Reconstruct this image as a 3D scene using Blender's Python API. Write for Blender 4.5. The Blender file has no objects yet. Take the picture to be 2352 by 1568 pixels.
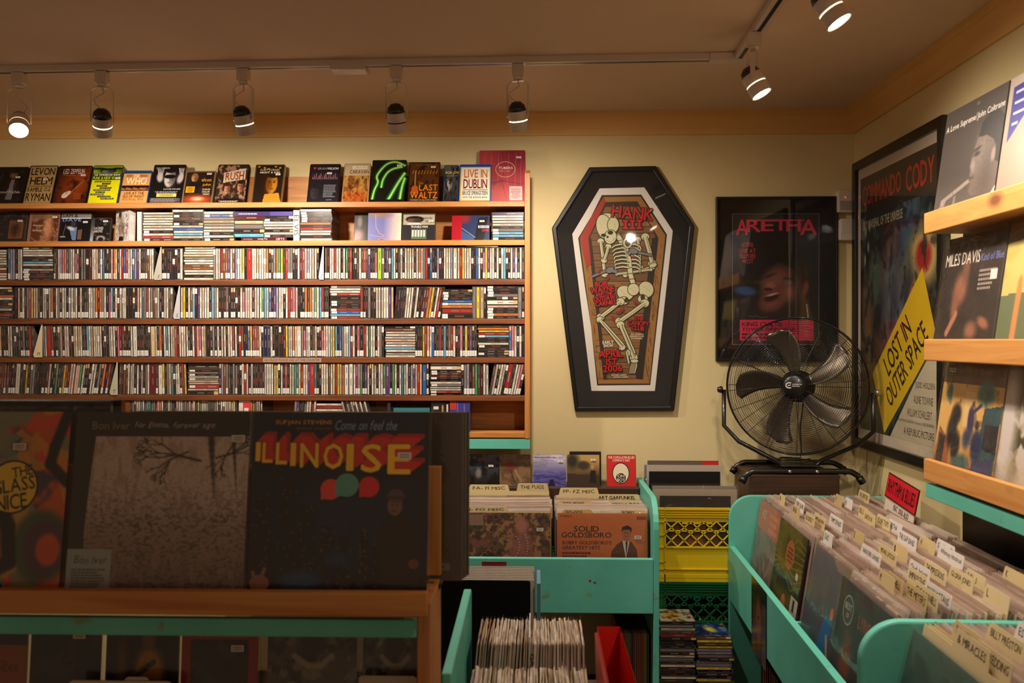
import bpy, math, random
import numpy as np
from mathutils import Matrix, Vector, Euler

S = bpy.context.scene
COL = S.collection
R = math.radians
random.seed(7)

# ---------------------------------------------------------------- camera
F, CX, CY, VX, VY = 2000.0, 1176.0, 784.0, 1232.0, 778.0
CAMZ = 1.5
cam_d = bpy.data.cameras.new('camera'); cam = bpy.data.objects.new('camera', cam_d); COL.objects.link(cam)
cam.location = (0, 0, CAMZ)
cam.rotation_euler = (R(90) - math.atan((CY - VY) / F), 0, math.atan((VX - CX) / F))
cam_d.sensor_width = 36.0; cam_d.lens = F / 2352 * 36
cam_d.clip_start = 0.05
cam_d.dof.use_dof = True; cam_d.dof.focus_distance = 3.35; cam_d.dof.aperture_fstop = 4.5
S.camera = cam
CM = cam.rotation_euler.to_matrix()

def at(px, py, X=None, Y=None, Z=None):
    d = CM @ Vector(((px - CX) / F, (CY - py) / F, -1.0))
    if Y is not None: t = Y / d.y
    elif X is not None: t = X / d.x
    else: t = (Z - CAMZ) / d.z
    return Vector((d.x * t, d.y * t, CAMZ + d.z * t))

# ---------------------------------------------------------------- world, exposure
W = bpy.data.worlds.new('world'); S.world = W; W.use_nodes = True
W.node_tree.nodes['Background'].inputs[0].default_value = (1.0, 0.66, 0.40, 1)
W.node_tree.nodes['Background'].inputs[1].default_value = 0.24
S.view_settings.view_transform = 'Standard'; S.view_settings.look = 'None'
S.view_settings.exposure = 0.0; S.view_settings.gamma = 1.0; S.view_settings.use_curve_mapping = False
S.cycles.use_denoising = True
S.cycles.max_bounces = 6; S.cycles.diffuse_bounces = 4; S.cycles.transparent_max_bounces = 24
S.cycles.sample_clamp_indirect = 4.0
S.cycles.caustics_reflective = False; S.cycles.caustics_refractive = False

LAMP = (1.0, 0.87, 0.71)
def spot_light(name, loc, target, watts, cone, blend=0.6, size=0.02, color=LAMP, parent=None):
    l = bpy.data.lights.new(name, 'SPOT'); l.energy = watts; l.color = color
    l.spot_size = R(cone); l.spot_blend = blend; l.shadow_soft_size = size
    o = bpy.data.objects.new(name, l); COL.objects.link(o)
    o.location = loc
    o.rotation_euler = (Vector(target) - Vector(loc)).to_track_quat('-Z', 'Y').to_euler()
    return o

# ---------------------------------------------------------------- colours and materials
def lin(c):
    r = []
    for x in c[:3]:
        x = x / 255.0
        r.append(x / 12.92 if x <= 0.04045 else ((x + 0.055) / 1.055) ** 2.4)
    return (r[0], r[1], r[2], 1.0)

def new_mat(name):
    m = bpy.data.materials.new(name); m.use_nodes = True
    nt = m.node_tree; return m, nt, nt.nodes, nt.links, nt.nodes['Principled BSDF']

def mat_vc(name, rough=0.45, spec=0.5, coat=0.0, metal=0.0, bump=0.0, bscale=60):
    """takes the printed colour from the mesh's own colour attribute"""
    m, nt, N, L, P = new_mat(name)
    a = N.new('ShaderNodeVertexColor'); a.layer_name = 'Col'
    nz = N.new('ShaderNodeTexNoise'); nz.inputs['Scale'].default_value = 180
    mx = N.new('ShaderNodeMix'); mx.data_type = 'RGBA'; mx.blend_type = 'MULTIPLY'; mx.inputs[0].default_value = 0.12
    L.new(nz.outputs['Fac'], mx.inputs[7]); L.new(a.outputs['Color'], mx.inputs[6])
    L.new(mx.outputs[2], P.inputs['Base Color'])
    P.inputs['Roughness'].default_value = rough; P.inputs['Specular IOR Level'].default_value = spec
    P.inputs['Coat Weight'].default_value = coat; P.inputs['Coat Roughness'].default_value = 0.12
    P.inputs['Metallic'].default_value = metal
    if bump:
        n2 = N.new('ShaderNodeTexNoise'); n2.inputs['Scale'].default_value = bscale
        b = N.new('ShaderNodeBump'); b.inputs['Strength'].default_value = bump; b.inputs['Distance'].default_value = 0.01
        L.new(n2.outputs['Fac'], b.inputs['Height']); L.new(b.outputs['Normal'], P.inputs['Normal'])
    return m

def mat_paint(name, c1, c2, scale=3.0, rough=0.7, bump=0.05, stain=None, spec=0.3):
    m, nt, N, L, P = new_mat(name)
    tc = N.new('ShaderNodeTexCoord')
    n = N.new('ShaderNodeTexNoise'); n.inputs['Scale'].default_value = scale; n.inputs['Detail'].default_value = 8
    L.new(tc.outputs['Object'], n.inputs['Vector'])
    r = N.new('ShaderNodeValToRGB'); r.color_ramp.elements[0].color = lin(c1); r.color_ramp.elements[1].color = lin(c2)
    r.color_ramp.elements[0].position = 0.35; r.color_ramp.elements[1].position = 0.65
    L.new(n.outputs['Fac'], r.inputs['Fac']); out = r.outputs['Color']
    if stain:
        n3 = N.new('ShaderNodeTexNoise'); n3.inputs['Scale'].default_value = stain[1]; n3.inputs['Detail'].default_value = 6
        L.new(tc.outputs['Object'], n3.inputs['Vector'])
        r3 = N.new('ShaderNodeValToRGB'); r3.color_ramp.elements[0].position = stain[2]; r3.color_ramp.elements[1].position = stain[2] + 0.06
        r3.color_ramp.elements[0].color = (0, 0, 0, 1); r3.color_ramp.elements[1].color = (1, 1, 1, 1)
        mx = N.new('ShaderNodeMix'); mx.data_type = 'RGBA'; mx.inputs[7].default_value = lin(stain[0])
        L.new(n3.outputs['Fac'], r3.inputs['Fac']); L.new(r3.outputs['Color'], mx.inputs[0]); L.new(out, mx.inputs[6]); out = mx.outputs[2]
    L.new(out, P.inputs['Base Color']); P.inputs['Roughness'].default_value = rough; P.inputs['Specular IOR Level'].default_value = spec
    n2 = N.new('ShaderNodeTexNoise'); n2.inputs['Scale'].default_value = 90; L.new(tc.outputs['Object'], n2.inputs['Vector'])
    b = N.new('ShaderNodeBump'); b.inputs['Strength'].default_value = bump; b.inputs['Distance'].default_value = 0.004
    L.new(n2.outputs['Fac'], b.inputs['Height']); L.new(b.outputs['Normal'], P.inputs['Normal'])
    return m

def mat_wood(name, c1, c2, knot, along='X', rough=0.5, scale=6.0, knots=True):
    m, nt, N, L, P = new_mat(name)
    tc = N.new('ShaderNodeTexCoord'); mp = N.new('ShaderNodeMapping')
    s = [scale * 3.0] * 3; s['XYZ'.index(along)] = scale * 0.18; mp.inputs['Scale'].default_value = s
    L.new(tc.outputs['Object'], mp.inputs['Vector'])
    w = N.new('ShaderNodeTexNoise'); w.inputs['Scale'].default_value = 2.2; w.inputs['Detail'].default_value = 9; w.inputs['Distortion'].default_value = 1.4
    L.new(mp.outputs['Vector'], w.inputs['Vector'])
    r = N.new('ShaderNodeValToRGB'); r.color_ramp.elements[0].color = lin(c2); r.color_ramp.elements[1].color = lin(c1)
    r.color_ramp.elements[0].position = 0.30; r.color_ramp.elements[1].position = 0.60
    L.new(w.outputs['Fac'], r.inputs['Fac']); out = r.outputs['Color']
    if knots:
        mp2 = N.new('ShaderNodeMapping'); s2 = [5.0] * 3; s2['XYZ'.index(along)] = 2.6; mp2.inputs['Scale'].default_value = s2
        L.new(tc.outputs['Object'], mp2.inputs['Vector'])
        v = N.new('ShaderNodeTexVoronoi'); v.inputs['Scale'].default_value = 1.0
        L.new(mp2.outputs['Vector'], v.inputs['Vector'])
        r2 = N.new('ShaderNodeValToRGB'); r2.color_ramp.elements[0].position = 0.04; r2.color_ramp.elements[1].position = 0.12
        r2.color_ramp.elements[0].color = (1, 1, 1, 1); r2.color_ramp.elements[1].color = (0, 0, 0, 1)
        mx = N.new('ShaderNodeMix'); mx.data_type = 'RGBA'; mx.inputs[7].default_value = lin(knot)
        L.new(v.outputs['Distance'], r2.inputs['Fac']); L.new(r2.outputs['Color'], mx.inputs[0]); L.new(out, mx.inputs[6]); out = mx.outputs[2]
    L.new(out, P.inputs['Base Color']); P.inputs['Roughness'].default_value = rough
    b = N.new('ShaderNodeBump'); b.inputs['Strength'].default_value = 0.08; b.inputs['Distance'].default_value = 0.003
    L.new(w.outputs['Fac'], b.inputs['Height']); L.new(b.outputs['Normal'], P.inputs['Normal'])
    return m

def mat_plain(name, c, rough=0.5, metal=0.0, spec=0.5, coat=0.0):
    m, nt, N, L, P = new_mat(name)
    n = N.new('ShaderNodeTexNoise'); n.inputs['Scale'].default_value = 35
    r = N.new('ShaderNodeValToRGB'); a = lin(c); r.color_ramp.elements[0].color = tuple(x * 0.86 for x in a[:3]) + (1,); r.color_ramp.elements[1].color = a
    L.new(n.outputs['Fac'], r.inputs['Fac']); L.new(r.outputs['Color'], P.inputs['Base Color'])
    P.inputs['Roughness'].default_value = rough; P.inputs['Metallic'].default_value = metal
    P.inputs['Specular IOR Level'].default_value = spec; P.inputs['Coat Weight'].default_value = coat
    return m

def mat_emit(name, c, k):
    m = bpy.data.materials.new(name); m.use_nodes = True; nt = m.node_tree; N = nt.nodes
    N.remove(N['Principled BSDF']); e = N.new('ShaderNodeEmission'); e.inputs[0].default_value = lin(c); e.inputs[1].default_value = k
    nt.links.new(e.outputs[0], N['Material Output'].inputs[0]); return m

def mat_film(name, tint, clear, rough, milk, bump=0.0, bscale=25.0):
    """clear plastic or glass: mostly transparent, a fresnel gloss, some milkiness"""
    m = bpy.data.materials.new(name); m.use_nodes = True; nt = m.node_tree; N = nt.nodes; L = nt.links
    N.remove(N['Principled BSDF'])
    t = N.new('ShaderNodeBsdfTransparent'); t.inputs[0].default_value = tint + (1,)
    g = N.new('ShaderNodeBsdfGlossy'); g.inputs['Roughness'].default_value = rough; g.inputs[0].default_value = (1, 1, 1, 1)
    d = N.new('ShaderNodeBsdfDiffuse'); d.inputs[0].default_value = lin(milk[0])
    m1 = N.new('ShaderNodeMixShader'); m1.inputs[0].default_value = milk[1]; L.new(t.outputs[0], m1.inputs[1]); L.new(d.outputs[0], m1.inputs[2])
    fr = N.new('ShaderNodeLayerWeight'); fr.inputs[0].default_value = 0.5
    pw = N.new('ShaderNodeMath'); pw.operation = 'POWER'; pw.inputs[1].default_value = 3.0; L.new(fr.outputs['Facing'], pw.inputs[0])
    ma = N.new('ShaderNodeMath'); ma.operation = 'MULTIPLY_ADD'; ma.inputs[1].default_value = 0.3; ma.inputs[2].default_value = clear * 0.16; L.new(pw.outputs[0], ma.inputs[0])
    m2 = N.new('ShaderNodeMixShader'); L.new(ma.outputs[0], m2.inputs[0]); L.new(m1.outputs[0], m2.inputs[1]); L.new(g.outputs[0], m2.inputs[2])
    if bump:
        tc = N.new('ShaderNodeTexCoord'); n = N.new('ShaderNodeTexNoise'); n.inputs['Scale'].default_value = bscale; n.inputs['Detail'].default_value = 3
        n.inputs['Distortion'].default_value = 1.0
        L.new(tc.outputs['Object'], n.inputs['Vector'])
        b = N.new('ShaderNodeBump'); b.inputs['Strength'].default_value = bump; b.inputs['Distance'].default_value = 0.01
        L.new(n.outputs['Fac'], b.inputs['Height']); L.new(b.outputs['Normal'], g.inputs['Normal'])
    if name.startswith('milky'):
        oi = N.new('ShaderNodeObjectInfo'); cr = N.new('ShaderNodeValToRGB'); cr.color_ramp.elements[0].color = lin((150, 118, 104)); cr.color_ramp.elements[1].color = lin((244, 232, 220))
        e = cr.color_ramp.elements.new(.55); e.color = lin((214, 188, 172)); L.new(oi.outputs['Random'], cr.inputs[0]); L.new(cr.outputs[0], d.inputs[0])
    L.new(m2.outputs[0], N['Material Output'].inputs[0]); return m

M = {
 'print': mat_vc('printed_card', 0.42, 0.4),
 'gloss': mat_vc('printed_gloss', 0.25, 0.5, coat=0.3),
 'jewel': mat_vc('jewel_case', 0.22, 0.5, coat=0.4),
 'matte': mat_vc('matte_paper', 0.85, 0.15),
 'wall': mat_paint('wall_paint', (226, 208, 158), (219, 199, 148), 1.5, 0.75, 0.06, stain=((150, 120, 70), 9, 0.735)),
 'ceil': mat_paint('ceiling_paint', (224, 198, 172), (216, 190, 164), 1.2, 0.9, 0.03),
 'crown': mat_paint('crown_paint', (228, 182, 114), (220, 172, 104), 2.0, 0.55, 0.03),
 'mint': mat_paint('mint_paint', (104, 196, 178), (92, 184, 166), 5.0, 0.45, 0.06, stain=((120, 150, 120), 14, 0.66), spec=0.4),
 'pine': mat_wood('pine', (200, 136, 68), (172, 104, 46), (90, 48, 22)),
 'pineY': mat_wood('pine_lengthways', (214, 152, 84), (196, 130, 64), (120, 72, 36), along='Y'),
 'pineZ': mat_wood('pine_upright', (196, 130, 66), (168, 100, 44), (96, 52, 24), along='Z'),
 'oldpine': mat_wood('old_pine', (128, 70, 30), (92, 48, 20), (50, 24, 10)),
 'darkwood': mat_wood('dark_wood', (70, 42, 26), (44, 26, 17), (20, 10, 8), knots=False),
 'floor': mat_wood('floor_boards', (96, 62, 36), (70, 44, 26), (30, 20, 10), along='Y'),
 'black': mat_plain('black_paint', (14, 13, 13), 0.35, coat=0.2),
 'blackmetal': mat_plain('black_enamel', (20, 18, 17), 0.3, coat=0.4),
 'white': mat_plain('white_plastic', (228, 214, 200), 0.4),
 'whitemetal': mat_plain('white_enamel', (215, 200, 188), 0.35, coat=0.3),
 'steel': mat_plain('brushed_steel', (190, 185, 178), 0.3, metal=0.9),
 'yellow': mat_plain('yellow_plastic', (226, 190, 22), 0.38),
 'green': mat_plain('green_plastic', (14, 92, 48), 0.4),
 'red': mat_plain('red_plastic', (200, 28, 20), 0.35, coat=0.2),
 'blade': mat_plain('fan_blade', (96, 86, 74), 0.32, metal=0.7),
 'bulb': mat_emit('lit_bulb', (255, 238, 212), 30.0),
 'slit': mat_emit('lit_slit', (255, 222, 160), 5.0),
 'led': mat_emit('red_led', (255, 60, 40), 3.0),
 'glass': mat_film('picture_glass', (0.97, 0.97, 0.97), 0.28, 0.03, ((200, 190, 180), 0.01)),
 'film': mat_film('clear_sleeve', (0.97, 0.97, 0.96), 0.16, 0.10, ((200, 185, 170), 0.018), 0.35, 14),
 'filmfar': mat_film('clear_wrap', (0.96, 0.96, 0.95), 0.22, 0.12, ((200, 185, 170), 0.03), 0.5, 40),
 'milky': mat_film('milky_sleeve_edge', (0.95, 0.93, 0.9), 0.20, 0.25, ((236, 218, 200), 0.5), 0.5, 40),
}

# ---------------------------------------------------------------- mesh builder
class MB:
    def __init__(s): s.v = []; s.f = []; s.c = []; s.m = []; s.sm = []
    def add(s, vs, fs, col=(128, 128, 128), mat=0, smooth=False):
        o = len(s.v); s.v.extend(vs); c = col if len(col) == 4 else lin(col)
        for f in fs:
            s.f.append([o + i for i in f]); s.c.append(c); s.m.append(mat); s.sm.append(smooth)
    def box(s, x0, x1, y0, y1, z0, z1, col=(128, 128, 128), mat=0):
        s.add([(x0, y0, z0), (x1, y0, z0), (x1, y1, z0), (x0, y1, z0), (x0, y0, z1), (x1, y0, z1), (x1, y1, z1), (x0, y1, z1)],
              [(0, 3, 2, 1), (4, 5, 6, 7), (0, 1, 5, 4), (1, 2, 6, 5), (2, 3, 7, 6), (3, 0, 4, 7)], col, mat)
    def prism(s, pts, y0, y1, col=(128, 128, 128), mat=0, axis='Y'):
        """extrude the outline pts (a, b) from y0 to y1; for axis Y the outline lies in XZ"""
        n = len(pts)
        def P(a, b, t): return (a, t, b) if axis == 'Y' else ((t, a, b) if axis == 'X' else (a, b, t))
        vs = [P(a, b, y0) for a, b in pts] + [P(a, b, y1) for a, b in pts]
        fs = [tuple(range(n)), tuple(range(2 * n - 1, n - 1, -1))] + [(i, i + n, (i + 1) % n + n, (i + 1) % n) for i in range(n)]
        s.add(vs, fs, col, mat)
    def ring(s, outer, inner, y0, y1, col=(128, 128, 128), mat=0, bevel=0.0):
        n = len(outer)
        vs = [(a, y0, b) for a, b in outer] + [(a, y0, b) for a, b in inner] + [(a, y1, b) for a, b in outer] + [(a, y1, b) for a, b in inner]
        fs = []
        for i in range(n):
            j = (i + 1) % n
            fs += [(i, j, j + n, i + n), (i + 2 * n, i + 3 * n, j + 3 * n, j + 2 * n), (i, i + 2 * n, j + 2 * n, j), (i + n, j + n, j + 3 * n, i + 3 * n)]
        s.add(vs, fs, col, mat)
    def tube(s, pts, r, n=8, col=(128, 128, 128), mat=0, closed=False):
        pts = [Vector(p) for p in pts]; m = len(pts); vs = []; up = None
        for i, p in enumerate(pts):
            a = pts[(i - 1) % m] if (closed or i > 0) else p; b = pts[(i + 1) % m] if (closed or i < m - 1) else p
            t = (b - a).normalized()
            if up is None:
                up = Vector((0, 0, 1)) if abs(t.z) < 0.9 else Vector((1, 0, 0))
            u = (up - t * up.dot(t)).normalized(); w = t.cross(u); up = u
            rr = r[i] if isinstance(r, (list, tuple)) else r
            for k in range(n):
                q = 2 * math.pi * k / n; vs.append(tuple(p + (u * math.cos(q) + w * math.sin(q)) * rr))
        fs = []
        for i in range(m if closed else m - 1):
            for k in range(n):
                k2 = (k + 1) % n; j = (i + 1) % m
                fs.append((i * n + k, i * n + k2, j * n + k2, j * n + k))
        if not closed: fs += [tuple(range(n - 1, -1, -1)), tuple(range((m - 1) * n, m * n))]
        s.add(vs, fs, col, mat, True)
    def lathe(s, prof, n=24, col=(128, 128, 128), mat=0, tf=None, caps=True):
        """profile of (radius, height) pairs spun about local Z, then moved by tf"""
        vs = []
        for r, z in prof:
            for k in range(n):
                a = 2 * math.pi * k / n; p = Vector((r * math.cos(a), r * math.sin(a), z)); vs.append(tuple(tf @ p) if tf else tuple(p))
        fs = []
        for i in range(len(prof) - 1):
            for k in range(n):
                k2 = (k + 1) % n; fs.append((i * n + k, i * n + k2, (i + 1) * n + k2, (i + 1) * n + k))
        if caps: fs += [tuple(range(n - 1, -1, -1)), tuple(range((len(prof) - 1) * n, len(prof) * n))]
        s.add(vs, fs, col, mat, True)
    def mesh(s, name, mats):
        me = bpy.data.meshes.new(name); me.from_pydata(s.v, [], s.f)
        for m in (mats if isinstance(mats, (list, tuple)) else [mats]): me.materials.append(m)
        me.polygons.foreach_set('material_index', s.m); me.polygons.foreach_set('use_smooth', s.sm)
        a = me.color_attributes.new('Col', 'FLOAT_COLOR', 'CORNER')
        c = np.repeat(np.array(s.c, dtype=np.float32), [len(f) for f in s.f], axis=0)
        a.data.foreach_set('color', c.ravel()); me.update(); return me
    def build(s, name, mats, parent=None, bevel=0.0):
        return link(name, s.mesh(name, mats), parent, bevel)

def link(name, me, parent=None, bevel=0.0):
    o = bpy.data.objects.new(name, me); COL.objects.link(o)
    if parent: o.parent = parent
    if bevel:
        b = o.modifiers.new('bevel', 'BEVEL'); b.width = bevel; b.segments = 2; b.limit_method = 'ANGLE'
    return o

def tag(o, label=None, cat=None, group=None, kind=None):
    if label: o['label'] = label
    if cat: o['category'] = cat
    if group: o['group'] = group
    if kind: o['kind'] = kind
    return o

def empty(name, loc=(0, 0, 0), rot=(0, 0, 0), label=None, cat=None, group=None):
    o = bpy.data.objects.new(name, None); COL.objects.link(o); o.location = loc; o.rotation_euler = rot
    o.empty_display_size = 0.05
    return tag(o, label, cat, group)

def copy_tree(o, parent=None):
    c = o.copy(); COL.objects.link(c); c.parent = parent
    for ch in list(o.children): copy_tree(ch, c)
    return c

# ---------------------------------------------------------------- lettering
GLY = {}
def make_glyphs():
    chars = 'ABCDEFGHIJKLMNOPQRSTUVWXYZabcdefghijklmnopqrstuvwxyz0123456789&?!-.,\'/+:$'
    obs = []
    for bold in (0, 1):
        for ch in chars:
            cu = bpy.data.curves.new('g', 'FONT'); cu.body = ch; cu.resolution_u = 2; cu.offset = 0.0
            o = bpy.data.objects.new('g', cu); COL.objects.link(o); obs.append((bold, ch, o))
    dg = bpy.context.evaluated_depsgraph_get()
    for bold, ch, o in obs:
        e = o.evaluated_get(dg); me = e.to_mesh()
        vs = [(v.co.x, v.co.y) for v in me.vertices]; fs = [tuple(p.vertices) for p in me.polygons]
        x0 = min(v[0] for v in vs); x1 = max(v[0] for v in vs)
        GLY[bold, ch] = ([(x - x0, y) for x, y in vs], fs, x1 - x0)
        e.to_mesh_clear()
    for _, _, o in obs:
        cu = o.data; bpy.data.objects.remove(o); bpy.data.curves.remove(cu)
make_glyphs()

def text_shape(s, bold=1, shear=0.0, jitter=0.0, rnd=None):
    vs = []; fs = []; x = 0.0
    for ch in s:
        if ch == ' ': x += 0.30; continue
        g = GLY.get((bold, ch))
        if not g: x += 0.3; continue
        dy = rnd.uniform(-jitter, jitter) if jitter else 0; rot = rnd.uniform(-jitter, jitter) if jitter else 0
        o = len(vs)
        for a, b in g[0]:
            a2 = a * math.cos(rot) - b * math.sin(rot); b2 = b * math.cos(rot) + a * math.sin(rot) + dy
            vs.append((x + a2 + shear * b2, b2, 0))
        fs += [tuple(o + i for i in f) for f in g[1]]
        if bold:       # heavier strokes: the letter printed again a hair to each side
            for kk, (sx, sy) in enumerate(((.032, .0), (.016, .014), (.016, -.014))):
                o2 = len(vs); vs += [(vx + sx, vy + sy, kk + 1) for vx, vy, _ in vs[o:o + len(g[0])]]; fs += [tuple(o2 + i for i in f) for f in g[1]]
        x += g[2] + 0.085
    return vs, fs

# ---------------------------------------------------------------- artwork
class Canvas:
    """a small field of colours worked out in plain code and laid on a fine grid of faces"""
    def __init__(s, nu, nv, c=(40, 40, 40)):
        s.nu, s.nv = nu, nv; s.a = np.zeros((nv, nu, 3)); s.a[:] = c
        s.V, s.U = np.mgrid[0:nv, 0:nu].astype(float); s.U = (s.U + .5) / nu; s.V = (s.V + .5) / nv
        s.rs = np.random.RandomState(nu * 31 + nv)
    def mix(s, m, c):
        m = np.clip(m, 0, 1)[..., None]; s.a = s.a * (1 - m) + np.array(c, float) * m; return s
    def grad(s, c0, c1, v0=0, v1=1, horiz=False):
        t = np.clip(((s.U if horiz else s.V) - v0) / (v1 - v0), 0, 1)[..., None]; s.a = np.array(c0, float) * (1 - t) + np.array(c1, float) * t; return s
    def blob(s, u, v, ru, rv, c, soft=.3, rot=0, k=1):
        du, dv = s.U - u, s.V - v; r = math.radians(rot); x = du * math.cos(r) + dv * math.sin(r); y = -du * math.sin(r) + dv * math.cos(r)
        d = np.sqrt((x / ru) ** 2 + (y / rv) ** 2); return s.mix(np.clip((1 + soft - d) / (2 * soft + 1e-6), 0, 1) * k, c)
    def noise(s, sc, c, lo=.5, hi=.7, k=1, asp=1.0):
        n = np.zeros((s.nv, s.nu)); amp = 1; tot = 0
        for o in range(3):
            gx = max(2, int(sc * 2 ** o)); gy = max(2, int(sc * 2 ** o * asp)); g = s.rs.rand(gy + 2, gx + 2)
            x = s.U * gx; y = s.V * gy; xi = x.astype(int); yi = y.astype(int); fx = x - xi; fy = y - yi
            n += amp * ((g[yi, xi] * (1 - fx) + g[yi, xi + 1] * fx) * (1 - fy) + (g[yi + 1, xi] * (1 - fx) + g[yi + 1, xi + 1] * fx) * fy)
            tot += amp; amp *= .5
        n /= tot; return s.mix(np.clip((n - lo) / (hi - lo), 0, 1) * k, c)
    def poly(s, pts, c, k=1):
        ins = np.zeros(s.U.shape, bool); n = len(pts)
        for i in range(n):
            (x0, y0), (x1, y1) = pts[i], pts[(i + 1) % n]
            if y0 == y1: continue
            m = ((s.V >= min(y0, y1)) & (s.V < max(y0, y1))) & (s.U < (x1 - x0) * (s.V - y0) / (y1 - y0) + x0); ins ^= m
        return s.mix(ins * k, c)
    def stroke(s, pts, w, c, soft=.3, k=1):
        for (x0, y0), (x1, y1) in zip(pts[:-1], pts[1:]):
            dx, dy = x1 - x0, y1 - y0; L2 = dx * dx + dy * dy + 1e-9
            t = np.clip(((s.U - x0) * dx + (s.V - y0) * dy) / L2, 0, 1)
            d = np.hypot(s.U - x0 - t * dx, s.V - y0 - t * dy) / w; s.mix(np.clip((1 + soft - d) / (2 * soft), 0, 1) * k, c)
        return s
    def head(s, u, v, r, skin, hair, dark, side=1, hairtop=1.25):
        """a plain head and shoulders: hair, face, shaded side, brow, nose, mouth"""
        s.blob(u + .08 * r * side, v + .28 * r, .95 * r, 1.0 * r * hairtop * .85, hair, .12)
        s.blob(u, v, .68 * r, .92 * r, skin, .12)
        s.blob(u + .42 * r * side, v - .05 * r, .35 * r, .8 * r, dark, .7, k=.75)
        for e in (-.27, .27):
            s.blob(u + e * r, v + .14 * r, .15 * r, .07 * r, dark, .5); s.blob(u + e * r, v + .28 * r, .18 * r, .04 * r, dark, .5, k=.7)
        s.blob(u + .05 * r * side, v - .12 * r, .07 * r, .22 * r, dark, .6, k=.5)
        s.blob(u, v - .46 * r, .24 * r, .07 * r, tuple(x * .55 for x in skin), .5)
        return s.blob(u, v + .80 * r, .7 * r, .3 * r, hair, .2)

def smooth(pts, n=3):
    for _ in range(n):
        q = [pts[0]]
        for (a, b), (c, d) in zip(pts[:-1], pts[1:]): q += [(a * .75 + c * .25, b * .75 + d * .25), (a * .25 + c * .75, b * .25 + d * .75)]
        pts = q + [pts[-1]]
    return pts

class Art:
    EPS = 0.00003
    def __init__(s, w, h, base=None, rnd=0, eps=None):
        if eps: s.EPS = eps
        s.w, s.h = w, h; s.mb = MB(); s.n = 1; s.rnd = random.Random(rnd)
        if base is not None: s.rect(0, 0, 1, 1, base)
    def P(s, u, v): return ((u - .5) * s.w, -s.EPS * s.n, v * s.h)
    def rect(s, u0, v0, u1, v1, c): return s.poly([(u0, v0), (u1, v0), (u1, v1), (u0, v1)], c)
    def poly(s, pts, c):
        s.mb.add([s.P(u, v) for u, v in pts], [tuple(range(len(pts)))], c); s.n += 1; return s
    def ell(s, u, v, ru, rv, c, n=24, rot=0):
        r = math.radians(rot); pts = []
        for k in range(n):
            a = 2 * math.pi * k / n; x = ru * math.cos(a) * s.w; y = rv * math.sin(a) * s.h
            pts.append((u + (x * math.cos(r) - y * math.sin(r)) / s.w, v + (x * math.sin(r) + y * math.cos(r)) / s.h))
        return s.poly(pts, c)
    def line(s, pts, w, c, w2=None):
        """a ribbon along pts, w metres wide, tapering to w2"""
        P = [Vector((u * s.w, v * s.h)) for u, v in pts]; m = len(P); L = []; Rr = []
        for i, p in enumerate(P):
            t = (P[min(i + 1, m - 1)] - P[max(i - 1, 0)]).normalized(); nrm = Vector((-t.y, t.x)); ww = w if w2 is None else w + (w2 - w) * i / (m - 1)
            L.append(p + nrm * ww / 2); Rr.append(p - nrm * ww / 2)
        q = L + Rr; vs = [s.P(a.x / s.w, a.y / s.h) for a in q]
        s.mb.add(vs, [(i + m, i + m + 1, i + 1, i) for i in range(m - 1)], c); s.n += 1; return s
    def text(s, t, u0, v0, u1, v1, c, bold=1, shear=0.0, jitter=0.0, rot=0, bend=0.0, slope=0.0):
        vs, fs = text_shape(t, bold, shear, jitter, s.rnd)
        if not vs: return s
        xs = [v[0] for v in vs]; ys = [v[1] for v in vs]; ax, bx, ay, by = min(xs), max(xs), min(ys), max(ys)
        cu, cv = (u0 + u1) / 2, (v0 + v1) / 2; cr, sr = math.cos(math.radians(rot)), math.sin(math.radians(rot)); out = []
        for a, b, dk in vs:
            p = (a - ax) / (bx - ax + 1e-9); q = (b - ay) / (by - ay + 1e-9)
            u = u0 + p * (u1 - u0); v = v0 + q * (v1 - v0) * (1 + slope * p) + bend * (1 - (2 * p - 1) ** 2)
            x = (u - cu) * s.w; y = (v - cv) * s.h; q3 = s.P(cu + (x * cr - y * sr) / s.w, cv + (x * sr + y * cr) / s.h); out.append((q3[0], q3[1] - dk * s.EPS * .33, q3[2]))
        s.mb.add(out, fs, c); s.n += 1; return s
    def small(s, u0, v0, u1, v1, c, rows=4, center=False, fill=.55):
        """rows of print too small to read"""
        h = (v1 - v0) / rows
        for i in range(rows):
            x = u0; e = u0 + (u1 - u0) * s.rnd.uniform(.7, 1)
            if center: x = u0 + (u1 - e) / 2; e = u1 - (x - u0)
            y = v1 - (i + .8) * h
            while x < e:
                w = (u1 - u0) * s.rnd.uniform(.04, .12); s.mb.add([s.P(x, y), s.P(min(x + w, e), y), s.P(min(x + w, e), y + h * fill), s.P(x, y + h * fill)], [(0, 1, 2, 3)], c); x += w + (u1 - u0) * .018
        s.n += 1; return s
    def canvas(s, cv, u0=0, v0=0, u1=1, v1=1):
        nu, nv = cv.nu, cv.nv; o = len(s.mb.v)
        for j in range(nv + 1):
            for i in range(nu + 1): s.mb.v.append(s.P(u0 + (u1 - u0) * i / nu, v0 + (v1 - v0) * j / nv))
        A = np.clip(cv.a / 255.0, 0, 1); A = np.where(A <= .04045, A / 12.92, ((A + .055) / 1.055) ** 2.4)
        for j in range(nv):
            for i in range(nu):
                a = o + j * (nu + 1) + i; s.mb.f.append([a, a + 1, a + nu + 2, a + nu + 1]); s.mb.c.append((A[j, i, 0], A[j, i, 1], A[j, i, 2], 1)); s.mb.m.append(0); s.mb.sm.append(False)
        s.n += 1; return s
    def build(s, name, parent, mat='gloss', y=0.0, loc=None):
        o = s.mb.build(name, M[mat], parent); o.location = loc if loc else (0, y, 0); return o

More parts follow.
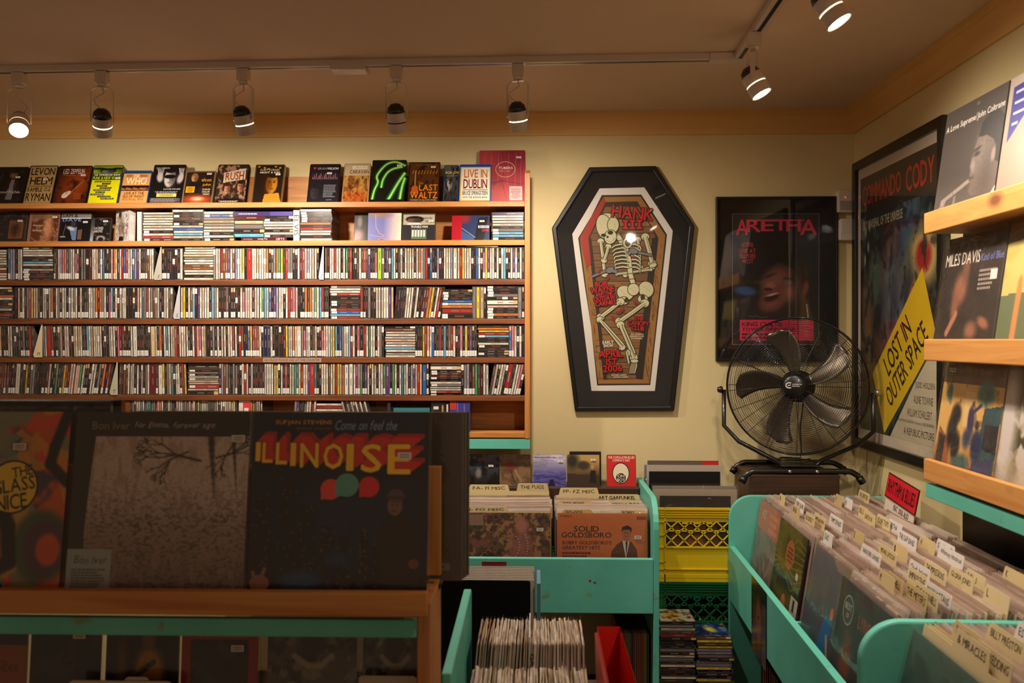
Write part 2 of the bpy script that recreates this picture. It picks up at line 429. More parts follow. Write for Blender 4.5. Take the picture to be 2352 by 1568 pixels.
# ================================================================= THE ROOM
YB, XR, ZC = 3.53, 1.274, 2.407          # back wall, side wall, ceiling
CB, CP = 2.321, 0.054                    # foot and depth of the crown moulding
def struct(name, mb, mat, label=None, bevel=0):
    o = mb.build(name, mat, None, bevel); tag(o, label, None, None, 'structure'); return o
b = MB(); b.box(-3.2, XR + .12, YB, YB + .12, 0, ZC + .06); struct('wall_back', b, M['wall'], 'cream painted back wall behind the shelves and posters')
b = MB(); b.box(XR, XR + .12, -0.6, YB, 0, ZC + .06); struct('wall_right', b, M['wall'], 'cream painted side wall behind the record display')
b = MB(); b.box(-3.2, XR, -0.6, YB, ZC, ZC + .06); struct('ceiling', b, M['ceil'], 'dim painted ceiling above the track lights')
b = MB(); b.box(-3.2, XR, -0.6, YB, -.05, 0); struct('floor', b, M['floor'], 'brown board floor under the bins')
def crown_profile():   # (distance from wall, height)
    d = ZC - CB
    p = [(0, 0), (.010, 0), (.012, .010), (.015, .014), (.017, .020), (.020, .022), (.021, .030)]
    for k in range(7): a = k / 6 * math.pi / 2; p.append((.021 + .024 * (1 - math.cos(a)), .030 + .040 * math.sin(a)))
    p += [(.047, d - .014), (CP, d - .012), (CP, d), (0, d)]
    return p
pf = crown_profile()
def crown(name, corner, a0, a1, alongx):
    mb = MB(); n = len(pf); vs = []
    for t, mit in ((a0, 0), (a1, 1)):
        for d, h in pf:
            tt = t - d * mit
            vs.append((tt, YB - d, CB + h) if alongx else (XR - d, tt, CB + h))
    mb.add(vs, [tuple(range(n)), tuple(range(2 * n - 1, n - 1, -1))] + [(i, i + n, (i + 1) % n + n, (i + 1) % n) for i in range(n)])
    struct(name, mb, M['crown'], 'cream yellow crown moulding along the %s' % ('back wall' if alongx else 'side wall'))
crown('trim_1', 0, -3.2, XR, True)
crown('trim_2', 0, -0.6, YB, False)

# ================================================================= TRACK LIGHTS
TZ = ZC - .022
def tb(px, py): return at(px, py, Z=TZ)
A0, A1 = tb(-40, 169), tb(1682, 139); B1 = tb(1810, -25)
track_corner = A1
def beam_box(mb, p, q, w, z0, z1, col=(128,128,128), mat=0):
    d = (q - p); d.z = 0; d.normalize(); n = Vector((-d.y, d.x, 0)) * w / 2
    vs = [(p + n), (p - n), (q - n), (q + n)]
    mb.add([(v.x, v.y, z0) for v in vs] + [(v.x, v.y, z1) for v in vs], [(0, 3, 2, 1), (4, 5, 6, 7), (0, 1, 5, 4), (1, 2, 6, 5), (2, 3, 7, 6), (3, 0, 4, 7)], col, mat)
def track(name, p, q, label):
    t = empty(name, ((p + q) / 2), (0, 0, 0), label, 'track lighting', 'ceiling lighting tracks'); t.location.z = 0; o = Vector(t.location)
    m = MB(); beam_box(m, p - o, q - o, .036, TZ, ZC); m.build('rail', M['whitemetal'], t, .002)
    m = MB(); beam_box(m, p - o, q - o, .012, TZ - .0004, TZ + .004); m.build('slot', M['black'], t)
    return t
t1 = track('lighting_track', A0, A1, 'long pale lighting track running along the ceiling beside the CD shelf')
t2 = track('lighting_track', A1 + Vector((.02, -.02, 0)), B1, 'short pale lighting track branching off towards the record bins')
def local(t, mb, name, mat, bevel=0):
    o = mb.build(name, mat, t, bevel); return o
m = MB(); o1 = Vector(t1.location); c = A1 - o1; m.box(c.x - .075, c.x + .03, c.y - .022, c.y + .022, TZ - .006, ZC - .001); local(t1, m, 'corner_connector', M['whitemetal'], .003)
m = MB(); c = tb(805, 160) - o1; m.box(c.x - .058, c.x + .058, c.y - .045, c.y + .02, TZ - .012, ZC - .001); local(t1, m, 'feed_box', M['whitemetal'], .004)

heads = []
def lamp_head(px, py_c, aim, lit, label, spread=46, watts=0, line=1, cone=70, dist=.165, glow=True, roll=0):
    """px: where the connector meets the rail; aim: unit direction the lamp points"""
    if line == 1: k = (px - -40) / (1682 + 40.0); top = A0.lerp(A1, k); d = (A1 - A0).normalized()
    elif line == 2: top = B1.lerp(A1, (at(px, py_c, Z=TZ).y - B1.y) / (A1.y - B1.y)); d = (B1 - A1).normalized()
    else: top = Vector(line); d = Vector((0, 1, 0))
    t = empty('spotlight', top, (0, 0, 0), label, 'spotlight', 'track spotlights')
    m = MB(); m.box(-.019, .019, -.017, .017, -.040, -.001); m.build('track_adapter', M['whitemetal'], t, .003)
    m = MB(); m.lathe([(.016, 0), (.013, -.010)], 16, tf=Matrix.Translation((0, 0, -.040))); m.build('swivel', M['white'], t)
    a = Vector(aim).normalized()
    # yoke: arms left and right of the lamp, square to the aim
    side = a.cross(Vector((0, 0, 1))).normalized()
    if roll: side = Matrix.Rotation(R(roll), 3, 'Z') @ side
    c = Vector((0, 0, -dist)); w = .0345
    m = MB()
    pts = [c + side * w + Vector((0, 0, -.004)), c + side * w + Vector((0, 0, dist - .066)), c + side * (w - .014) + Vector((0, 0, dist - .054)), c - side * (w - .014) + Vector((0, 0, dist - .054)), c - side * w + Vector((0, 0, dist - .066)), c - side * w + Vector((0, 0, -.004))]
    fr = side.cross(Vector((0, 0, 1)))
    vs = []
    for i, p in enumerate(pts):
        o = side * .0012 if i in (0, 1) else (-side * .0012 if i in (4, 5) else Vector((0, 0, .0012)))
        for q in (p + fr * .007 + o, p - fr * .007 + o, p - fr * .007 - o, p + fr * .007 - o): vs.append(tuple(q))
    fs = []
    for i in range(5):
        for k in range(4): fs.append((i * 4 + k, i * 4 + (k + 1) % 4, i * 4 + 4 + (k + 1) % 4, i * 4 + 4 + k))
    m.add(vs, fs); m.build('yoke', M['whitemetal'], t)
    rot = a.to_track_quat('Z', 'Y').to_matrix().to_4x4(); tf = Matrix.Translation(c) @ rot     # local +Z = aim
    m = MB(); m.lathe([(.0300, -.016), (.0305, -.013), (.0305, .012), (.0300, .013)], 28, tf=tf); m.build('rear_ring', M['whitemetal'], t)
    m = MB(); m.lathe([(.0285, .0135), (.0285, .0162)], 28, tf=tf); m.build('light_slit', M['slit'] if lit else M['black'], t)
    m = MB(); m.lathe([(.0302, .0165), (.0308, .020), (.0308, .046), (.0300, .048), (.0285, .048), (.0270, .034)], 28, tf=tf, caps=False); m.build('lamp_sleeve', M['whitemetal'], t)
    m = MB(); m.lathe([(.0275, -.013), (.027, -.024), (.021, -.036), (.010, -.043), (.003, -.045)], 20, tf=tf)
    for k in range(14):
        an = k * math.pi / 7; m.tube([tf @ Vector((.0275 * math.cos(an), .0275 * math.sin(an), -.016)), tf @ Vector((.024 * math.cos(an), .024 * math.sin(an), -.031)), tf @ Vector((.012 * math.cos(an), .012 * math.sin(an), -.042))], .0015, 5)
    m.build('heat_sink', M['blackmetal'], t)
    m = MB(); m.lathe([(.0272, .0405), (.0272, .0415)], 24, tf=tf); m.build('bulb', M['bulb'] if lit else M['black'], t)
    m = MB(); e = tf @ Vector((0, 0, -.044)); k0 = Vector((0, 0, -.05))
    m.tube([k0, k0.lerp(e, .3) + side * .006, k0.lerp(e, .62) - side * .022 + fr * .01, e.lerp(k0, .18) - side * .018, e], .0022, 6); m.build('cable', M['whitemetal'], t)
    if lit and watts:
        p = top + (tf @ Vector((0, 0, .052)))
        sp = spot_light('spot_beam', p, p + a, watts, cone, 1.0, .026); heads.append(sp)
    return t
lamp_head(48, 180, (.30, -.55, -.62), True, 'lit white spotlight tilted down towards the room, first along the long track', watts=22, cone=100)
lamp_head(246, 175, (-.20, .50, -.70), True, 'white spotlight with shiny vented back, beside the lit lamp on the long track', watts=26, cone=165)
lamp_head(578, 168, (.10, .42, -.82), True, 'white spotlight with thin glowing slit hanging alone before the track feed box', watts=52, cone=168)
lamp_head(931, 160, (.02, .40, -.80), False, 'unlit white spotlight with dark slit, on the long track past the feed box', watts=0)
lamp_head(1206, 155, (.10, .40, -.84), True, 'white spotlight with bright curved slit hanging between CD shelf and coffin poster', watts=46, cone=168)
lamp_head(1742, 75, (.42, -.15, -.86), True, 'lit white spotlight on the short track above the fan', watts=30, cone=160, line=2, dist=.138)
lamp_head(1850, -130, (.45, -.15, -.80), True, 'lit white spotlight cut by the top of the picture', watts=12, cone=140, line=tuple(at(1902, -112, Z=TZ)), dist=.125)

lamp_head(1206, 155, (.48, .25, -.80), True, 'lit white spotlight added beyond the short track, out of view', watts=46, cone=130, line=(.70, 1.62, TZ))  # added lamp out of view, brightens the side wall ledges and covers
lamp_head(1206, 155, (-.32, .72, -.62), True, 'unseen lit white spotlight added near the camera', watts=26, cone=90, line=(.66, 1.05, TZ))  # unseen extra lamp, put in to brighten the singles and centre bin covers
# ================================================================= CD SHELF UNIT
YF = 3.37
def zpx(py, px=900, Y=YF): return at(px, py, Y=Y).z
def xpx(px, py=700, Y=YF): return at(px, py, Y=Y).x
BT = [zpx(y) for y in (463, 551.5, 642, 732, 821, 908, 992)]      # board tops
TH = .0205
X0U, X1U, X2U = -2.35, xpx(1205), xpx(1217.5)
unit = empty('shelving_unit', (0, YF, 0), (0, 0, 0), 'wide pine wall shelf packed with CDs, turquoise strip under its lowest board', 'shelf')
for i, z in enumerate(BT):
    m = MB(); m.box(X0U, X1U, 0, YB - YF - .014, z - TH, z); m.build('shelf_board', M['pine' if i < 2 or i == 6 else 'oldpine'], unit, .0012)
m = MB(); zt = zpx(391); m.prism([(0, zpx(1006)), (YB - YF - .002, zpx(1006)), (YB - YF - .002, zt), (.012, zt), (0, zt - .014)], X1U + .0003, X2U, axis='X'); m.build('side_panel', M['pineZ'], unit, .001)
m = MB(); m.box(X0U, X1U, YB - YF - .0135, YB - YF - .001, BT[6] - TH, zpx(405, 690, 3.51)); m.build('back_panel', M['oldpine' if False else 'pine'], unit)
m = MB(); m.box(X0U, X2U, 0.002, .022, zpx(1030), zpx(1007.5)); m.build('painted_strip', M['mint'], unit, .001)
m = MB(); m.box(xpx(286), xpx(297), .006, .14, BT[6] + .0003, BT[5] - TH - .0003); m.build('upright', M['oldpine'], unit)
# taped price notice on the board
n_ = Art((xpx(738) - xpx(604)), .0165, (168, 138, 118), 3); n_.text('NO PRICE? PLEASE ASK AT THE COUNTER', .03, .22, .97, .8, (40, 25, 20), 0, jitter=.05)
w_ = n_.build('notice', None, 'matte'); w_.location = ((xpx(604) + xpx(738)) / 2, YF - .0006, BT[4] - TH + .002); tag(w_, 'handwritten paper notice about prices taped to a shelf board edge', 'notice')

# ----- CD cases
CC = dict(w=(214, 205, 190), W=(232, 226, 214), k=(42, 36, 34), n=(72, 62, 56), g=(128, 124, 122), r=(184, 40, 34), m=(104, 34, 42), o=(228, 118, 40),
          y=(236, 200, 36), b=(38, 96, 176), c=(104, 178, 214), d=(34, 38, 68), v=(96, 64, 128), p=(224, 112, 140), G=(58, 148, 92), l=(164, 214, 52),
          e=(206, 172, 124), B=(128, 78, 48), t=(34, 122, 142), j=(158, 152, 184), P=(224, 176, 160))
CN = dict(w='cream', W='white', k='black', n='charcoal', g='grey', r='red', m='maroon', o='orange', y='yellow', b='blue', c='pale blue', d='navy', v='violet',
          p='pink', G='green', l='lime green', e='tan', B='brown', t='teal', j='lavender', P='peach')
def parse(s):
    out = []; i = 0
    while i < len(s):
        w = 1
        if s[i] == ' ': i += 1; continue
        if s[i].isdigit(): w = int(s[i]); i += 1
        c = s[i]; i += 1; st = ''
        while i < len(s) and s[i] in "'-.": st += s[i]; i += 1
        out.append((w, c, st))
    return out
TW, TD, TH_ = .0096, .142, .1248       # nominal case: thickness, depth, height
def case_geo(mb, c, var, x0=0, y0=0, z0=0, T=None, w=TW):
    """case standing upright, spine to -Y, thickness along X, centred on x0; T maps points"""
    T = T or (lambda p: p)
    def bx(a0, a1, b0, b1, c0, c1, col):
        k = len(mb.v); mb.box(a0, a1, b0, b1, c0, c1, col); mb.v[k:] = [tuple(T(Vector(p))) for p in mb.v[k:]]
    def q(a0, a1, c0, c1, y, col): mb.add([tuple(T(Vector(p))) for p in ((a0, y, c0), (a1, y, c0), (a1, y, c1), (a0, y, c1))], [(0, 1, 2, 3)], col)
    h = w / 2; bx(-h, h, 0, TD, 0, TH_, (64, 56, 52) if var != 1 else (96, 88, 84))
    rr = random.Random(var * 97 + ord(c)); base = CC[c]; k = rr.uniform(.9, 1.06); base = tuple(min(255, x * k) for x in base)
    q(-h + .0016, h - .0016, .0035, TH_ - .0035, -.0002, base)
    light = sum(base) > 330
    for seg in range(2 if var != 2 else 1):
        z = TH_ - .014 - seg * .045 if var != 2 else .09; e = z - rr.uniform(.02, .036); tc = (rr.choice([(90, 80, 78), (150, 90, 84), (120, 116, 114)]) if light else rr.choice([(190, 180, 164), (170, 144, 90), (160, 158, 156), (150, 80, 66), (120, 110, 104)]))
        while z > e:
            l = rr.uniform(.0016, .0035); q(-.0010, .0012, z - l, z, -.0003, tc); z -= l + .0009
    if var == 0 and rr.random() < .5:
        q(-h + .0016, h - .0016, TH_ - .020, TH_ - .0035, -.00035, CC[rr.choice('wekjPn')])
def sticker_geo(mb, s, T=None, w=TW):
    T = T or (lambda p: p); z = {'.': .006, '-': .062, "'": .098}[s]; h = min(w * .42, .0044)
    mb.add([tuple(T(Vector(p))) for p in ((-h, -.0006, z), (h, -.0006, z), (h, -.0006, z + .021), (-h, -.0006, z + .021))], [(0, 1, 2, 3)], (236, 232, 224))
    for k in range(3): mb.add([tuple(T(Vector(p))) for p in ((-h * .5, -.0007, z + .005 + k * .004), (h * .5, -.0007, z + .005 + k * .004), (h * .5, -.0007, z + .007 + k * .004), (-h * .5, -.0007, z + .007 + k * .004))], [(0, 1, 2, 3)], (176, 168, 162))
CASE_ME = {}; STK_ME = {}
def case_mesh(c, var):
    if (c, var) not in CASE_ME:
        mb = MB(); case_geo(mb, c, var); CASE_ME[c, var] = mb.mesh('cd_case', M['jewel'])
    return CASE_ME[c, var]
def stk_mesh(s):
    if s not in STK_ME:
        mb = MB(); sticker_geo(mb, s); STK_ME[s] = mb.mesh('price_sticker', M['matte'])
    return STK_ME[s]
SPEC = []     # every case on the shelf: dict(x, y, z, lean, flat, c, st, w, var, label)
ROWN = {2: 'highest packed row', 3: 'second packed row', 4: 'third packed row', 5: 'lowest full row'}
def run(row, p0, p1, code, lean0=0, lean1=0, dz=0, y=None):
    it = parse(code); tot = sum(w for w, _, _ in it); z = BT[row - 0] if False else BT[row]
    zz = BT[row]; a = xpx(p0, 778 - 300 * 0 + 0 * row, YF + .004); bb = xpx(p1, 778, YF + .004); u = (bb - a) / tot; x = a
    for i, (w, c, st) in enumerate(it):
        t = (i + .5) / len(it); rr = random.Random(row * 1000 + i * 7 + int(p0))
        SPEC.append(dict(x=x + w * u / 2, y=YF + .004 + rr.choice([0, 0, 0, .001, .002, .004]), z=zz + .0004, lean=lean0 + (lean1 - lean0) * t, flat=False, c=c, st=st, w=u * w * .985, var=rr.randrange(4), row=row, px=p0 + (p1 - p0) * t, big=w > 1))
        x += w * u
def stack(row, p0, ptop, code, name, tilt=0, Y=None, zbase=None, depthjit=.004, x1=None):
    it = parse(code); tot = sum(w for w, _, _ in it); Y = Y or YF + .006
    zb = zbase if zbase is not None else BT[row] + .0004; x0 = xpx(p0, 778, Y); zt = at(p0, ptop, Y=Y).z if ptop else zb + tot * .0101
    u = (zt - zb) / tot; z = zt
    for i, (w, c, st) in enumerate(it):
        rr = random.Random(int(p0) * 13 + i)
        z -= w * u
        SPEC.append(dict(x=x0 + rr.uniform(-.0022, .0022), y=Y + rr.uniform(0, depthjit), z=z, lean=tilt, flat=True, c=c, st=st, w=u * w * .97, var=rr.randrange(4), row=row, px=p0 + 30, big=w > 1,
                         name=name, idx=i + 1, n=len(it)))
# second board: stacks lying flat
stack(1, 327, 487, "wwwwwwwk.w.rm.", 'stack beside the white spined booklets')
stack(1, 395.5, 481, "w.kk.nkk.wbwcwk", 'second stack from the white spined booklets')
stack(1, 466, 485, "wb.gegwwk.wk.", 'third stack from the white spined booklets')
stack(1, 536, 495, "2m2e2g2k2c", 'short stack under the wide purple box set', zbase=BT[1] + .0135)
stack(1, 605, 496, "k'k.wwwkwk.", 'stack between purple box set and white divider', zbase=BT[1] + .0135)
stack(1, 689, 480, "wk.k.k.k.okrwwkw", 'stack beside the white ELVIS divider')
stack(1, 1129, 487, "vwwwwkg.c.ck.", 'stack against the shelf end panel')
# packed rows
stack(2, -55, 573, "wwwwwwnwrwww.", 'stack')
run(2, 18, 52, "t.jjk.ww")
stack(2, 50.5, 567, "n.wwwkkcwke.d.k.n.k.", 'stack')
run(2, 123, 353, "n.nwj.p.o.v.g.wwp.B.kgg2k-mwwev.w-tk.k.n.Po.wnwrb.r.wwb-jvwk.k.n.B'ww'")
run(2, 371, 420, "k.k.k.dk-k'k.w")
stack(2, 421.5, 566, "wwwegw-wBBwwkw", 'stack')
run(2, 490, 733, "g'wPr.BB.v.wB.jw-wy.k2rw'we.w'ww-o.k.n'g.o.G.y.nrg.g.kk'wmrwj.wPwk")
run(2, 746, 1204, "B.k.wwr.wwk.wG.krkk-nwn.r.nv'k.k.p.2lg-k.v.n-cwk.nw'k.wwwwk.wo.wgrk-bk.k.jk-kwwwj2wwrywwwk-kbw-k-p.yv.wwk.wk-w'ck-k.wv.w-d.wn")
stack(3, -42, 658, "wk.kow.kk.nwk.r.d.", 'stack')
run(3, 31, 397, "2kPk.w.mgreewnk.ww'm'wo.kwgk.wwd.w-w.g.wk.wk.d.n.w'wwo.mo.g.wd.pc.k.w'k-w'w-wk2kk-k.P.wtgr.wg.Bg-wdk.wwnB'")
run(3, 415, 755, "e.yk.wB.c'k'vwwwwd.cgwk.kk.B.dk.k.k-k.wp.wwwm.wwwG.cwb.k.v.jww.k'wrr.p.wkd.k.o.n.o.wG.wcr.k.k.")
stack(3, 757, 655, "g.wwr.2kn.k.kr.b.cr.", 'stack with red-script black case')
run(3, 828, 904, "r.k.kgkkwwwwwve")
run(3, 905, 1010, "kdkkw'wwkwk.km.moyk.wrk.", 4, 10)
stack(3, 1013, 664, "kk.k.k.bw.o2r2k.", 'colourful stack under the dark gap')
run(3, 1084.5, 1116, "2g2y2ek'")
stack(3, 1117, 656, "k.k.k.g.k-2wPk.k.o.k.", 'stack between two grey spined box sets')
run(3, 1189, 1204, "2gk.")
run(4, -30, 78, "k.kkk.k'k.e.kk.k.wwkk-k'nk.g.k.k.rm", -1, -2)
run(4, 99, 882, "gw2rB.k'k.n'ek.Pwkk-ewe.wk.k.c.wewwW-wkk-kwwwkpm.r.k.k.k.w2Wk.k.k.k.k.k'2ewk.o.kwt.wwermww'wwd.k.wrP p.we2kk.gk.wk.wwkwwr.wkr-B.dk.b.y.r.r.B.wk'2ddwk.2kk'kmywWo.w2Wgp.WW'k.B.wk'.k.p.P.wwwyc.k.b.gww'cr-wkp.2k.rwGwwk.wgk'", -2, 0)
stack(4, 884, 748, "k'BwwwPwwcwww", 'stack of mostly white spines')
run(4, 953.5, 1095, "d.k.k.yrP.wb'k.k.r.k.ck.B.r.wk-kp.k.y.k.v.k.k.")
stack(4, 1097, 746, "noyrc.kkwk.kkk.k", 'stack topped by orange and yellow')
run(4, 1169, 1204, "b.p.wk-w-d")
run(5, -30, 251, "kkg.vk.mnr.Bk.k.k.2wkk'yk.g'gkkk2k.m.wd.kGdk.yr.m.wP2PG.wk.k.k-w'wd.g.ko.dr.k", 2, 9)
run(5, 272, 429, "mkB'Bwwwk.wdw'k.gw3mm.2wy.kgetk-w-wd.ry", 2, -2)
stack(5, 431, 834, "3nk.gk.w g.eP2r.w2k", 'stack')
run(5, 503, 985, "k.jBg.nkgg.kk'wr-Pd.wk.k.k.k.m.wwwwwyk'.wk.r.k.wwGb.yr.wwv2rt.k.kwwwBwerlPo2W2Wwv.p.Gk.v.wkwwk.wwG.2vk.Gwk.wtwwd.wv.wre2bk-.")
stack(5, 987, 834, "w2wk.m.mk.kwg.wwr.k.", 'stack beside a blue sky spined case')
run(5, 1059, 1122, "k'g.j.k.B.Gnmww")
run(5, 1122, 1194, "nwk.wwk'2r.k.wwp.k-.", 10, 12)
# sixth row, mostly hidden behind the front rack
run(6, 298, 545, "kvkww.gwtttGgrPrwnkwg.kdPwwn.ggPPwkeGww.wnkkgwkwB'wewewn")
run(6, 575, 602, "r.yr.ww.w")
run(6, 672, 722, "j.vkkg.w.wr.w", 4, 4)
stack(6, 724, 925, "wrwk.kkkkkk", 'stack')
run(6, 800, 862, "wkwkwkwkwkwk", -14, -14)

SPEC_EXTRA = []
def is_edge(d): return d['px'] < 0
ups = {}
for r in (2, 3, 4, 5):
    u = sorted([d for d in SPEC if d['row'] == r and not d['flat']], key=lambda d: -d['x'])
    for k, d in enumerate(u): d['ord'] = k + 1
def ordinal(n): return '%d%s' % (n, 'th' if 10 <= n % 100 <= 20 else {1: 'st', 2: 'nd', 3: 'rd'}.get(n % 10, 'th'))
BUDGET = 215
packed = [d for d in SPEC if d['row'] in (2, 3, 4, 5) and (d['px'] > 745 or not d['flat'])]
packed.sort(key=lambda d: (0 if d['row'] in (2, 3, 4, 5) and d['px'] > 745 and (d['flat'] or d['big']) else 1, -d['px']))
solo = [d for d in SPEC if d['row'] == 1]; solo += packed[:BUDGET - len(solo)]
ids = set(id(d) for d in solo)
def place_case(d, label, group):
    o = link('cd_case', case_mesh(d['c'], d['var'])); k = d['w'] / TW
    if d['flat']:
        # lying down: spine faces the room, thickness is now vertical
        o.rotation_euler = (0, R(90) + R(d['lean']), d.get('yaw', 0)); o.location = (d['x'], d['y'], d['z'] + d['w'] / 2)
    else:
        L = R(d['lean']); o.rotation_euler = (0, L, d.get('yaw', 0)); o.location = (d['x'] + 0 * math.sin(L), d['y'], d['z'] + abs(math.sin(L)) * d['w'] / 2)
    o.scale = (k, 1, 1)
    tag(o, label, 'cd', group)
    for s in d['st']:
        q = link('price_sticker', stk_mesh(s), o)
    return o
for d in solo:
    col = CN[d['c']]; stx = {'': '', '.': ' with low sticker', '-': ' with middle sticker', "'": ' with high sticker'}.get(d['st'][:1], '')
    if d['flat']:
        stx = ' with sticker' if d['st'] else ''
        nm = d['name'] + ('' if d['row'] == 1 else ', ' + ROWN[d['row']])
        lab = '%s CD case%s, %s from top in %s' % (col, stx, ordinal(d['idx']), nm)
        if len(lab.split()) > 16: lab = lab.replace(stx, '', 1)
        if len(lab.split()) > 16: lab = lab.replace(' from top in', ' down in').replace(' packed row', ' row')
        g = 'CD cases stacked flat on the shelf'
    else:
        lab = '%s spined CD case%s, %s from the end panel, %s' % (col, stx if d['ord'] < 400 else '', ordinal(d['ord']), ROWN[d['row']]); g = 'upright CD cases in the packed rows'
    place_case(d, lab, g)
mb = MB()
for d in SPEC:
    if id(d) in ids: continue
    if d['flat']: rot = Matrix.Rotation(R(90) + R(d['lean']), 4, 'Y'); base = Vector((d['x'], d['y'], d['z'] + d['w'] / 2))
    else: rot = Matrix.Rotation(R(d['lean']), 4, 'Y'); base = Vector((d['x'], d['y'], d['z'] + abs(math.sin(R(d['lean']))) * d['w'] / 2))
    T = (lambda p, rot=rot, base=base: rot @ p + base)
    case_geo(mb, d['c'], d['var'], T=T, w=d['w'])
    for s in d['st']: sticker_geo(mb, s, T, d['w'])
o = mb.build('packed_cd_cases', M['jewel']); tag(o, 'several hundred more CD cases packed side by side along the pine shelf', 'cds', None, 'stuff')

# ================================================================= FACE-OUT CASES ON THE TOP BOARDS
def slab_case(name, w, h, d, color, r=.004, mat='jewel'):
    """closed case with softened corners, front face at y = 0, centred on x, standing on z = 0"""
    m = MB(); c = r; pts = [(-w / 2 + c, 0), (w / 2 - c, 0), (w / 2, c), (w / 2, h - c), (w / 2 - c, h), (-w / 2 + c, h), (-w / 2, h - c), (-w / 2, c)]
    m.prism(pts, 0, d, color); return m.build(name, M[mat])
def face_case(name, px0, px1, pyt, board, art, color=(20, 18, 18), d=.014, lean=20, Y=YF + .028, label='', cat='dvd', group=None, inset=(.004, .004, .004, .004), sticker=None, yaw=0, matname='jewel', zz=None, pyb=None, h=None, artmat='gloss'):
    z = (BT[board] + .0006 if board is not None else zz); a = xpx(px0, 700, Y); b = xpx(px1, 700, Y); w = b - a
    if h is None:
        zt = at((px0 + px1) / 2, pyt, Y=Y + .18 * math.sin(R(lean)) * .6).z; h = (zt - z) / math.cos(R(lean))
    o = slab_case(name, w, h, d, color, mat=matname); o.location = ((a + b) / 2, Y, z + d * math.sin(R(lean)) * 0); o.rotation_euler = (-R(lean), 0, yaw)
    tag(o, label, cat, group)
    l, r_, bt, tp = inset; A = Art(w - l - r_, h - bt - tp, rnd=int(px0)); art(A)
    A.build('cover_art', o, artmat, 0, ((l - r_) / 2, -.0002, bt))
    if sticker:
        s = Art(.019, .008, (232, 224, 214), 5); s.small(.15, .15, .85, .85, (120, 100, 110), 2, True)
        q = s.build('price_sticker', o, 'matte'); q.location = ((sticker[0] - .5) * w, -.0052, sticker[1] * h)
    return o
G1 = 'film and concert cases leaning along the top board'
def a1(A):
    c = Canvas(40, 56, (18, 16, 17)); c.blob(.55, .80, .13, .11, (120, 82, 60), .4); c.blob(.55, .9, .13, .06, (20, 15, 14), .4); c.poly([(.2, 0), (.35, .65), (.75, .65), (.95, 0)], (30, 24, 26)); c.poly([(.42, .1), (.5, .66), (.62, .66), (.66, .1)], (120, 110, 116)); c.noise(9, (70, 60, 62), .6, .8, .5); A.canvas(c)
    A.text('Lionel Richie.', .08, .28, .92, .36, (190, 186, 184), 0)
face_case('dvd_case', -22, 49, 381, 0, a1, label='dark DVD case with a man in a white shirt, cut by the picture edge', group=G1, sticker=(.72, .68))
def a2(A):
    A.rect(0, 0, 1, 1, (176, 142, 86)); k = (30, 22, 18)
    A.text('LEVON', .06, .76, .94, .96, k); A.text('HELM', .08, .50, .92, .71, k); A.rect(.05, .455, .95, .47, k); A.text('RAMBLE', .05, .31, .60, .43, k); A.text('AT', .66, .385, .92, .43, k); A.text('THE', .66, .32, .92, .365, k); A.text('RYMAN', .05, .06, .95, .27, k)
    A.line([(.02, .02), (.98, .02), (.98, .98), (.02, .98), (.02, .02)], .001, k)
face_case('dvd_case', 50.5, 117, 377.5, 0, a2, label='tan DVD case covered in tall black poster lettering', group=G1, sticker=(.66, .60))
def a3(A):
    c = Canvas(44, 60, (46, 16, 10)); c.blob(.6, .5, .55, .4, (150, 62, 22), .8, 50); c.noise(7, (30, 10, 8), .5, .75, .8); A.canvas(c)
    A.text('LED ZEPPELIN', .14, .80, .80, .93, (226, 214, 200), 0); A.text('THE SONG REMAINS THE SAME', .14, .745, .8, .775, (190, 110, 50), 0)
    A.line([(.42, .22), (.88, .66)], .0045, (150, 96, 50)); A.line([(.84, .63), (.93, .70)], .007, (60, 30, 18)); A.ell(.34, .22, .13, .07, (210, 190, 176), rot=45); A.ell(.42, .27, .09, .06, (190, 160, 140), rot=45); A.line([(.36, .18), (.48, .33)], .003, (240, 232, 220)); A.small(.6, .1, .85, .28, (150, 70, 40), 4, True)
face_case('dvd_case', 118.5, 197, 378, 0, a3, label='dark red DVD case picturing an electric guitar', group=G1, sticker=(.78, .71))
def a4(A):
    A.rect(0, 0, 1, 1, (226, 220, 20)); c = Canvas(40, 16, (120, 150, 30)); [c.head(x, .35, .34, (150, 168, 60), (20, 30, 10), (50, 70, 16)) for x in (.16, .82)]; c.head(.5, .3, .3, (110, 120, 110), (18, 18, 18), (30, 30, 30)); A.canvas(c, 0, .80, 1, 1)
    A.rect(0, .62, 1, .80, (30, 50, 12)); A.text('THE TOMORROW SHOW', .03, .73, .97, .79, (235, 230, 215)); A.text('PUNK & NEW WAVE', .02, .635, .98, .715, (210, 220, 40))
    for i, (t, x) in enumerate((('ELVIS COSTELLO', .1), ('THE JAM', .38), ('JOAN JETT', .2), ('JOHN LYDON', .32), ('THE PLASMATICS', .12), ('IGGY POP', .2), ('THE RAMONES', .04), ('PATTI SMITH', .3), ('PAUL WELLER', .42))):
        y = .555 - i * .058; w = len(t) * .042; A.rect(x, y, x + w, y + .045, (26, 30, 14)); A.text(t, x + .03, y + .009, x + w - .03, y + .036, (170, 190, 60) if i % 2 else (220, 214, 190))
face_case('dvd_case', 199, 269, 377, 0, a4, color=(60, 62, 20), label='bright yellow DVD case stacked with black name strips', group=G1, sticker=(.9, .62))
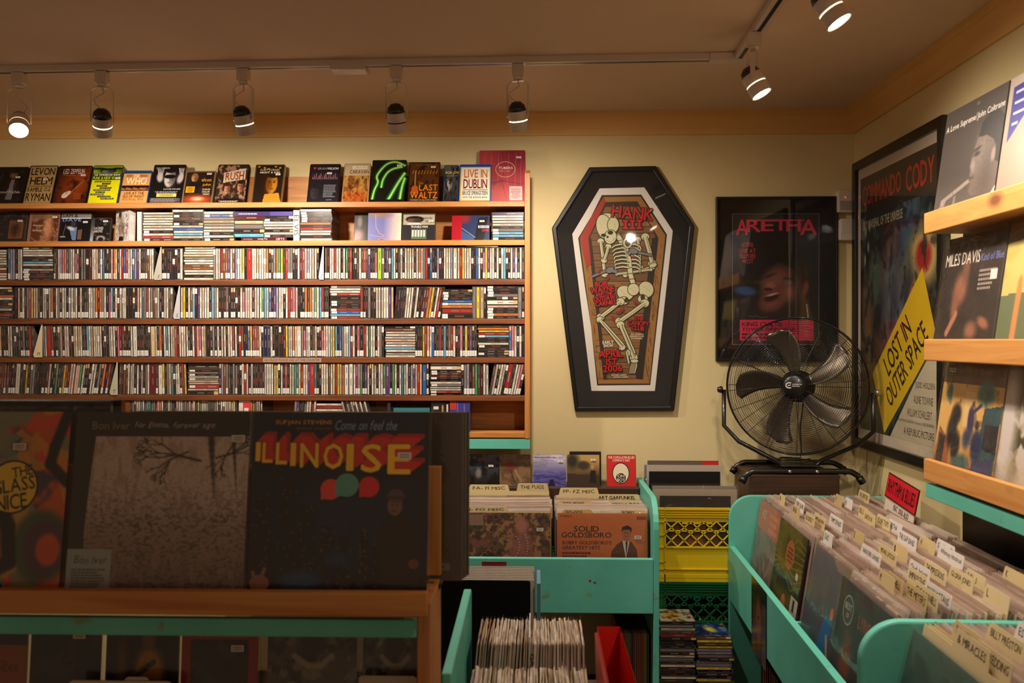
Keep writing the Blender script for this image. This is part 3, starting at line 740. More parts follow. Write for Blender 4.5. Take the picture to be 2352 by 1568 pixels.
def a5(A):
    A.rect(0, 0, 1, 1, (222, 160, 92)); A.rect(0, .93, 1, 1, (26, 62, 116)); A.text('THE', .38, .80, .58, .90, (250, 225, 190)); A.text('WHO', .12, .58, .88, .80, (250, 228, 196)); A.small(.1, .82, .36, .9, (90, 40, 20), 2); A.small(.6, .82, .9, .9, (90, 40, 20), 2)
    c = Canvas(40, 10, (60, 24, 14)); [c.head(x, .45, .34, (180, 110, 70), (30, 14, 8), (70, 30, 16)) for x in (.12, .37, .63, .88)]; A.canvas(c, 0, .38, 1, .55)
    k = (70, 34, 16); A.text('LIVE AT THE', .14, .26, .86, .35, k); A.text('ISLE OF WIGHT', .10, .16, .88, .245, k); A.text('FESTIVAL 1970', .10, .07, .86, .14, (170, 70, 30))
face_case('dvd_case', 271, 338, 390, 0, a5, color=(30, 70, 130), label='orange blu-ray case with blue top band and a strip of four faces', group=G1, sticker=(.8, .70))
def a6(A):
    c = Canvas(56, 70, (16, 15, 16)); c.head(.55, .66, .27, (206, 198, 196), (14, 13, 14), (60, 54, 56)); c.blob(.55, .70, .20, .055, (14, 12, 14), .15); c.blob(.22, .68, .10, .13, (200, 190, 186), .3, 20); c.blob(.90, .66, .10, .15, (200, 190, 186), .3, -20)
    for k in range(4): c.stroke([(.17 + .04 * k, .75), (.12 + .06 * k, .90)], .017, (196, 186, 180)); c.stroke([(.86 + .03 * k, .78), (.82 + .05 * k, .92)], .015, (196, 186, 180))
    c.poly([(0, 0), (1, 0), (1, .12), (0, .13)], (70, 66, 66)); c.noise(14, (20, 20, 20), .5, .55, .8) if False else None; A.canvas(c)
    A.text('ROY ORBISON', .06, .91, .5, .95, (200, 196, 196)); A.text('BLACK AND WHITE NIGHT', .40, .345, .95, .38, (210, 206, 204)); A.small(.05, .25, .95, .31, (170, 166, 166), 2, True); A.rect(.2, .155, .85, .245, (226, 208, 120)); A.small(.24, .17, .8, .235, (90, 80, 40), 3, True)
    A.small(.04, .02, .96, .12, (150, 146, 146), 5)
face_case('dvd_case', 340, 415, 375.5, 0, a6, label='black and white DVD case with raised hands and dark glasses', group=G1)
def a7(A):
    c = Canvas(44, 50, (40, 28, 22)); c.head(.3, .78, .13, (196, 150, 100), (150, 100, 60), (90, 50, 30)); c.poly([(.1, .3), (.12, .6), (.25, .68), (.45, .66), (.9, .9), (.92, .86), (.5, .5), (.5, .3)], (20, 18, 20)); c.blob(.5, .1, .5, .14, (190, 76, 40), .5); c.blob(.5, .12, .18, .06, (250, 190, 150), .6); A.canvas(c)
    A.text('elton', .56, .68, .9, .79, (226, 150, 30)); A.text('john', .62, .52, .9, .62, (226, 150, 30)); A.text('THE MILLION', .62, .40, .9, .45, (226, 210, 180)); A.text('DOLLAR', .64, .32, .9, .38, (226, 210, 180)); A.text('PIANO', .68, .24, .9, .30, (226, 210, 180)); A.rect(.06, .32, .36, .52, (234, 170, 20)); A.small(.1, .34, .32, .5, (120, 70, 10), 4, True)
    A.line([(.01, .01), (.99, .01), (.99, .99), (.01, .99), (.01, .01)], .0012, (200, 130, 70))
face_case('dvd_case', 416, 487, 391, 0, a7, color=(120, 104, 90), d=.011, label='clear case with yellow round-cornered sticker and reaching figure', group=G1, sticker=(.8, .86))
def a8(A):
    c = Canvas(54, 70, (50, 36, 26)); c.noise(12, (190, 140, 110), .48, .62, .8); c.blob(.5, .0, .6, .12, (16, 12, 12), .3); c.head(.8, .42, .15, (190, 128, 96), (30, 18, 14), (80, 40, 30)); c.head(.36, .36, .14, (200, 140, 110), (60, 34, 20), (90, 50, 34)); A.canvas(c)
    A.poly([(.2, .52), (.93, .62), (.93, .92), (.2, .80)], (206, 190, 160)); A.text('RUSH', .26, .60, .88, .80, (150, 46, 26), slope=.25); A.text('BEYOND THE LIGHTED STAGE', .28, .535, .85, .565, (50, 34, 24), slope=1.2)
    A.small(.12, .01, .8, .05, (220, 200, 180), 2, True)
face_case('dvd_case', 490, 563, 375, 0, a8, label='DVD case showing a long haired crowd under a cream name banner', group=G1, sticker=(.78, .82))
def a9(A):
    c = Canvas(50, 68, (34, 20, 10)); c.head(.62, .50, .30, (178, 120, 26), (36, 20, 8), (84, 36, 10), side=-1); c.poly([(.35, 0), (.4, .22), (.9, .25), (1, 0)], (190, 130, 40)); c.noise(16, (40, 22, 8), .55, .6, .8) if False else None; [c.blob(x, .96 - (i % 3) * .03, .04, .02, (236, 180, 40), .6) for i, x in enumerate((.1, .3, .45, .7, .86))]; A.canvas(c)
    A.text('KURT COBAIN', .16, .85, .84, .90, (220, 206, 180), 0); A.text('ABOUT A SON', .14, .78, .86, .83, (240, 232, 214))
face_case('dvd_case', 577, 646, 375, 0, a9, color=(90, 76, 60), label='amber DVD case with a long haired face beside the empty gap', group=G1, sticker=(.80, .70))
def a10(A):
    c = Canvas(50, 66, (24, 22, 28)); c.head(.2, .26, .2, (46, 44, 50), (22, 20, 24), (28, 26, 32)); c.noise(14, (150, 90, 110), .52, .66, .0); c.poly([(.05, .62), (.95, .62), (.95, .78), (.05, .78)], (40, 30, 40)); [c.stroke([(.1 + .055 * i, .62), (.1 + .055 * i, .66 + .05 * ((i * 7) % 3))], .012, (150, 100, 110)) for i in range(16)]; A.canvas(c)
    A.text('BRIAN', .25, .87, .55, .93, (150, 146, 156), 0); A.text('WILSON', .57, .87, .95, .93, (220, 214, 216)); A.ell(.14, .91, .05, .03, (190, 40, 50), 12); A.small(.5, .12, .95, .47, (120, 120, 130), 8); A.small(.62, .04, .88, .08, (80, 120, 170), 1)
face_case('dvd_case', 704, 776, 374, 0, a10, label='black DVD case with a tiny red heart and a stage photograph', group=G1, sticker=(.66, .72))
def a11(A):
    c = Canvas(40, 60, (176, 130, 62)); c.noise(9, (110, 60, 24), .5, .62, .8); c.blob(.5, .1, .6, .18, (170, 74, 26), .5, k=.8); c.noise(18, (60, 34, 18), .58, .64, .7); A.canvas(c)
    A.rect(0, .70, 1, 1, (186, 160, 128)); A.text('CARAVAN', .2, .75, .98, .85, (90, 56, 40), 1); A.rect(.3, .88, .9, .96, (226, 218, 200)); A.text('CARAVAN', .34, .895, .86, .945, (50, 40, 34), 0, jitter=.06)
face_case('dvd_case', 784, 846, 373, 0, a11, color=(150, 126, 100), label='ochre patterned case with handwritten name tag', group=G1)
def a12(A):
    A.rect(0, 0, 1, 1, (14, 18, 14))
    for w, c in ((.020, (16, 60, 26)), (.011, (40, 150, 60)), (.005, (190, 236, 110))):
        A.line(smooth([(.05, .03), (.10, .30), (.22, .48), (.12, .60), (.28, .80), (.45, .93), (.70, .97), (.98, .86)]), w, c)
        A.line(smooth([(.98, .70), (.80, .48), (.62, .20), (.50, .02)]), w * 1.3, c); A.line(smooth([(.30, .34), (.33, .55), (.52, .78), (.90, .84)]), w, c); A.line(smooth([(.98, .58), (.90, .34), (.86, .02)]), w * 1.2, c)
    A.rect(0, 0, 1, .07, (10, 12, 10))
face_case('dvd_case', 849, 929, 364, 0, a12, color=(12, 12, 12), d=.02, label='glossy black case with green neon tube curves', group=G1, sticker=(.8, .83), inset=(.001, .001, .001, .001))
def a13(A):
    c = Canvas(50, 66, (46, 26, 12)); c.grad((60, 34, 12), (92, 52, 18)); c.noise(10, (26, 14, 8), .5, .7, .8); [c.stroke([(.1 + i * .1, .72), (.13 + i * .1, .80)], .012, (190, 120, 50)) for i in range(9)]; A.canvas(c)
    o = (222, 124, 28); A.line([(.2, .38), (.2, .80)], .004, (200, 130, 70)); A.ell(.2, .34, .11, .075, (186, 84, 28)); A.ell(.2, .27, .12, .06, (186, 84, 28)); A.text('SPECIAL EDITION', .2, .935, .9, .96, (150, 100, 50), 0)
    A.text('The', .32, .45, .48, .50, o, 0); A.text('LAST', .34, .28, .97, .44, o); A.text('WALTZ', .06, .08, .97, .25, o); A.text('THE FINEST OF ALL ROCK MOVIES', .06, .025, .94, .055, (230, 200, 160), 0)
face_case('dvd_case', 935, 1008, 369.5, 0, a13, label='brown DVD case with orange lettering and small upright guitar', group=G1, sticker=(.78, .84))
def a14(A):
    c = Canvas(40, 56, (70, 68, 70)); c.grad((40, 38, 40), (90, 88, 88)); c.blob(.3, .45, .2, .12, (190, 186, 180), .7); c.noise(8, (20, 20, 22), .5, .65, .9); A.canvas(c)
    A.text('BON JOVI', .06, .75, 1.1, .85, (220, 196, 40)); A.text('LIVE AT MADISON', .06, .71, .95, .73, (200, 200, 200), 0)
face_case('dvd_case', 1017, 1052, 377, 0, a14, color=(24, 66, 96), d=.012, label='blu-ray with yellow title, mostly behind the white blue-rimmed case', group=G1)
def a15(A):
    A.rect(0, 0, 1, 1, (236, 228, 210)); A.line([(.01, .01), (.99, .01), (.99, .99), (.01, .99), (.01, .01)], .005, (214, 170, 60))
    A.text('LIVE IN', .12, .68, .90, .93, (206, 104, 30)); A.text('DUBLIN', .10, .36, .90, .64, (130, 22, 26)); A.rect(.08, .32, .92, .335, (60, 40, 40)); A.text('BRUCE SPRINGSTEEN', .08, .17, .92, .29, (38, 48, 76)); A.text('WITH THE SESSIONS BAND', .08, .08, .92, .13, (40, 34, 34))
face_case('dvd_case', 1053, 1128, 375, 0, a15, color=(20, 74, 160), d=.013, label='white blu-ray with orange and maroon lettering in bright blue case', group=G1, inset=(.005, .005, .004, .012), sticker=(.86, .80), Y=YF + .018)
def a16(A):
    c = Canvas(60, 74, (176, 66, 74)); c.blob(.8, .9, .4, .25, (140, 40, 58), .6); c.blob(.4, .15, .4, .2, (206, 96, 96), .5); A.canvas(c)
    for p in ([(.5, 1), (.56, .7), (.5, .4), (.6, .1)], [(.7, 1), (.9, .8), (.95, .6)], [(.3, .35), (.5, .42), (1, .36)], [(.6, .98), (.8, .9), (1, .93)]): A.line(p, .0014, (110, 30, 50))
    for x in (.1, .25, .4, .62, .78, .9): A.line([(x, .3), (x + .02, .95)], .0006, (224, 150, 150))
    A.line([(.28, .38), (.5, .44), (.55, .42), (.75, .38)], .004, (90, 70, 110), .001)
    pts = [(.57 + .21 * math.cos(k * math.pi / 18), .64 + .145 * math.sin(k * math.pi / 18)) for k in range(37)]; A.line(pts, .0016, (240, 206, 196)); A.text('TUBERS', .42, .645, .73, .69, (244, 214, 204)); A.text('Mark Jowett', .45, .59, .68, .625, (240, 200, 190), 0)
    A.rect(.66, .06, .94, .32, (228, 208, 204)); A.small(.69, .09, .91, .29, (180, 90, 100), 9, True)
face_case('songbook', 1100, 1206, 343, 0, a16, color=(150, 60, 70), d=.012, lean=9, Y=YF + .066, label='tall rose-red book with circled title behind the other cases', cat='book', sticker=(.86, .84), inset=(.0005,) * 4, matname='print')

# second board, face-out CDs
G2 = 'CD cases leaning face out on the second board'
def b1(A):
    c = Canvas(30, 34, (44, 40, 40)); c.poly([(.42, .1), (.95, .1), (.95, .75), (.42, .75)], (120, 70, 46)); c.blob(.66, .4, .15, .22, (60, 40, 34), .5); c.noise(8, (90, 88, 88), .6, .75, .5); A.canvas(c)
face_case('cd_case', -14, 56, 488, 1, b1, color=(70, 60, 56), d=.0105, lean=12, label='scuffed CD case with small bronze picture, cut by the picture edge', cat='cd', group=G2, sticker=(.8, .66), h=.125)
def b2(A):
    c = Canvas(40, 34, (92, 54, 36)); c.blob(.62, .5, .16, .5, (190, 128, 92), .5); c.noise(12, (214, 160, 120), .55, .68, .5); c.poly([(0, .75), (1, .85), (1, 1), (0, 1)], (140, 108, 80), .7); A.canvas(c); A.text('Moonlight', .06, .52, .44, .60, (220, 196, 170), 0); A.text('Serenades', .06, .36, .42, .44, (220, 196, 170), 0)
face_case('cd_case', 61, 131, 490, 1, b2, color=(150, 104, 96), d=.0105, lean=12, label='brown toned CD case with pink spine, leaning beside a black one', cat='cd', group=G2, sticker=(.86, .80), h=.122, inset=(.012, .003, .003, .003))
def b3(A):
    c = Canvas(50, 40, (18, 18, 22)); c.blob(.42, .6, .09, .12, (60, 50, 56), .4); c.poly([(.3, .45), (.55, .50), (.56, .02), (.44, .02)], (96, 122, 162)); c.poly([(.6, .4), (.75, .42), (.74, .05), (.6, .05)], (104, 80, 60)); c.blob(.35, .45, .14, .06, (190, 196, 214), .4, -20); A.canvas(c)
    A.rect(0, .84, 1, 1, (128, 122, 120)); A.text('SAM &', .03, .85, .55, .97, (28, 24, 24)); A.rect(0, .80, 1, .835, (206, 206, 214)); A.text('DAVE', .05, .70, .68, .80, (110, 150, 206)); A.line([(.1, .1), (.17, .62)], .0008, (160, 150, 150)); A.small(.02, .12, .22, .18, (190, 190, 190), 2)
face_case('cd_case', 133, 206, 487, 1, b3, color=(40, 36, 38), d=.012, lean=12, label='blue and black CD case with two seated figures under bold lettering', cat='cd', group=G2, sticker=(.82, .62))
def b4(A):
    c = Canvas(34, 34, (26, 24, 24)); c.blob(.5, .12, .26, .12, (170, 160, 156), .3); c.blob(.5, .08, .16, .1, (26, 24, 24), .2); c.noise(9, (120, 116, 112), .6, .7, .6); A.canvas(c); A.text('SACRED', .04, .52, .6, .62, (200, 196, 190), 1, slope=.2); A.text('ARROWS', .04, .38, .56, .49, (200, 196, 190), 1, slope=.2)
face_case('cd_case', 209, 252, 500, 1, b4, color=(60, 54, 52), d=.0105, lean=12, label='small dark CD case with pale arched shape, between two larger covers', cat='cd', group=G2, sticker=(.7, .80), Y=YF + .04)
def b5(A):
    c = Canvas(34, 34, (214, 204, 204)); c.blob(.3, .85, .12, .12, (40, 34, 34), .3); c.blob(.38, .45, .24, .34, (150, 132, 110), .4); c.noise(14, (70, 60, 54), .56, .62, .6); c.poly([(.2, 0), (.6, 0), (.56, .14), (.24, .14)], (26, 22, 26)); A.canvas(c)
    A.text('RICHARD', .5, .46, .98, .60, (70, 50, 50)); A.text('SOUL', .62, .33, .96, .43, (190, 90, 150)); A.text('ROCKS', .58, .2, .97, .30, (70, 50, 50))
o = face_case('booklet_set', 259, 302, 482, 1, b5, color=(206, 198, 196), d=.03, lean=2, yaw=-R(24), Y=YF + .030, label='white box set turned at an angle, spines showing beside stacked CDs', cat='cd', artmat='print', matname='print')
m = MB()
for k in range(4): hw_ = max(v.co.x for v in o.data.vertices); m.box(hw_, hw_ + .0003, .002 + k * .0072, .0065 + k * .0072, .003, .105, (232, 226, 220)); m.box(hw_ + .0003, hw_ + .0004, .0038 + k * .0072, .0046 + k * .0072, .03, .08, (60, 50, 60)); 
m.build('booklet_spines', M['print'], o)
m = MB(); m.box(-.009, .009, 0, .13, 0, .1165, (224, 216, 212)); o = m.build('white_booklet', M['print']); o.location = (xpx(315), YF + .02, BT[1] + .0005); tag(o, 'plain white booklet upright against the first flat stack', 'booklet')
m = MB(); w5 = xpx(672) - xpx(534); m.box(0, w5, 0, .13, 0, .0178, (60, 48, 96)); m.box(w5 * .62, w5 - .002, -.0004, 0, .001, .017, (84, 70, 140)); o = m.build('box_set', M['gloss']); o.location = (xpx(534), YF + .005, at(600, 496, Y=YF).z + .0004); tag(o, 'wide violet box set bridging two short stacks of CDs', 'box set')
A = Art(w5 * .9, .014, None, 4); A.small(.05, .2, .5, .8, (190, 180, 210), 1); A.build('lettering', o, 'print', 0, (w5 / 2, -.0006, .002))
m = MB(); w5 = xpx(658) - xpx(553); m.box(0, w5, 0, .13, 0, .0125, (70, 26, 40)); o = m.build('box_set', M['gloss']); o.location = (xpx(553), YF + .004, BT[1] + .0005); tag(o, 'maroon box set lying beneath the short stacks, white lettering', 'box set')
A = Art(w5 * .94, .009, None, 4); A.text('Loving You', .36, .1, .58, .9, (236, 220, 220)); A.text('GIFTS', .78, .05, .98, .95, (236, 160, 190)); A.small(.02, .2, .3, .8, (170, 130, 130), 1); A.build('lettering', o, 'print', 0, (w5 / 2, -.0003, .0015))
o = slab_case('name_divider', .0235, .118, .13, (226, 220, 214), .001, 'matte'); o.location = (xpx(680.5), YF + .002, BT[1] + .0005); tag(o, 'white upright divider reading ELVIS between CD stacks', 'divider')
A = Art(.0235, .118, None, 3); A.text('ELVIS', -1.2, .42, 2.2, .58, (60, 56, 56), 0, rot=-90); A.build('lettering', o, 'matte')
def b6(A):
    c = Canvas(30, 40, (54, 50, 50)); c.blob(.4, .7, .2, .2, (120, 110, 106), .4); c.blob(.3, .2, .4, .2, (150, 110, 110), .5); A.canvas(c)
face_case('cd_case', 812, 843, 488, 1, b6, color=(60, 54, 54), d=.0105, lean=12, label='grey CD case with pink guitar, half hidden by the pale blue one', cat='cd', group=G2, Y=YF + .05)
def b7(A):
    c = Canvas(50, 42, (122, 126, 176)); c.grad((112, 116, 176), (250, 214, 190), .45, .95, True); c.blob(.35, .95, .3, .12, (150, 120, 110), .6); A.canvas(c)
    A.line([(.22, .98), (.24, .5), (.34, .28), (.5, .18)], .0016, (226, 170, 120)); A.line([(.05, .22), (.3, .16), (.5, .16)], .0012, (220, 160, 120)); A.line([(.3, .04), (.42, .12), (.56, .04)], .0015, (220, 160, 120))
face_case('cd_case', 844, 921, 489, 1, b7, color=(170, 150, 160), d=.008, lean=10, label='pale blue CD sleeve fading to glowing white, on the second board', cat='cd', group=G2, inset=(.0005,) * 4)
def b8(A):
    A.rect(0, 0, 1, 1, (44, 42, 46)); c = Canvas(44, 24, (176, 168, 146)); c.head(.34, .45, .3, (110, 84, 66), (24, 20, 20), (50, 36, 30)); c.poly([(.1, 0), (.2, .2), (.5, .2), (.6, 0)], (230, 224, 216)); A.canvas(c, 0, .58, 1, .98)
    A.text('MARVIN', .60, .80, .92, .87, (30, 28, 28), 1, shear=.2); A.text('GAYE', .70, .68, .92, .76, (30, 28, 28), 1, shear=.2); A.text('TROUBLE MAN', .24, .46, .78, .55, (232, 226, 214)); A.rect(.26, .03, .74, .42, (90, 116, 96)); [A.rect(.28 + .09 * k, .12, .34 + .09 * k, .38, (214, 206, 196)) for k in range(5)]; [A.ell(.31 + .09 * k, .40, .02, .025, (60, 46, 40), 10) for k in range(5)]
face_case('cd_case', 923, 1000, 489, 1, b8, color=(60, 54, 52), d=.012, lean=10, label='black CD sleeve with a row of five pale figures', cat='cd', group=G2, sticker=(.86, .66))
def b9(A):
    A.rect(0, 0, .26, 1, (168, 22, 38)); c = Canvas(50, 40, (40, 54, 96)); c.poly([(0, .4), (.5, .1), (1, .0), (1, 0), (0, 0)], (60, 84, 140)); c.poly([(.45, 0), (.6, .9), (.95, .95), (.8, .0)], (20, 20, 28)); c.blob(.1, .9, .2, .2, (140, 40, 50), .5); c.stroke([(0, .5), (.5, .12)], .012, (160, 150, 160)); A.canvas(c, .26, 0, 1, 1); A.rect(.70, .50, .99, .60, (206, 204, 210)); A.text('BLUES', .73, .52, .96, .58, (40, 40, 60)); A.text('ONE', .80, .36, .99, .46, (214, 46, 36))
face_case('cd_case', 1037, 1124, 495, 1, b9, color=(150, 24, 36), d=.014, lean=14, label='CD sleeve with wide red margin and blue night street picture', cat='cd', group=G2, sticker=(.8, .72), inset=(.0005,) * 4)

# leaning triangular dividers between the packed CDs, flat cases lying on top
def wedge(row, px_foot, px_tall, col, mark, label):
    m = MB(); a, b = xpx(px_foot), xpx(px_tall); z0 = BT[row] - .0005; h = .128; w = b - a
    pts = [(.004, 0), (w, .0), (w, h), (w - .004, h), (0, .010)]
    m.prism(pts, -.006, -.0048, col); o = m.build('divider_card', M['matte']); o.location = (a, YF + .003, z0 + .0008); tag(o, label, 'divider', 'plastic letter dividers among the CDs')
    A = Art(w, h, None, 2); A.text(mark, .45, .05, .75, .16, (70, 60, 60), 0, shear=.2); A.build('lettering', o, 'matte', 0, (w / 2, -.0062, 0))
wedge(2, 353, 372, (176, 170, 156), 'J', 'grey wedge-shaped divider card with torn top in the highest packed row')
wedge(2, 732, 744, (196, 192, 200), 'O', 'narrow grey wedge-shaped divider card marked with an oval, highest packed row')
wedge(3, 398, 414, (186, 184, 190), 'S', 'grey wedge-shaped divider card in the second packed row')
wedge(4, 77, 98, (226, 206, 170), 'M', 'cream wedge-shaped divider card in the third packed row')
wedge(5, 252, 271, (190, 184, 160), 'T', 'grey green wedge-shaped divider card in the lowest full row')
def flat_case(row, p0, p1, pyt, th, col, label, tilt=0, c2=None):
    m = MB(); w = xpx(p1) - xpx(p0); m.box(0, w, 0, .125, 0, th, col); o = m.build('cd_case', M['jewel']); z = at((p0 + p1) / 2, pyt, Y=YF).z - th
    o.location = (xpx(p0), YF + .008, max(z, BT[row] + TH_ + .0035)); o.rotation_euler = (0, R(tilt), 0); tag(o, label, 'cd', 'CD cases lying flat on top of packed rows')
    A = Art(w - .006, th * .6, CC[c2 or 'w'], 1); A.build('paper_spine', o, 'print', 0, (w / 2, -.0004, th * .2))
flat_case(2, 1069, 1145, 566, .0055, (30, 28, 28), 'thin black CD sleeve lying across the tops of the highest packed row', 1.2, 'w')
flat_case(3, 483, 554, 655.5, .0045, (200, 190, 180), 'thin white CD sleeve lying on top of the second packed row')
flat_case(3, 829, 902, 655, .006, (130, 120, 150), 'lilac CD case lying on the second packed row beside the red script stack', -1.5, 'j')
flat_case(4, 364, 438, 743.5, .005, (196, 60, 44), 'thin red CD sleeve lying on top of the third packed row', 0, 'r')
flat_case(4, 575, 646, 744, .005, (220, 190, 176), 'thin peach CD sleeve lying over the third packed row', 0, 'P')
flat_case(4, 666, 740, 743, .005, (150, 100, 60), 'thin brown patterned CD sleeve lying over the third packed row', 0, 'B')
flat_case(4, 744, 815, 744, .005, (90, 84, 84), 'thin grey CD case lying over the third packed row', 0, 'n')
flat_case(5, 1038, 1115, 832, .004, (210, 170, 120), 'thin tan CD sleeve lying on top of the lowest full row', 0, 'e')
m = MB(); w = xpx(1033.5) - xpx(1011); 
def book(px0, px1, pyt, col, label, bands=(), h=None, d=.12):
    a, b = xpx(px0), xpx(px1); z1 = at(px0, pyt, Y=YF).z; z0 = BT[6] + .0005; m = MB(); m.box(0, b - a, 0, d, 0, z1 - z0, col); o = m.build('box_set', M['gloss']); o.location = (a, YF + .006, z0); tag(o, label, 'box set')
    A = Art(b - a, z1 - z0, None, int(px0))
    for u0, v0, u1, v1, c in bands: A.rect(u0, v0, u1, v1, c)
    if bands: A.build('spine_print', o, 'print', 0, ((b - a) / 2, -.0003, 0))
book(547, 575, 918, (226, 214, 206), 'white box set with red and turquoise band, standing above the front rack', [(.35, .55, 1, .92, (226, 60, 60)), (.35, .3, 1, .55, (90, 190, 170)), (.45, .62, .8, .74, (240, 236, 230))])
book(889, 896, 924, (60, 54, 54), 'slim dark box standing alone in the lowest row')
book(990, 1011, 922, (44, 40, 40), 'charcoal box set with white sticker in the lowest row', [(.25, .74, .8, .84, (226, 222, 214))])
book(1011.5, 1021, 924, (50, 40, 40), 'dark slim book with gold title marks in the lowest row', [(.3, .6, .7, .9, (190, 150, 90))])
book(1021.5, 1032, 923, (40, 32, 34), 'black slim book with white title marks in the lowest row', [(.35, .55, .7, .92, (220, 214, 204))])
book(1033, 1079, 921, (70, 64, 140), 'violet box set with red panel, tallest in the lowest row', [(0, .72, .32, 1, (190, 56, 50)), (.36, .05, .4, .95, (120, 112, 180)), (.7, .1, .74, .9, (120, 112, 180))])
m = MB(); w = xpx(986) - xpx(903); m.box(0, w, 0, .13, 0, .05, (60, 130, 140)); o = m.build('box_set', M['gloss']); o.location = (xpx(903), YF + .008, BT[6] + .0005 + .03); o.location.z = at(940, 937, Y=YF).z - .05; 
m = MB(); m.box(0, w, 0, .13, 0, o.location.z - BT[6] - .001, (40, 36, 38)); o2 = m.build('box_set', M['gloss']); o2.location = (xpx(903), YF + .008, BT[6] + .0004)
tag(o, 'teal topped box lying flat in the lowest row', 'box set'); tag(o2, 'dark box lying beneath the teal topped box', 'box set')

# ================================================================= FRAMED POSTERS
def P2(pts, Y, cx, cz): return [(at(x, y, Y=Y).x - cx, at(x, y, Y=Y).z - cz) for x, y in pts]
YW = YB - .001
Yf = YB - .022
out = [(1353.5, 383.5), (1507, 380.5), (1595.5, 519), (1549, 943), (1320.5, 944), (1267.5, 523)]
inn = [(1361, 395), (1500, 392.5), (1583, 520), (1538, 933), (1329, 934), (1279, 524)]
mat_i = [(1378, 432), (1481, 430), (1546.5, 530), (1505.5, 897.5), (1359.5, 897.5), (1315, 536.5)]
prn = [(1386.5, 450.5), (1473, 448), (1532.5, 538.5), (1495, 882), (1372.5, 882), (1330, 542)]
base = at(1432, 944, Y=Yf); cx, cz = base.x, base.z
cof = empty('framed_poster', (cx, YW, cz), (0, 0, 0), 'coffin-shaped black framed poster with a skeleton, hanging between shelf and fan', 'poster')
dy = Yf - YW
m = MB(); m.ring(P2(out, Yf, cx, cz), P2(inn, Yf, cx, cz), dy, 0); m.build('frame', M['black'], cof, .004)
m = MB(); m.prism(P2(inn, Yf, cx, cz), dy + .012, -.002, (34, 32, 34)); m.build('backing_mat', M['matte'], cof)
ox, oz = P2([(1240, 980)], Yf, cx, cz)[0]; pw = P2([(1640, 980)], Yf, cx, cz)[0][0] - ox; ph = P2([(1240, 360)], Yf, cx, cz)[0][1] - oz
def zc(*pts):     # coordinates read off the 1012 x 1568 crop of the poster
    return [(x / 1012.0, 1 - y / 1568.0) for x, y in pts]
A = Art(pw, ph, None, 11, 1.5e-5)
A.poly([((x - 1240) / 400, (980 - y) / 620) for x, y in mat_i], (232, 224, 216))
A.poly(zc((362, 221), (592, 219), (638, 290), (742, 452), (735, 520), (645, 1325), (335, 1328), (300, 990), (262, 745), (224, 470), (300, 345)), (38, 24, 14))
wd = (158, 108, 52); A.poly(zc((372, 232), (588, 230), (732, 455), (640, 1316), (342, 1318), (234, 470)), wd)
A.poly(zc((385, 262), (570, 258), (690, 466), (600, 1290), (372, 1292), (282, 478)), (58, 36, 18))
rr = random.Random(3)
def edge_x(y, left):
    if left: return 392 - (y - 262) * (110 / 216.) if y < 478 else 282 + (y - 478) * (90 / 814.)
    return 566 + (y - 258) * (120 / 208.) if y < 466 else 686 - (y - 466) * (88 / 824.)
y = 290
while y < 1285:
    h = rr.uniform(34, 46); c = rr.uniform(.8, 1.1); y2 = min(y + h - 4, 1288); A.poly(zc((edge_x(y, 1) + 6, y), (edge_x(y, 0) - 6, y + rr.uniform(-3, 3)), (edge_x(y2, 0) - 6, y2), (edge_x(y2, 1) + 6, y2)), tuple(v * c for v in (134, 92, 48)))
    for k in range(3): x = rr.uniform(300, 520); A.line(zc((x, y + rr.uniform(6, h - 8)), (x + rr.uniform(40, 120), y + rr.uniform(6, h - 8))), .0009, (50, 32, 18))
    y += h
for k in range(60):
    t = rr.random(); yy = 480 + t * 800; sx = rr.choice([edge_x(yy, 1) - rr.uniform(8, 34), edge_x(yy, 0) + rr.uniform(8, 36)]); A.line(zc((sx, yy), (sx + 3, yy + rr.uniform(14, 46))), .0009, (60, 38, 20))
A.poly(zc((690, 470), (655, 470), (560, 1285), (600, 1290)), (30, 22, 16)); A.poly(zc((300, 345), (372, 232), (384, 262), (284, 470), (300, 620), (270, 640), (234, 470)), (166, 44, 26))
A.poly(zc((285, 470), (300, 470), (392, 1290), (372, 1292)), (40, 26, 16))
bone, bs, ol = (206, 200, 158), (150, 142, 104), (34, 28, 20)
def blob(x, y, rx, ry, rot=0, c=bone): A.ell(x / 1012, 1 - y / 1568, (rx + 4) / 1012, (ry + 4) / 1568, ol, rot=rot); A.ell(x / 1012, 1 - y / 1568, rx / 1012, ry / 1568, c, rot=rot)
def bn(pts, w, w2=None, c=bone):
    q = zc(*pts); s = pw / 1012; A.line(q, (w + 8) * s, ol, ((w2 or w) + 8) * s); A.line(q, w * s, c, (w2 or w) * s)
def bone_(x0, y0, x1, y1, w, k=1.7):
    for x, yy in ((x0, y0), (x1, y1)): blob(x, yy, w * k * .55, w * k * .5)
    bn([(x0, y0), ((x0 + x1) / 2 + 2, (y0 + y1) / 2), (x1, y1)], w * .8)
    A.line(zc((x0 + w * .2, y0), (x1 + w * .2, y1)), w * .2 * pw / 1012, bs)
bone_(355, 490, 378, 680, 20); bone_(400, 520, 375, 600, 18); bone_(572, 480, 585, 640, 18); bone_(615, 465, 655, 620, 28, 1.5); bone_(545, 465, 520, 510, 16)
bone_(655, 640, 500, 685, 17); bone_(645, 655, 450, 680, 14, 1.4); blob(660, 630, 22, 12, 20)
bn([(450, 450), (480, 500), (505, 540), (520, 600), (528, 680), (545, 740)], 26)
for k in range(9): x, yy = 452 + k * 11, 455 + k * 32; A.line(zc((x - 16, yy), (x + 20, yy - 4)), 4 * pw / 1012, ol)
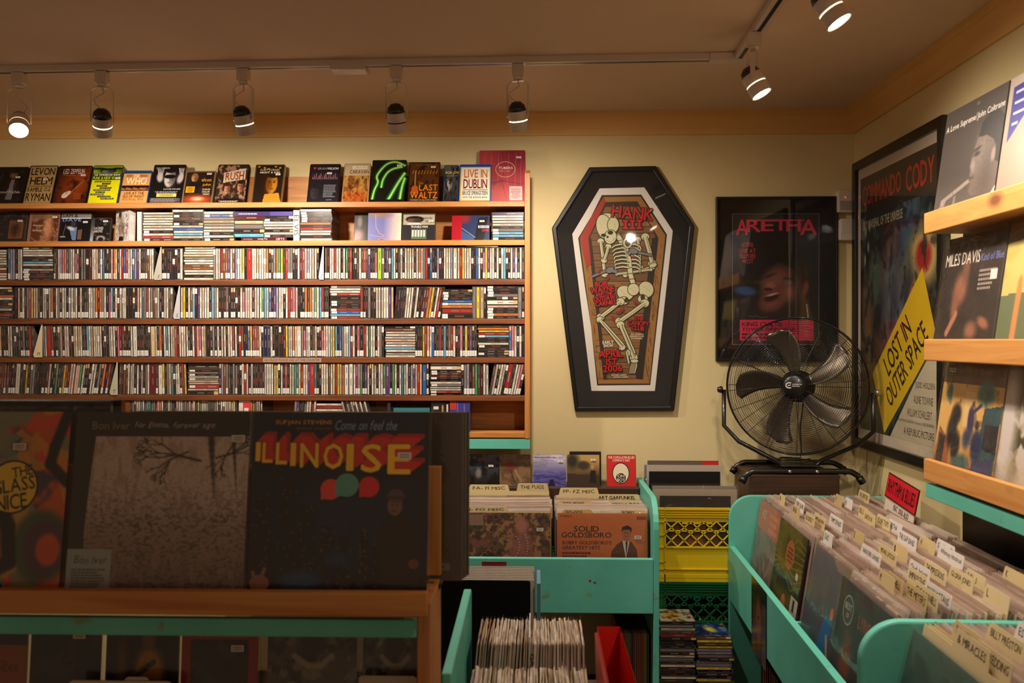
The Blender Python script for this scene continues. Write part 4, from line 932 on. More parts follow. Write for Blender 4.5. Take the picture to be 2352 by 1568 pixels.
for k in range(7):
    yy = 510 + k * 22; w = 62 - abs(k - 3) * 6; bn([(505 + k * 3, yy), (480, yy - 4), (440, yy + 4), (420 + k * 4, yy + 18)], 9, 6); bn([(528 + k * 2, yy - 2), (560, yy - 2), (585, yy + 12), (590 - k, yy + 30)], 9, 6)
blob(512, 500, 26, 30); A.ell(512 / 1012, 1 - 500 / 1568., .016, .014, (60, 44, 30))
blob(395, 388, 66, 60, -20); blob(375, 405, 44, 70, 10); blob(428, 395, 32, 44); blob(412, 465, 34, 40, -15)
for x, yy, r1, r2 in ((372, 455, 15, 10), (412, 440, 16, 12)): A.ell(x / 1012, 1 - yy / 1568., r1 / 1012, r2 / 1568, (40, 30, 20))
A.ell(395 / 1012, 1 - 465 / 1568., 7 / 1012, 7 / 1568, (40, 30, 20)); A.line(zc((385, 482), (415, 496), (440, 470)), .0012, (40, 30, 20))
for x, yy in ((350, 380), (400, 350), (430, 380)): A.line(zc((x, yy), (x + 12, yy + 20), (x + 4, yy + 34)), .0008, bs)
blob(498, 790, 48, 40, -25); blob(620, 770, 42, 46, 20); blob(546, 770, 32, 34); blob(490, 835, 26, 22); blob(600, 825, 28, 22); A.ell(600 / 1012, 1 - 815 / 1568., .013, .012, (50, 36, 24)); A.ell(505 / 1012, 1 - 832 / 1568., .011, .010, (50, 36, 24))
for a_, b_ in (((520, 760), (560, 790)), ((470, 775), (500, 800)), ((600, 750), (640, 780))): A.line(zc(a_, b_), .0012, bs)
bone_(470, 840, 355, 930, 24); bone_(612, 850, 465, 955, 26); bone_(350, 945, 480, 1105, 20); bn([(372, 960), (488, 1090)], 8); bone_(470, 975, 548, 1165, 24); bn([(488, 985), (555, 1140)], 8)
blob(515, 1140, 12, 20); bn([(505, 1130), (520, 1200)], 9)
for k in range(5): bn([(545 + k * 4, 1180), (532 + k * 8, 1215), (524 + k * 7, 1256)], 7, 5)
blob(552, 1185, 22, 10)
gun = (120, 116, 118)
bn([(302, 696), (400, 655)], 11, 13, gun); blob(410, 657, 24, 16, 20, gun); bn([(425, 662), (450, 668)], 16, 20, gun); bn([(655, 574), (560, 552)], 11, 14, gun); blob(545, 548, 26, 16, -10, gun); bn([(530, 552), (512, 566)], 16, 20, gun)
A.ell(544 / 1012, 1 - 577 / 1568., .006, .005, (220, 30, 30), 10)
red, blk = (196, 26, 22), (36, 10, 8)
def rt(t, x0, y0, x1, y1, slope=0, c=red, b=1, rot=0):
    u0, v1 = x0 / 1012, 1 - y0 / 1568; u1, v0 = x1 / 1012, 1 - y1 / 1568
    for du, dv in ((-.004, -.002), (.004, -.003), (.003, .002), (-.003, .002)): A.text(t, u0 + du, v0 + dv, u1 + du, v1 + dv, blk, 1, rot=rot)
    A.text(t, u0, v0, u1, v1, c, b, rot=rot)
for k, (x, yy) in enumerate(((460, 905), (480, 890), (350, 665), (395, 700), (430, 940), (560, 850))): A.ell(x / 1012, 1 - yy / 1568., .016, .006, (130, 30, 20), rot=k * 30)
rt('HANK', 420, 290, 662, 362, rot=-6); 
for c_, g_ in ((blk, 4), (red, 0)):
    for x in (484, 524, 564):
        for q in ((x + 9, 368, x + 23, 418), (x, 366, x + 32, 377), (x, 409, x + 32, 420)): A.poly(zc((q[0] - g_, q[1] - g_), (q[2] + g_, q[1] - g_ + 2), (q[2] + g_, q[3] + g_), (q[0] - g_, q[3] + g_)), c_)

rt('BOB', 322, 722, 392, 756, rot=6); rt('WAYNE', 296, 752, 432, 788, rot=6); rt('AND THE', 326, 784, 424, 810, rot=6); rt('OUTLAW', 314, 806, 440, 836, rot=6); rt('CARNIES', 322, 836, 444, 862, rot=7)
rt('THE', 550, 928, 606, 952, rot=-5); rt('CANOPY', 514, 952, 636, 980, rot=-4); rt('CLUB', 534, 982, 608, 1008, rot=-5)
for t, x0, yy, x1 in (('708 S. GOODWIN', 530, 1026, 604), ('URBANA, IL 61801', 524, 1038, 606), ('217-344-BAND', 532, 1050, 598), ('DOORS 5:30PM', 418, 1262, 504), ('SHOW 6:00PM', 430, 1274, 514)): A.text(t, x0 / 1012., 1 - (yy + 9) / 1568., x1 / 1012., 1 - yy / 1568., (214, 204, 180))
for t, x0, yy, x1, h in (('EARLY', 366, 1068, 430, 18), ('SHOW', 372, 1088, 428, 16)): A.text(t, x0 / 1012., 1 - (yy + h) / 1568., x1 / 1012., 1 - yy / 1568., (226, 218, 198), rot=3)
rt('APRIL', 344, 1122, 482, 1164, rot=3); rt('1ST', 386, 1170, 450, 1208, rot=3); rt('2006', 368, 1208, 480, 1248, rot=3)
pr = A.build('poster_print', cof, 'print', 0, (ox + pw / 2, dy + .0118, oz))
m = MB(); q = P2(inn, Yf, cx, cz); m.add([(a, dy + .006, b) for a, b in q], [tuple(range(6))]); m.build('glass_pane', M['glass'], cof)

# black framed concert poster
out = [(1645, 451.5), (1926, 449.5), (1927, 829), (1646.5, 829)]; base = at(1786, 829, Y=Yf); cx, cz = base.x, base.z
f2 = empty('framed_poster', (cx, YW, cz), (0, 0, 0), 'black framed concert poster with pink title and singing face behind the fan', 'poster')
Q = P2(out, Yf, cx, cz); x0, x1, z0, z1 = Q[0][0], Q[1][0], Q[3][1], Q[0][1]
m = MB(); t = .010; m.ring([(x0, z0), (x1, z0), (x1, z1), (x0, z1)], [(x0 + t, z0 + t), (x1 - t, z0 + t), (x1 - t, z1 - t), (x0 + t, z1 - t)], dy, 0); m.build('frame', M['black'], f2, .002)
m = MB(); m.box(x0 + .004, x1 - .004, dy + .010, -.002, z0 + .004, z1 - .004, (18, 16, 17)); m.build('backing_mat', M['matte'], f2)
A = Art(x1 - x0, z1 - z0, None, 12)
def pc(x, y): return ((x - 1645) / 282., (829 - y) / 378.)
c = Canvas(120, 160, (24, 20, 22)); sk = (112, 64, 54); hr = (16, 12, 13)
U = lambda x, y: ((x - 1684) / 200., (791 - y) / 301.)
c.blob(*U(1800, 640), .34, .25, hr, .12); c.poly([U(1740, 700), U(1752, 640), U(1790, 600), U(1830, 620), U(1845, 690), U(1835, 740), U(1890, 770), U(1890, 800), U(1700, 800), U(1760, 740)], (44, 26, 24))
c.blob(*U(1787, 652), .19, .135, sk, .25, 12); c.blob(*U(1778, 690), .16, .08, sk, .25, 12); c.blob(*U(1835, 668), .12, .15, (60, 34, 32), .5); c.blob(*U(1853, 662), .055, .032, (110, 62, 48), .3, 70); c.blob(*U(1772, 632), .07, .012, (30, 18, 18), .3, 14); c.blob(*U(1810, 640), .07, .015, (30, 18, 18), .3, -5); c.blob(*U(1812, 648), .05, .02, (90, 84, 96), .4)
c.blob(*U(1773, 655), .055, .03, (150, 92, 76), .4, 10); c.blob(*U(1767, 664), .05, .012, (50, 26, 26), .3); c.blob(*U(1774, 683), .085, .025, (60, 16, 20), .25, 10); c.blob(*U(1776, 676), .07, .008, (190, 160, 150), .4, 10); c.blob(*U(1776, 698), .07, .014, (134, 70, 66), .3, 10); c.blob(*U(1815, 670), .06, .06, (140, 86, 74), .7); c.blob(*U(1790, 640), .09, .04, (128, 76, 66), .7)
c.blob(*U(1714, 667), .13, .035, (46, 84, 128), .3, -4); c.stroke([U(1856, 700), U(1860, 735), U(1850, 760)], .008, (150, 150, 160)); c.poly([U(1690, 790), U(1740, 700), U(1760, 730), U(1730, 790)], (40, 28, 24), .7)
u0, v0 = pc(1684, 791); u1, v1 = pc(1884, 490); A.canvas(c, u0, v0, u1, v1)
pk = (226, 44, 84)
A.line([pc(1684, 791), pc(1884, 791), pc(1884, 490), pc(1684, 490), pc(1684, 791)], .0011, (190, 176, 172))
for ch, xa, xb, h0 in zip('ARETHA', (1692, 1716, 1750, 1779, 1808, 1840), (1720, 1750, 1780, 1812, 1842, 1880), (36, 29, 27, 26, 28, 36)):
    A.text(ch, pc(xa, 0)[0], pc(0, 503 + h0)[1], pc(xb, 0)[0], pc(0, 503)[1], pk)
A.line([pc(1716, 505), pc(1850, 505)], .004, pk)
for i, t in enumerate(('RECORDED', 'LIVE AT', 'FILLMORE', 'WEST')): A.text(t, pc(1698 + abs(i - 1.5) * 5, 0)[0], pc(0, 568 + i * 12)[1], pc(1740 - abs(i - 1.5) * 5, 0)[0], pc(0, 558 + i * 12)[1], (206, 60, 74), bend=.008 if i == 0 else 0)
A.rect(*pc(1701, 782), *pc(1872, 734), pk); A.text('KING CURTIS', *pc(1706, 749), *pc(1800, 739), (30, 12, 16)); A.text('TOWER OF POWER', *pc(1706, 760), *pc(1830, 752), (30, 12, 16)); A.small(pc(1706, 0)[0], pc(0, 779)[1], pc(1850, 0)[0], pc(0, 763)[1], (90, 16, 30), 2)
A.line([pc(1721, 724), pc(1730, 728), pc(1738, 724), pc(1750, 729), pc(1766, 727)], .0008, (150, 140, 134))
A.build('poster_print', f2, 'print', 0, ((x0 + x1) / 2, dy + .0096, z0))
t = .010; m = MB(); m.add([(x0 + t, dy + .005, z0 + t), (x1 - t, dy + .005, z0 + t), (x1 - t, dy + .005, z1 - t), (x0 + t, dy + .005, z1 - t)], [(0, 1, 2, 3)]); m.build('glass_pane', M['glass'], f2)

# big film poster on the side wall; seen at a slant, faces -X
YA, YZ = 3.478, 2.715; pwid = YA - YZ; zt, zb = at(1965, 380, X=XR - .03).z, at(1966, 1003, X=XR - .03).z; zt = CAMZ + .690; zb = CAMZ - .418; H = zt - zb
f3 = empty('framed_poster', (XR - .001, (YA + YZ) / 2, zb), (0, 0, R(-90)), 'large black framed film poster with yellow diamond hanging on the side wall', 'poster')
D = .028; fw = .034
m = MB(); hw = pwid / 2; m.ring([(-hw, 0), (hw, 0), (hw, H), (-hw, H)], [(-hw + fw, fw), (hw - fw, fw), (hw - fw, H - fw), (-hw + fw, H - fw)], -D, 0); m.build('frame', M['black'], f3, .003)
m = MB(); m.box(-hw + .01, hw - .01, -.014, -.002, .01, H - .01, (206, 190, 168)); m.build('backing_mat', M['matte'], f3)
A = Art(pwid - 2 * fw - .05, H - 2 * fw - .075, None, 9); c = Canvas(110, 170, (22, 32, 38)); c.grad((30, 34, 30), (28, 44, 46)); c.noise(6, (12, 18, 24), .45, .7, .9)
# plain swirls of blue grey, olive and brown in place of the painted figures
c.blob(.62, .76, .26, .11, (66, 92, 112), .4, 38); c.blob(.42, .66, .14, .09, (70, 26, 34), .5, 20); c.blob(.22, .60, .10, .12, (74, 88, 78), .4, 10); c.blob(.5, .56, .16, .10, (124, 122, 116), .5, -20)
c.blob(.85, .64, .17, .10, (196, 170, 100), .35); c.blob(.85, .64, .09, .055, (160, 34, 28), .3); c.blob(.42, .40, .09, .20, (110, 112, 108), .5, -4); c.blob(.62, .44, .22, .16, (34, 44, 62), .6, -24); c.blob(.62, .38, .15, .05, (96, 104, 112), .5, -60); c.blob(.10, .42, .09, .14, (110, 78, 52), .6); c.blob(.15, .22, .16, .12, (92, 70, 44), .6); c.blob(.35, .30, .12, .09, (96, 62, 44), .6); c.blob(.75, .53, .08, .03, (190, 120, 40), .5, 30)
c.noise(14, (120, 116, 96), .58, .70, .5); c.noise(22, (16, 20, 24), .55, .66, .6); [c.blob(x, y, .014, .02, (150, 160, 130), .4) for x, y in ((.08, .78), (.12, .72), (.07, .67), (.14, .80))]; A.canvas(c)
A.rect(0, .845, 1, 1, (44, 36, 28)); A.text('COMMANDO', .03, .885, .58, .965, (196, 40, 22)); A.text('CODY', .64, .875, .97, .965, (196, 40, 22)); A.text('SKY MARSHAL OF THE UNIVERSE', .04, .79, .60, .825, (180, 168, 140))
A.poly([(.44, .0), (1, .0), (1, .30), (.92, .32)], (196, 184, 156)); A.line([(.40, .01), (1, .36)], .012, (26, 60, 62))
yl = (220, 180, 18); A.poly([(.36, .005), (1.0, .36), (.84, .60), (.19, .225)], yl)
A.text('LOST IN', .335, .290, .725, .375, (26, 20, 16), 1, rot=40); A.text('OUTER SPACE', .335, .222, .945, .305, (26, 20, 16), 1, rot=40)
for i, (t, a_, b_) in enumerate((('JUDD HOLDEN', .76, .98), ('ALINE TOWNE', .74, .96), ('WILLIAM SCHALLERT', .66, .95))): A.text(t, a_, .185 - i * .048, b_, .212 - i * .048, (60, 46, 38), 0)
A.text('Written by RONALD DAVIDSON - Directed by FRED BRANNON', .50, .062, .97, .076, (70, 56, 46), 0); A.text('A REPUBLIC PICTURE', .62, .022, .97, .048, (60, 46, 38), 0)
A.build('poster_print', f3, 'print', 0, (0, -.0142, fw + .0375))
m = MB(); m.add([(-hw + fw, -.020, fw), (hw - fw, -.020, fw), (hw - fw, -.020, H - fw), (-hw + fw, -.020, H - fw)], [(0, 1, 2, 3)]); m.build('glass_pane', M['glass'], f3)

# motion sensors
for (px, py0, py1, lab, lit) in ((1941, 436, 488, 'white motion sensor with red light, higher of the two in the corner', 1), (1945, 502, 552, 'plain white motion sensor, lower of the two in the corner', 0)):
    p = at(px, py1, Y=YB - .03); h = at(px, py0, Y=YB - .03).z - p.z; t = empty('motion_sensor', (p.x, YB - .001, p.z), (0, 0, 0), lab, 'sensor')
    w = .030; m = MB(); m.prism([(-w, .004), (-w + .004, 0), (w - .004, 0), (w, .004), (w, h - .006), (w - .006, h), (-w + .006, h), (-w, h - .006)], -.038, 0); m.build('housing', M['white'], t, .003)
    m = MB(); m.box(-w + .006, w - .010, -.0395, -.037, .008 if lit else h * .35, h * .5 if lit else h - .008); m.build('lens', mat_plain('sensor_lens', (176, 166, 158), .25) if lit else M['white'], t, .001)
    if lit: m = MB(); m.lathe([(.0022, 0), (.0016, .002)], 10, tf=Matrix.Translation((-.002, -.038, h * .66)) @ Matrix.Rotation(R(90), 4, 'X')); m.build('indicator_light', M['led'], t)

# ================================================================= RECORDS
LPW, LPH = .315, .315
SL = {}
SLC = [(196, 176, 160), (150, 120, 104), (60, 50, 50), (214, 200, 186), (176, 80, 60), (70, 84, 110), (206, 150, 110), (120, 60, 60), (186, 160, 60), (90, 100, 80), (226, 214, 200), (40, 36, 40)]
def lp_mesh(k, th=.0042, w=LPW, h=LPH):
    key = ('lp', k, th, w)
    if key not in SL:
        m = MB(); m.box(-w / 2, w / 2, 0, th, 0, h, SLC[k % len(SLC)]); r = random.Random(k)
        for q in range(5):        # worn paper edge patches along top and side
            a = r.uniform(-w / 2, w / 2 - .05); m.box(a, a + r.uniform(.01, .04), -.0002, th + .0002, h - .004, h + .0003, (210, 196, 180))
        SL[key] = m.mesh('record_sleeve', M['print'])
    return SL[key]
def edge_mesh(k, w=LPW, h=LPH, th=.0042, top=.011):
    """the milky open mouth of a plastic outer sleeve, standing a little above the card, with its folded side"""
    key = ('edge', k, w)
    if key not in SL:
        m = MB(); r = random.Random(k * 5 + 1); n = 5; x0, x1 = -w / 2 - .003, w / 2 + .004
        for side, y in ((0, -.0012), (1, th + .0012)):
            vs = []
            for i in range(n + 1):
                x = x0 + (x1 - x0) * i / n; vs += [(x, y + r.uniform(-.0008, .0008), h - .030), (x, y + r.uniform(-.0006, .0022), h + top + r.uniform(-.003, .0015))]
            m.add(vs, [(2 * i, 2 * i + 2, 2 * i + 3, 2 * i + 1) for i in range(n)])
        for x in (x0, x1): m.add([(x, -.0012, 0), (x, th + .0012, 0), (x, th + .0012, h + top - .003), (x, -.0012, h + top - .003)], [(0, 1, 2, 3)])
        SL[key] = m.mesh('plastic_sleeve', M['milky'])
    return SL[key]
def record(loc, rz, lean, k, label, group, roll=0, plastic=True, th=.0042):
    o = link('record', lp_mesh(k, th)); o.location = loc; o.rotation_euler = (-R(lean), R(roll), rz); tag(o, label, 'record', group)
    if plastic: link('plastic_sleeve', edge_mesh(k % 4), o)
    return o
def cover_record(loc, rz, lean, art, label, group, color=(40, 36, 36), w=LPW, h=LPH, th=.004, film=True, sticker=None, name='record', roll=0, mat='print', fm='film'):
    m = MB(); m.box(-w / 2, w / 2, 0, th, 0, h, color); o = m.build(name, M['print']); o.location = loc; o.rotation_euler = (-R(lean), R(roll), rz); tag(o, label, 'record', group)
    if art: A = Art(w, h, rnd=len(label)); art(A); A.build('cover_art', o, mat, -.0003)
    if sticker: s = Art(.024, .012, (226, 216, 206), 5); s.small(.1, .15, .9, .85, (110, 90, 100), 2, True); q = s.build('price_sticker', o, 'matte'); q.location = ((sticker[0] - .5) * w, -.0042, sticker[1] * h)
    if film:
        m = MB(); n = 10; r = random.Random(len(label)); x0, x1 = -w / 2 - .005, w / 2 + .005; z0, z1 = -.0, h + .010; vs = []
        for j in range(n + 1):
            for i in range(n + 1):
                e = 0 if (i in (0, n) or j in (0, n)) else r.uniform(0, .0022)
                vs.append((x0 + (x1 - x0) * i / n, -.0050 - e, z0 + (z1 - z0) * j / n))
        m.add(vs, [(j * (n + 1) + i, j * (n + 1) + i + 1, (j + 1) * (n + 1) + i + 1, (j + 1) * (n + 1) + i) for j in range(n) for i in range(n)], smooth=True)
        m.add([(x0, -.005, z0), (x0, th + .001, z0), (x0, th + .001, z1), (x0, -.005, z1)], [(0, 1, 2, 3)]); m.add([(x1, -.005, z0), (x1, th + .001, z0), (x1, th + .001, z1), (x1, -.005, z1)], [(0, 1, 2, 3)])
        m.build('plastic_sleeve', M[fm], o)
    return o
def card(loc, rz, lean, text, tab, label, group=None, w=.315, h=.33, col=(220, 200, 150), tabh=.028, ink=(50, 40, 34), jit=.05, bold=0, roll=0, second=None, cat='divider', name='divider_card'):
    """card divider whose raised tab spans tab=(t0, t1) of its width"""
    m = MB(); t0, t1 = (-.5 + tab[0]) * w, (-.5 + tab[1]) * w; c = .008
    pts = [(-w / 2, 0), (w / 2, 0), (w / 2, h), (t1 + .006, h), (t1, h + tabh - .004), (t1 - .004, h + tabh), (t0 + .004, h + tabh), (t0, h + tabh - .004), (t0 - .006, h), (-w / 2, h)]
    if t0 - .006 <= -w / 2: pts = pts[:-2] + []; pts[-1] = (-w / 2, h + tabh - .004); pts[-2] = (-w / 2 + .004, h + tabh)
    if t1 + .006 >= w / 2: pts = [p for p in pts if p not in ((w / 2, h), (t1 + .006, h))]
    m.prism(pts, 0, .0009, col); o = m.build(name, M['matte']); o.location = loc; o.rotation_euler = (-R(lean), R(roll), rz); tag(o, label, cat, group)
    A = Art(t1 - t0, tabh + .02, None, len(text)); A.text(text, .08, .56, min(.92, .08 + .10 * len(text)), .86, ink, bold, jitter=jit)
    if second: A.text(second, .08, .12, .92, .42, ink, bold, jitter=jit)
    A.build('lettering', o, 'matte', -.0003, ((t0 + t1) / 2, -.0003, h - .02))
    return o

# ================================================================= FAN ON ITS BOX
m = MB(); m.box(-.16, .16, -.14, .14, 0, .992); fb = m.build('wooden_crate', M['darkwood'], None, .004); fb.location = (.952, 3.362, 0); tag(fb, 'dark brown wooden box standing in the corner under the fan', 'box')
m = MB(); m.box(-.162, .162, -.141, .141, .990, 1.0005); m.build('lid', M['darkwood'], fb, .002)
fc = at(1829, 886, Y=3.30); yawf = -R(22)
fan = empty('fan', (fc.x, fc.y, 1.0), (0, 0, 0), 'black wire caged floor fan standing on the dark wooden box', 'fan')
hz = fc.z - 1.0; RF = .256
FT = Matrix.Translation((0, 0, hz)) @ Matrix.Rotation(yawf, 4, 'Z') @ Matrix.Rotation(R(-4), 4, 'X')     # local: -Y faces the room
def fp(x, y, z): return FT @ Vector((x, y, z))
def circ(r, y, n=72): return [fp(r * math.cos(2 * math.pi * k / n), y, r * math.sin(2 * math.pi * k / n)) for k in range(n)]
def dome(r, front=True): t = min(1, r / RF); return -(.020 + .052 * math.sqrt(max(0, 1 - t ** 2.6))) if front else .020 + .060 * math.sqrt(max(0, 1 - t ** 2.2))
m = MB(); m.tube(circ(RF, 0), .0042, 8, closed=True); m.tube(circ(RF, -.010), .0022, 6, closed=True); m.tube(circ(RF, .010), .0022, 6, closed=True)
m.lathe([(RF + .002, -.012), (RF + .004, 0), (RF + .002, .012), (RF - .001, .012), (RF - .001, -.012), (RF + .002, -.012)], 72, tf=FT @ Matrix.Rotation(R(90), 4, 'X'), caps=False); m.build('cage_rim', M['blackmetal'], fan)
m = MB()
nr = 30
for k in range(nr): r = .046 + (RF - .052) * k / (nr - 1); m.tube(circ(r, dome(r), 64), .00085, 5, closed=True)
for k in range(12):
    a = 2 * math.pi * k / 12 + .1; m.tube([fp(r * math.cos(a), dome(r) - .0012, r * math.sin(a)) for r in np.linspace(.03, RF, 12)], .0013, 5)
m.build('front_grille', M['blackmetal'], fan)
m = MB()
for k in range(24): r = .07 + (RF - .075) * k / 23; m.tube(circ(r, dome(r, 0), 56), .00085, 4, closed=True)
for k in range(16):
    a = 2 * math.pi * k / 16; m.tube([fp(r * math.cos(a), dome(r, 0) + .001, r * math.sin(a)) for r in np.linspace(.05, RF, 12)], .0012, 4)
m.build('rear_grille', M['blackmetal'], fan)
RX = Matrix.Rotation(R(90), 4, 'X')
m = MB(); m.lathe([(.002, .088), (.030, .086), (.042, .080), (.045, .070), (.044, .066)], 32, tf=FT @ RX); m.build('badge', M['black'], fan)
A = Art(.06, .024, None, 2)
A.line([(.34, .88), (.16, .88), (.05, .7), (.05, .3), (.16, .12), (.34, .12)], .0042, (220, 216, 210)); A.line([(.14, .5), (.30, .5), (.30, .62)], .003, (220, 216, 210)); A.text('COMMERCIAL', .40, .58, .98, .76, (220, 216, 210)); A.text('ELECTRIC', .40, .30, .84, .48, (220, 216, 210))
q = A.build('badge_print', fan, 'print'); q.matrix_local = FT @ Matrix.Translation((.0, -.0885, -.012))
m = MB(); m.lathe([(.040, .050), (.048, .044), (.050, -.01), (.046, -.02)], 28, tf=FT @ RX); m.build('hub', M['blackmetal'], fan)
m = MB(); m.lathe([(.050, -.025), (.062, -.035), (.062, -.085), (.050, -.105), (.02, -.112)], 28, tf=FT @ Matrix.Translation((0, 0, 0)) @ RX); m.build('motor', M['blackmetal'], fan)
for k in range(5):       # broad twisted blades
    a0 = R(96 + 72 * k); m = MB(); vs = []; nr_, nc = 10, 6
    for i in range(nr_ + 1):
        t = i / nr_; r = .044 + .178 * t; w = .030 + .062 * math.sin(math.pi * min(1, .15 + .85 * t) ** .8) ; w = (.030 + .075 * t ** .7) * (1 if t < .85 else math.sqrt(max(.05, 1 - ((t - .85) / .16) ** 2)))
        off = .30 * t * t
        for j in range(nc + 1):
            s = j / nc - .5; y = s * w * (.62 - .30 * t) + .006 * math.cos(s * 3)
            xx = r; zz = s * w; aa = a0 + off; vs.append(tuple(fp(xx * math.cos(aa) - zz * math.sin(aa), -.004 + y, xx * math.sin(aa) + zz * math.cos(aa))))
    fs = [(i * (nc + 1) + j, i * (nc + 1) + j + 1, (i + 1) * (nc + 1) + j + 1, (i + 1) * (nc + 1) + j) for i in range(nr_) for j in range(nc)]
    m.add(vs, fs, smooth=True); o = m.build('blade', M['blade'], fan); so = o.modifiers.new('thickness', 'SOLIDIFY'); so.thickness = .0012
# U bracket from the two pivots down to the base
def fpz(x, z, y=0): return Vector((x, y, z))
m = MB(); lp_, rp_ = fp(-RF - .012, 0, -.02), fp(RF + .012, 0, -.02)
bl, br = Vector((-.062, -.02, .026)), Vector((.066, -.02, .026))
m.tube([lp_, lp_ + Vector((.0, 0, -.14)), lp_.lerp(bl, .5) + Vector((-.05, 0, -.055)), bl + Vector((-.02, 0, .02)), bl, br, br + Vector((.02, 0, .02)), rp_.lerp(br, .5) + Vector((.05, -.0, -.055)), rp_ + Vector((0, 0, -.14)), rp_], .0085, 10); m.build('bracket', M['blackmetal'], fan)
for nm, p, sg in (('pivot_knob', lp_, -1), ('pivot_knob', rp_, 1)):
    m = MB(); m.lathe([(.012, 0), (.014, .006), (.010, .018), (.005, .020)], 14, tf=Matrix.Translation(p + Vector((sg * .006, 0, 0))) @ Matrix.Rotation(R(90 * sg), 4, 'Y')); m.build(nm, M['steel' if sg > 0 else 'blackmetal'], fan)
def base_tube(px0, px1, pxa, pxb, py, pye, Y, nm):
    def L(px, py): p = at(px, py, Y=Y); return Vector((p.x - fc.x, Y - fc.y, p.z - 1.0))
    a, b, c_, d = L(px0, pye), L(pxa, py), L(pxb, py), L(px1, pye); hgt = .0125; dz = hgt - b.z; 
    b.z = c_.z = hgt; a.z = -.030; d.z = -.030
    m = MB(); m.tube([a, a.lerp(b, .35) + Vector((0, 0, .012)), a.lerp(b, .75) + Vector((0, 0, .008)), b, b.lerp(c_, .5), c_, d.lerp(c_, .75) + Vector((0, 0, .008)), d.lerp(c_, .35) + Vector((0, 0, .012)), d], .0108, 12); m.build('base_tube', M['blackmetal'], fan)
    for e, nx in ((a, a.lerp(b, .25) + Vector((0, 0, .010))), (d, d.lerp(c_, .25) + Vector((0, 0, .010)))):
        m = MB(); m.tube([e, nx], .0135, 12); m.build('rubber_foot', M['black'], fan)
base_tube(1703, 1982, 1732, 1948, 1092, 1112, 3.236, 0)
base_tube(1681, 1945, 1712, 1905, 1068, 1090, 3.470, 0)
m = MB(); m.box(-.07, .07, -.060, .165, .0265, .032); m.build('base_plate', M['blackmetal'], fan, .002)
for px in (1815, 1878):
    p = at(px, 1092, Y=3.222); m = MB(); m.lathe([(.0065, 0), (.0065, .003), (.003, .005)], 12, tf=Matrix.Translation((p.x - fc.x, 3.2255 - fc.y, .0125)) @ RX); m.build('screw', M['steel'], fan)
m = MB(); m.tube([fp(0.02, .10, -.03), (.045, .10, .16), (.052, .11, .06), (.05, .12, .036), (-.02, .13, .037), (-.05, .07, .037), (.03, .05, .038), (.08, .09, .037)], .003, 7); m.build('power_cord', M['black'], fan)

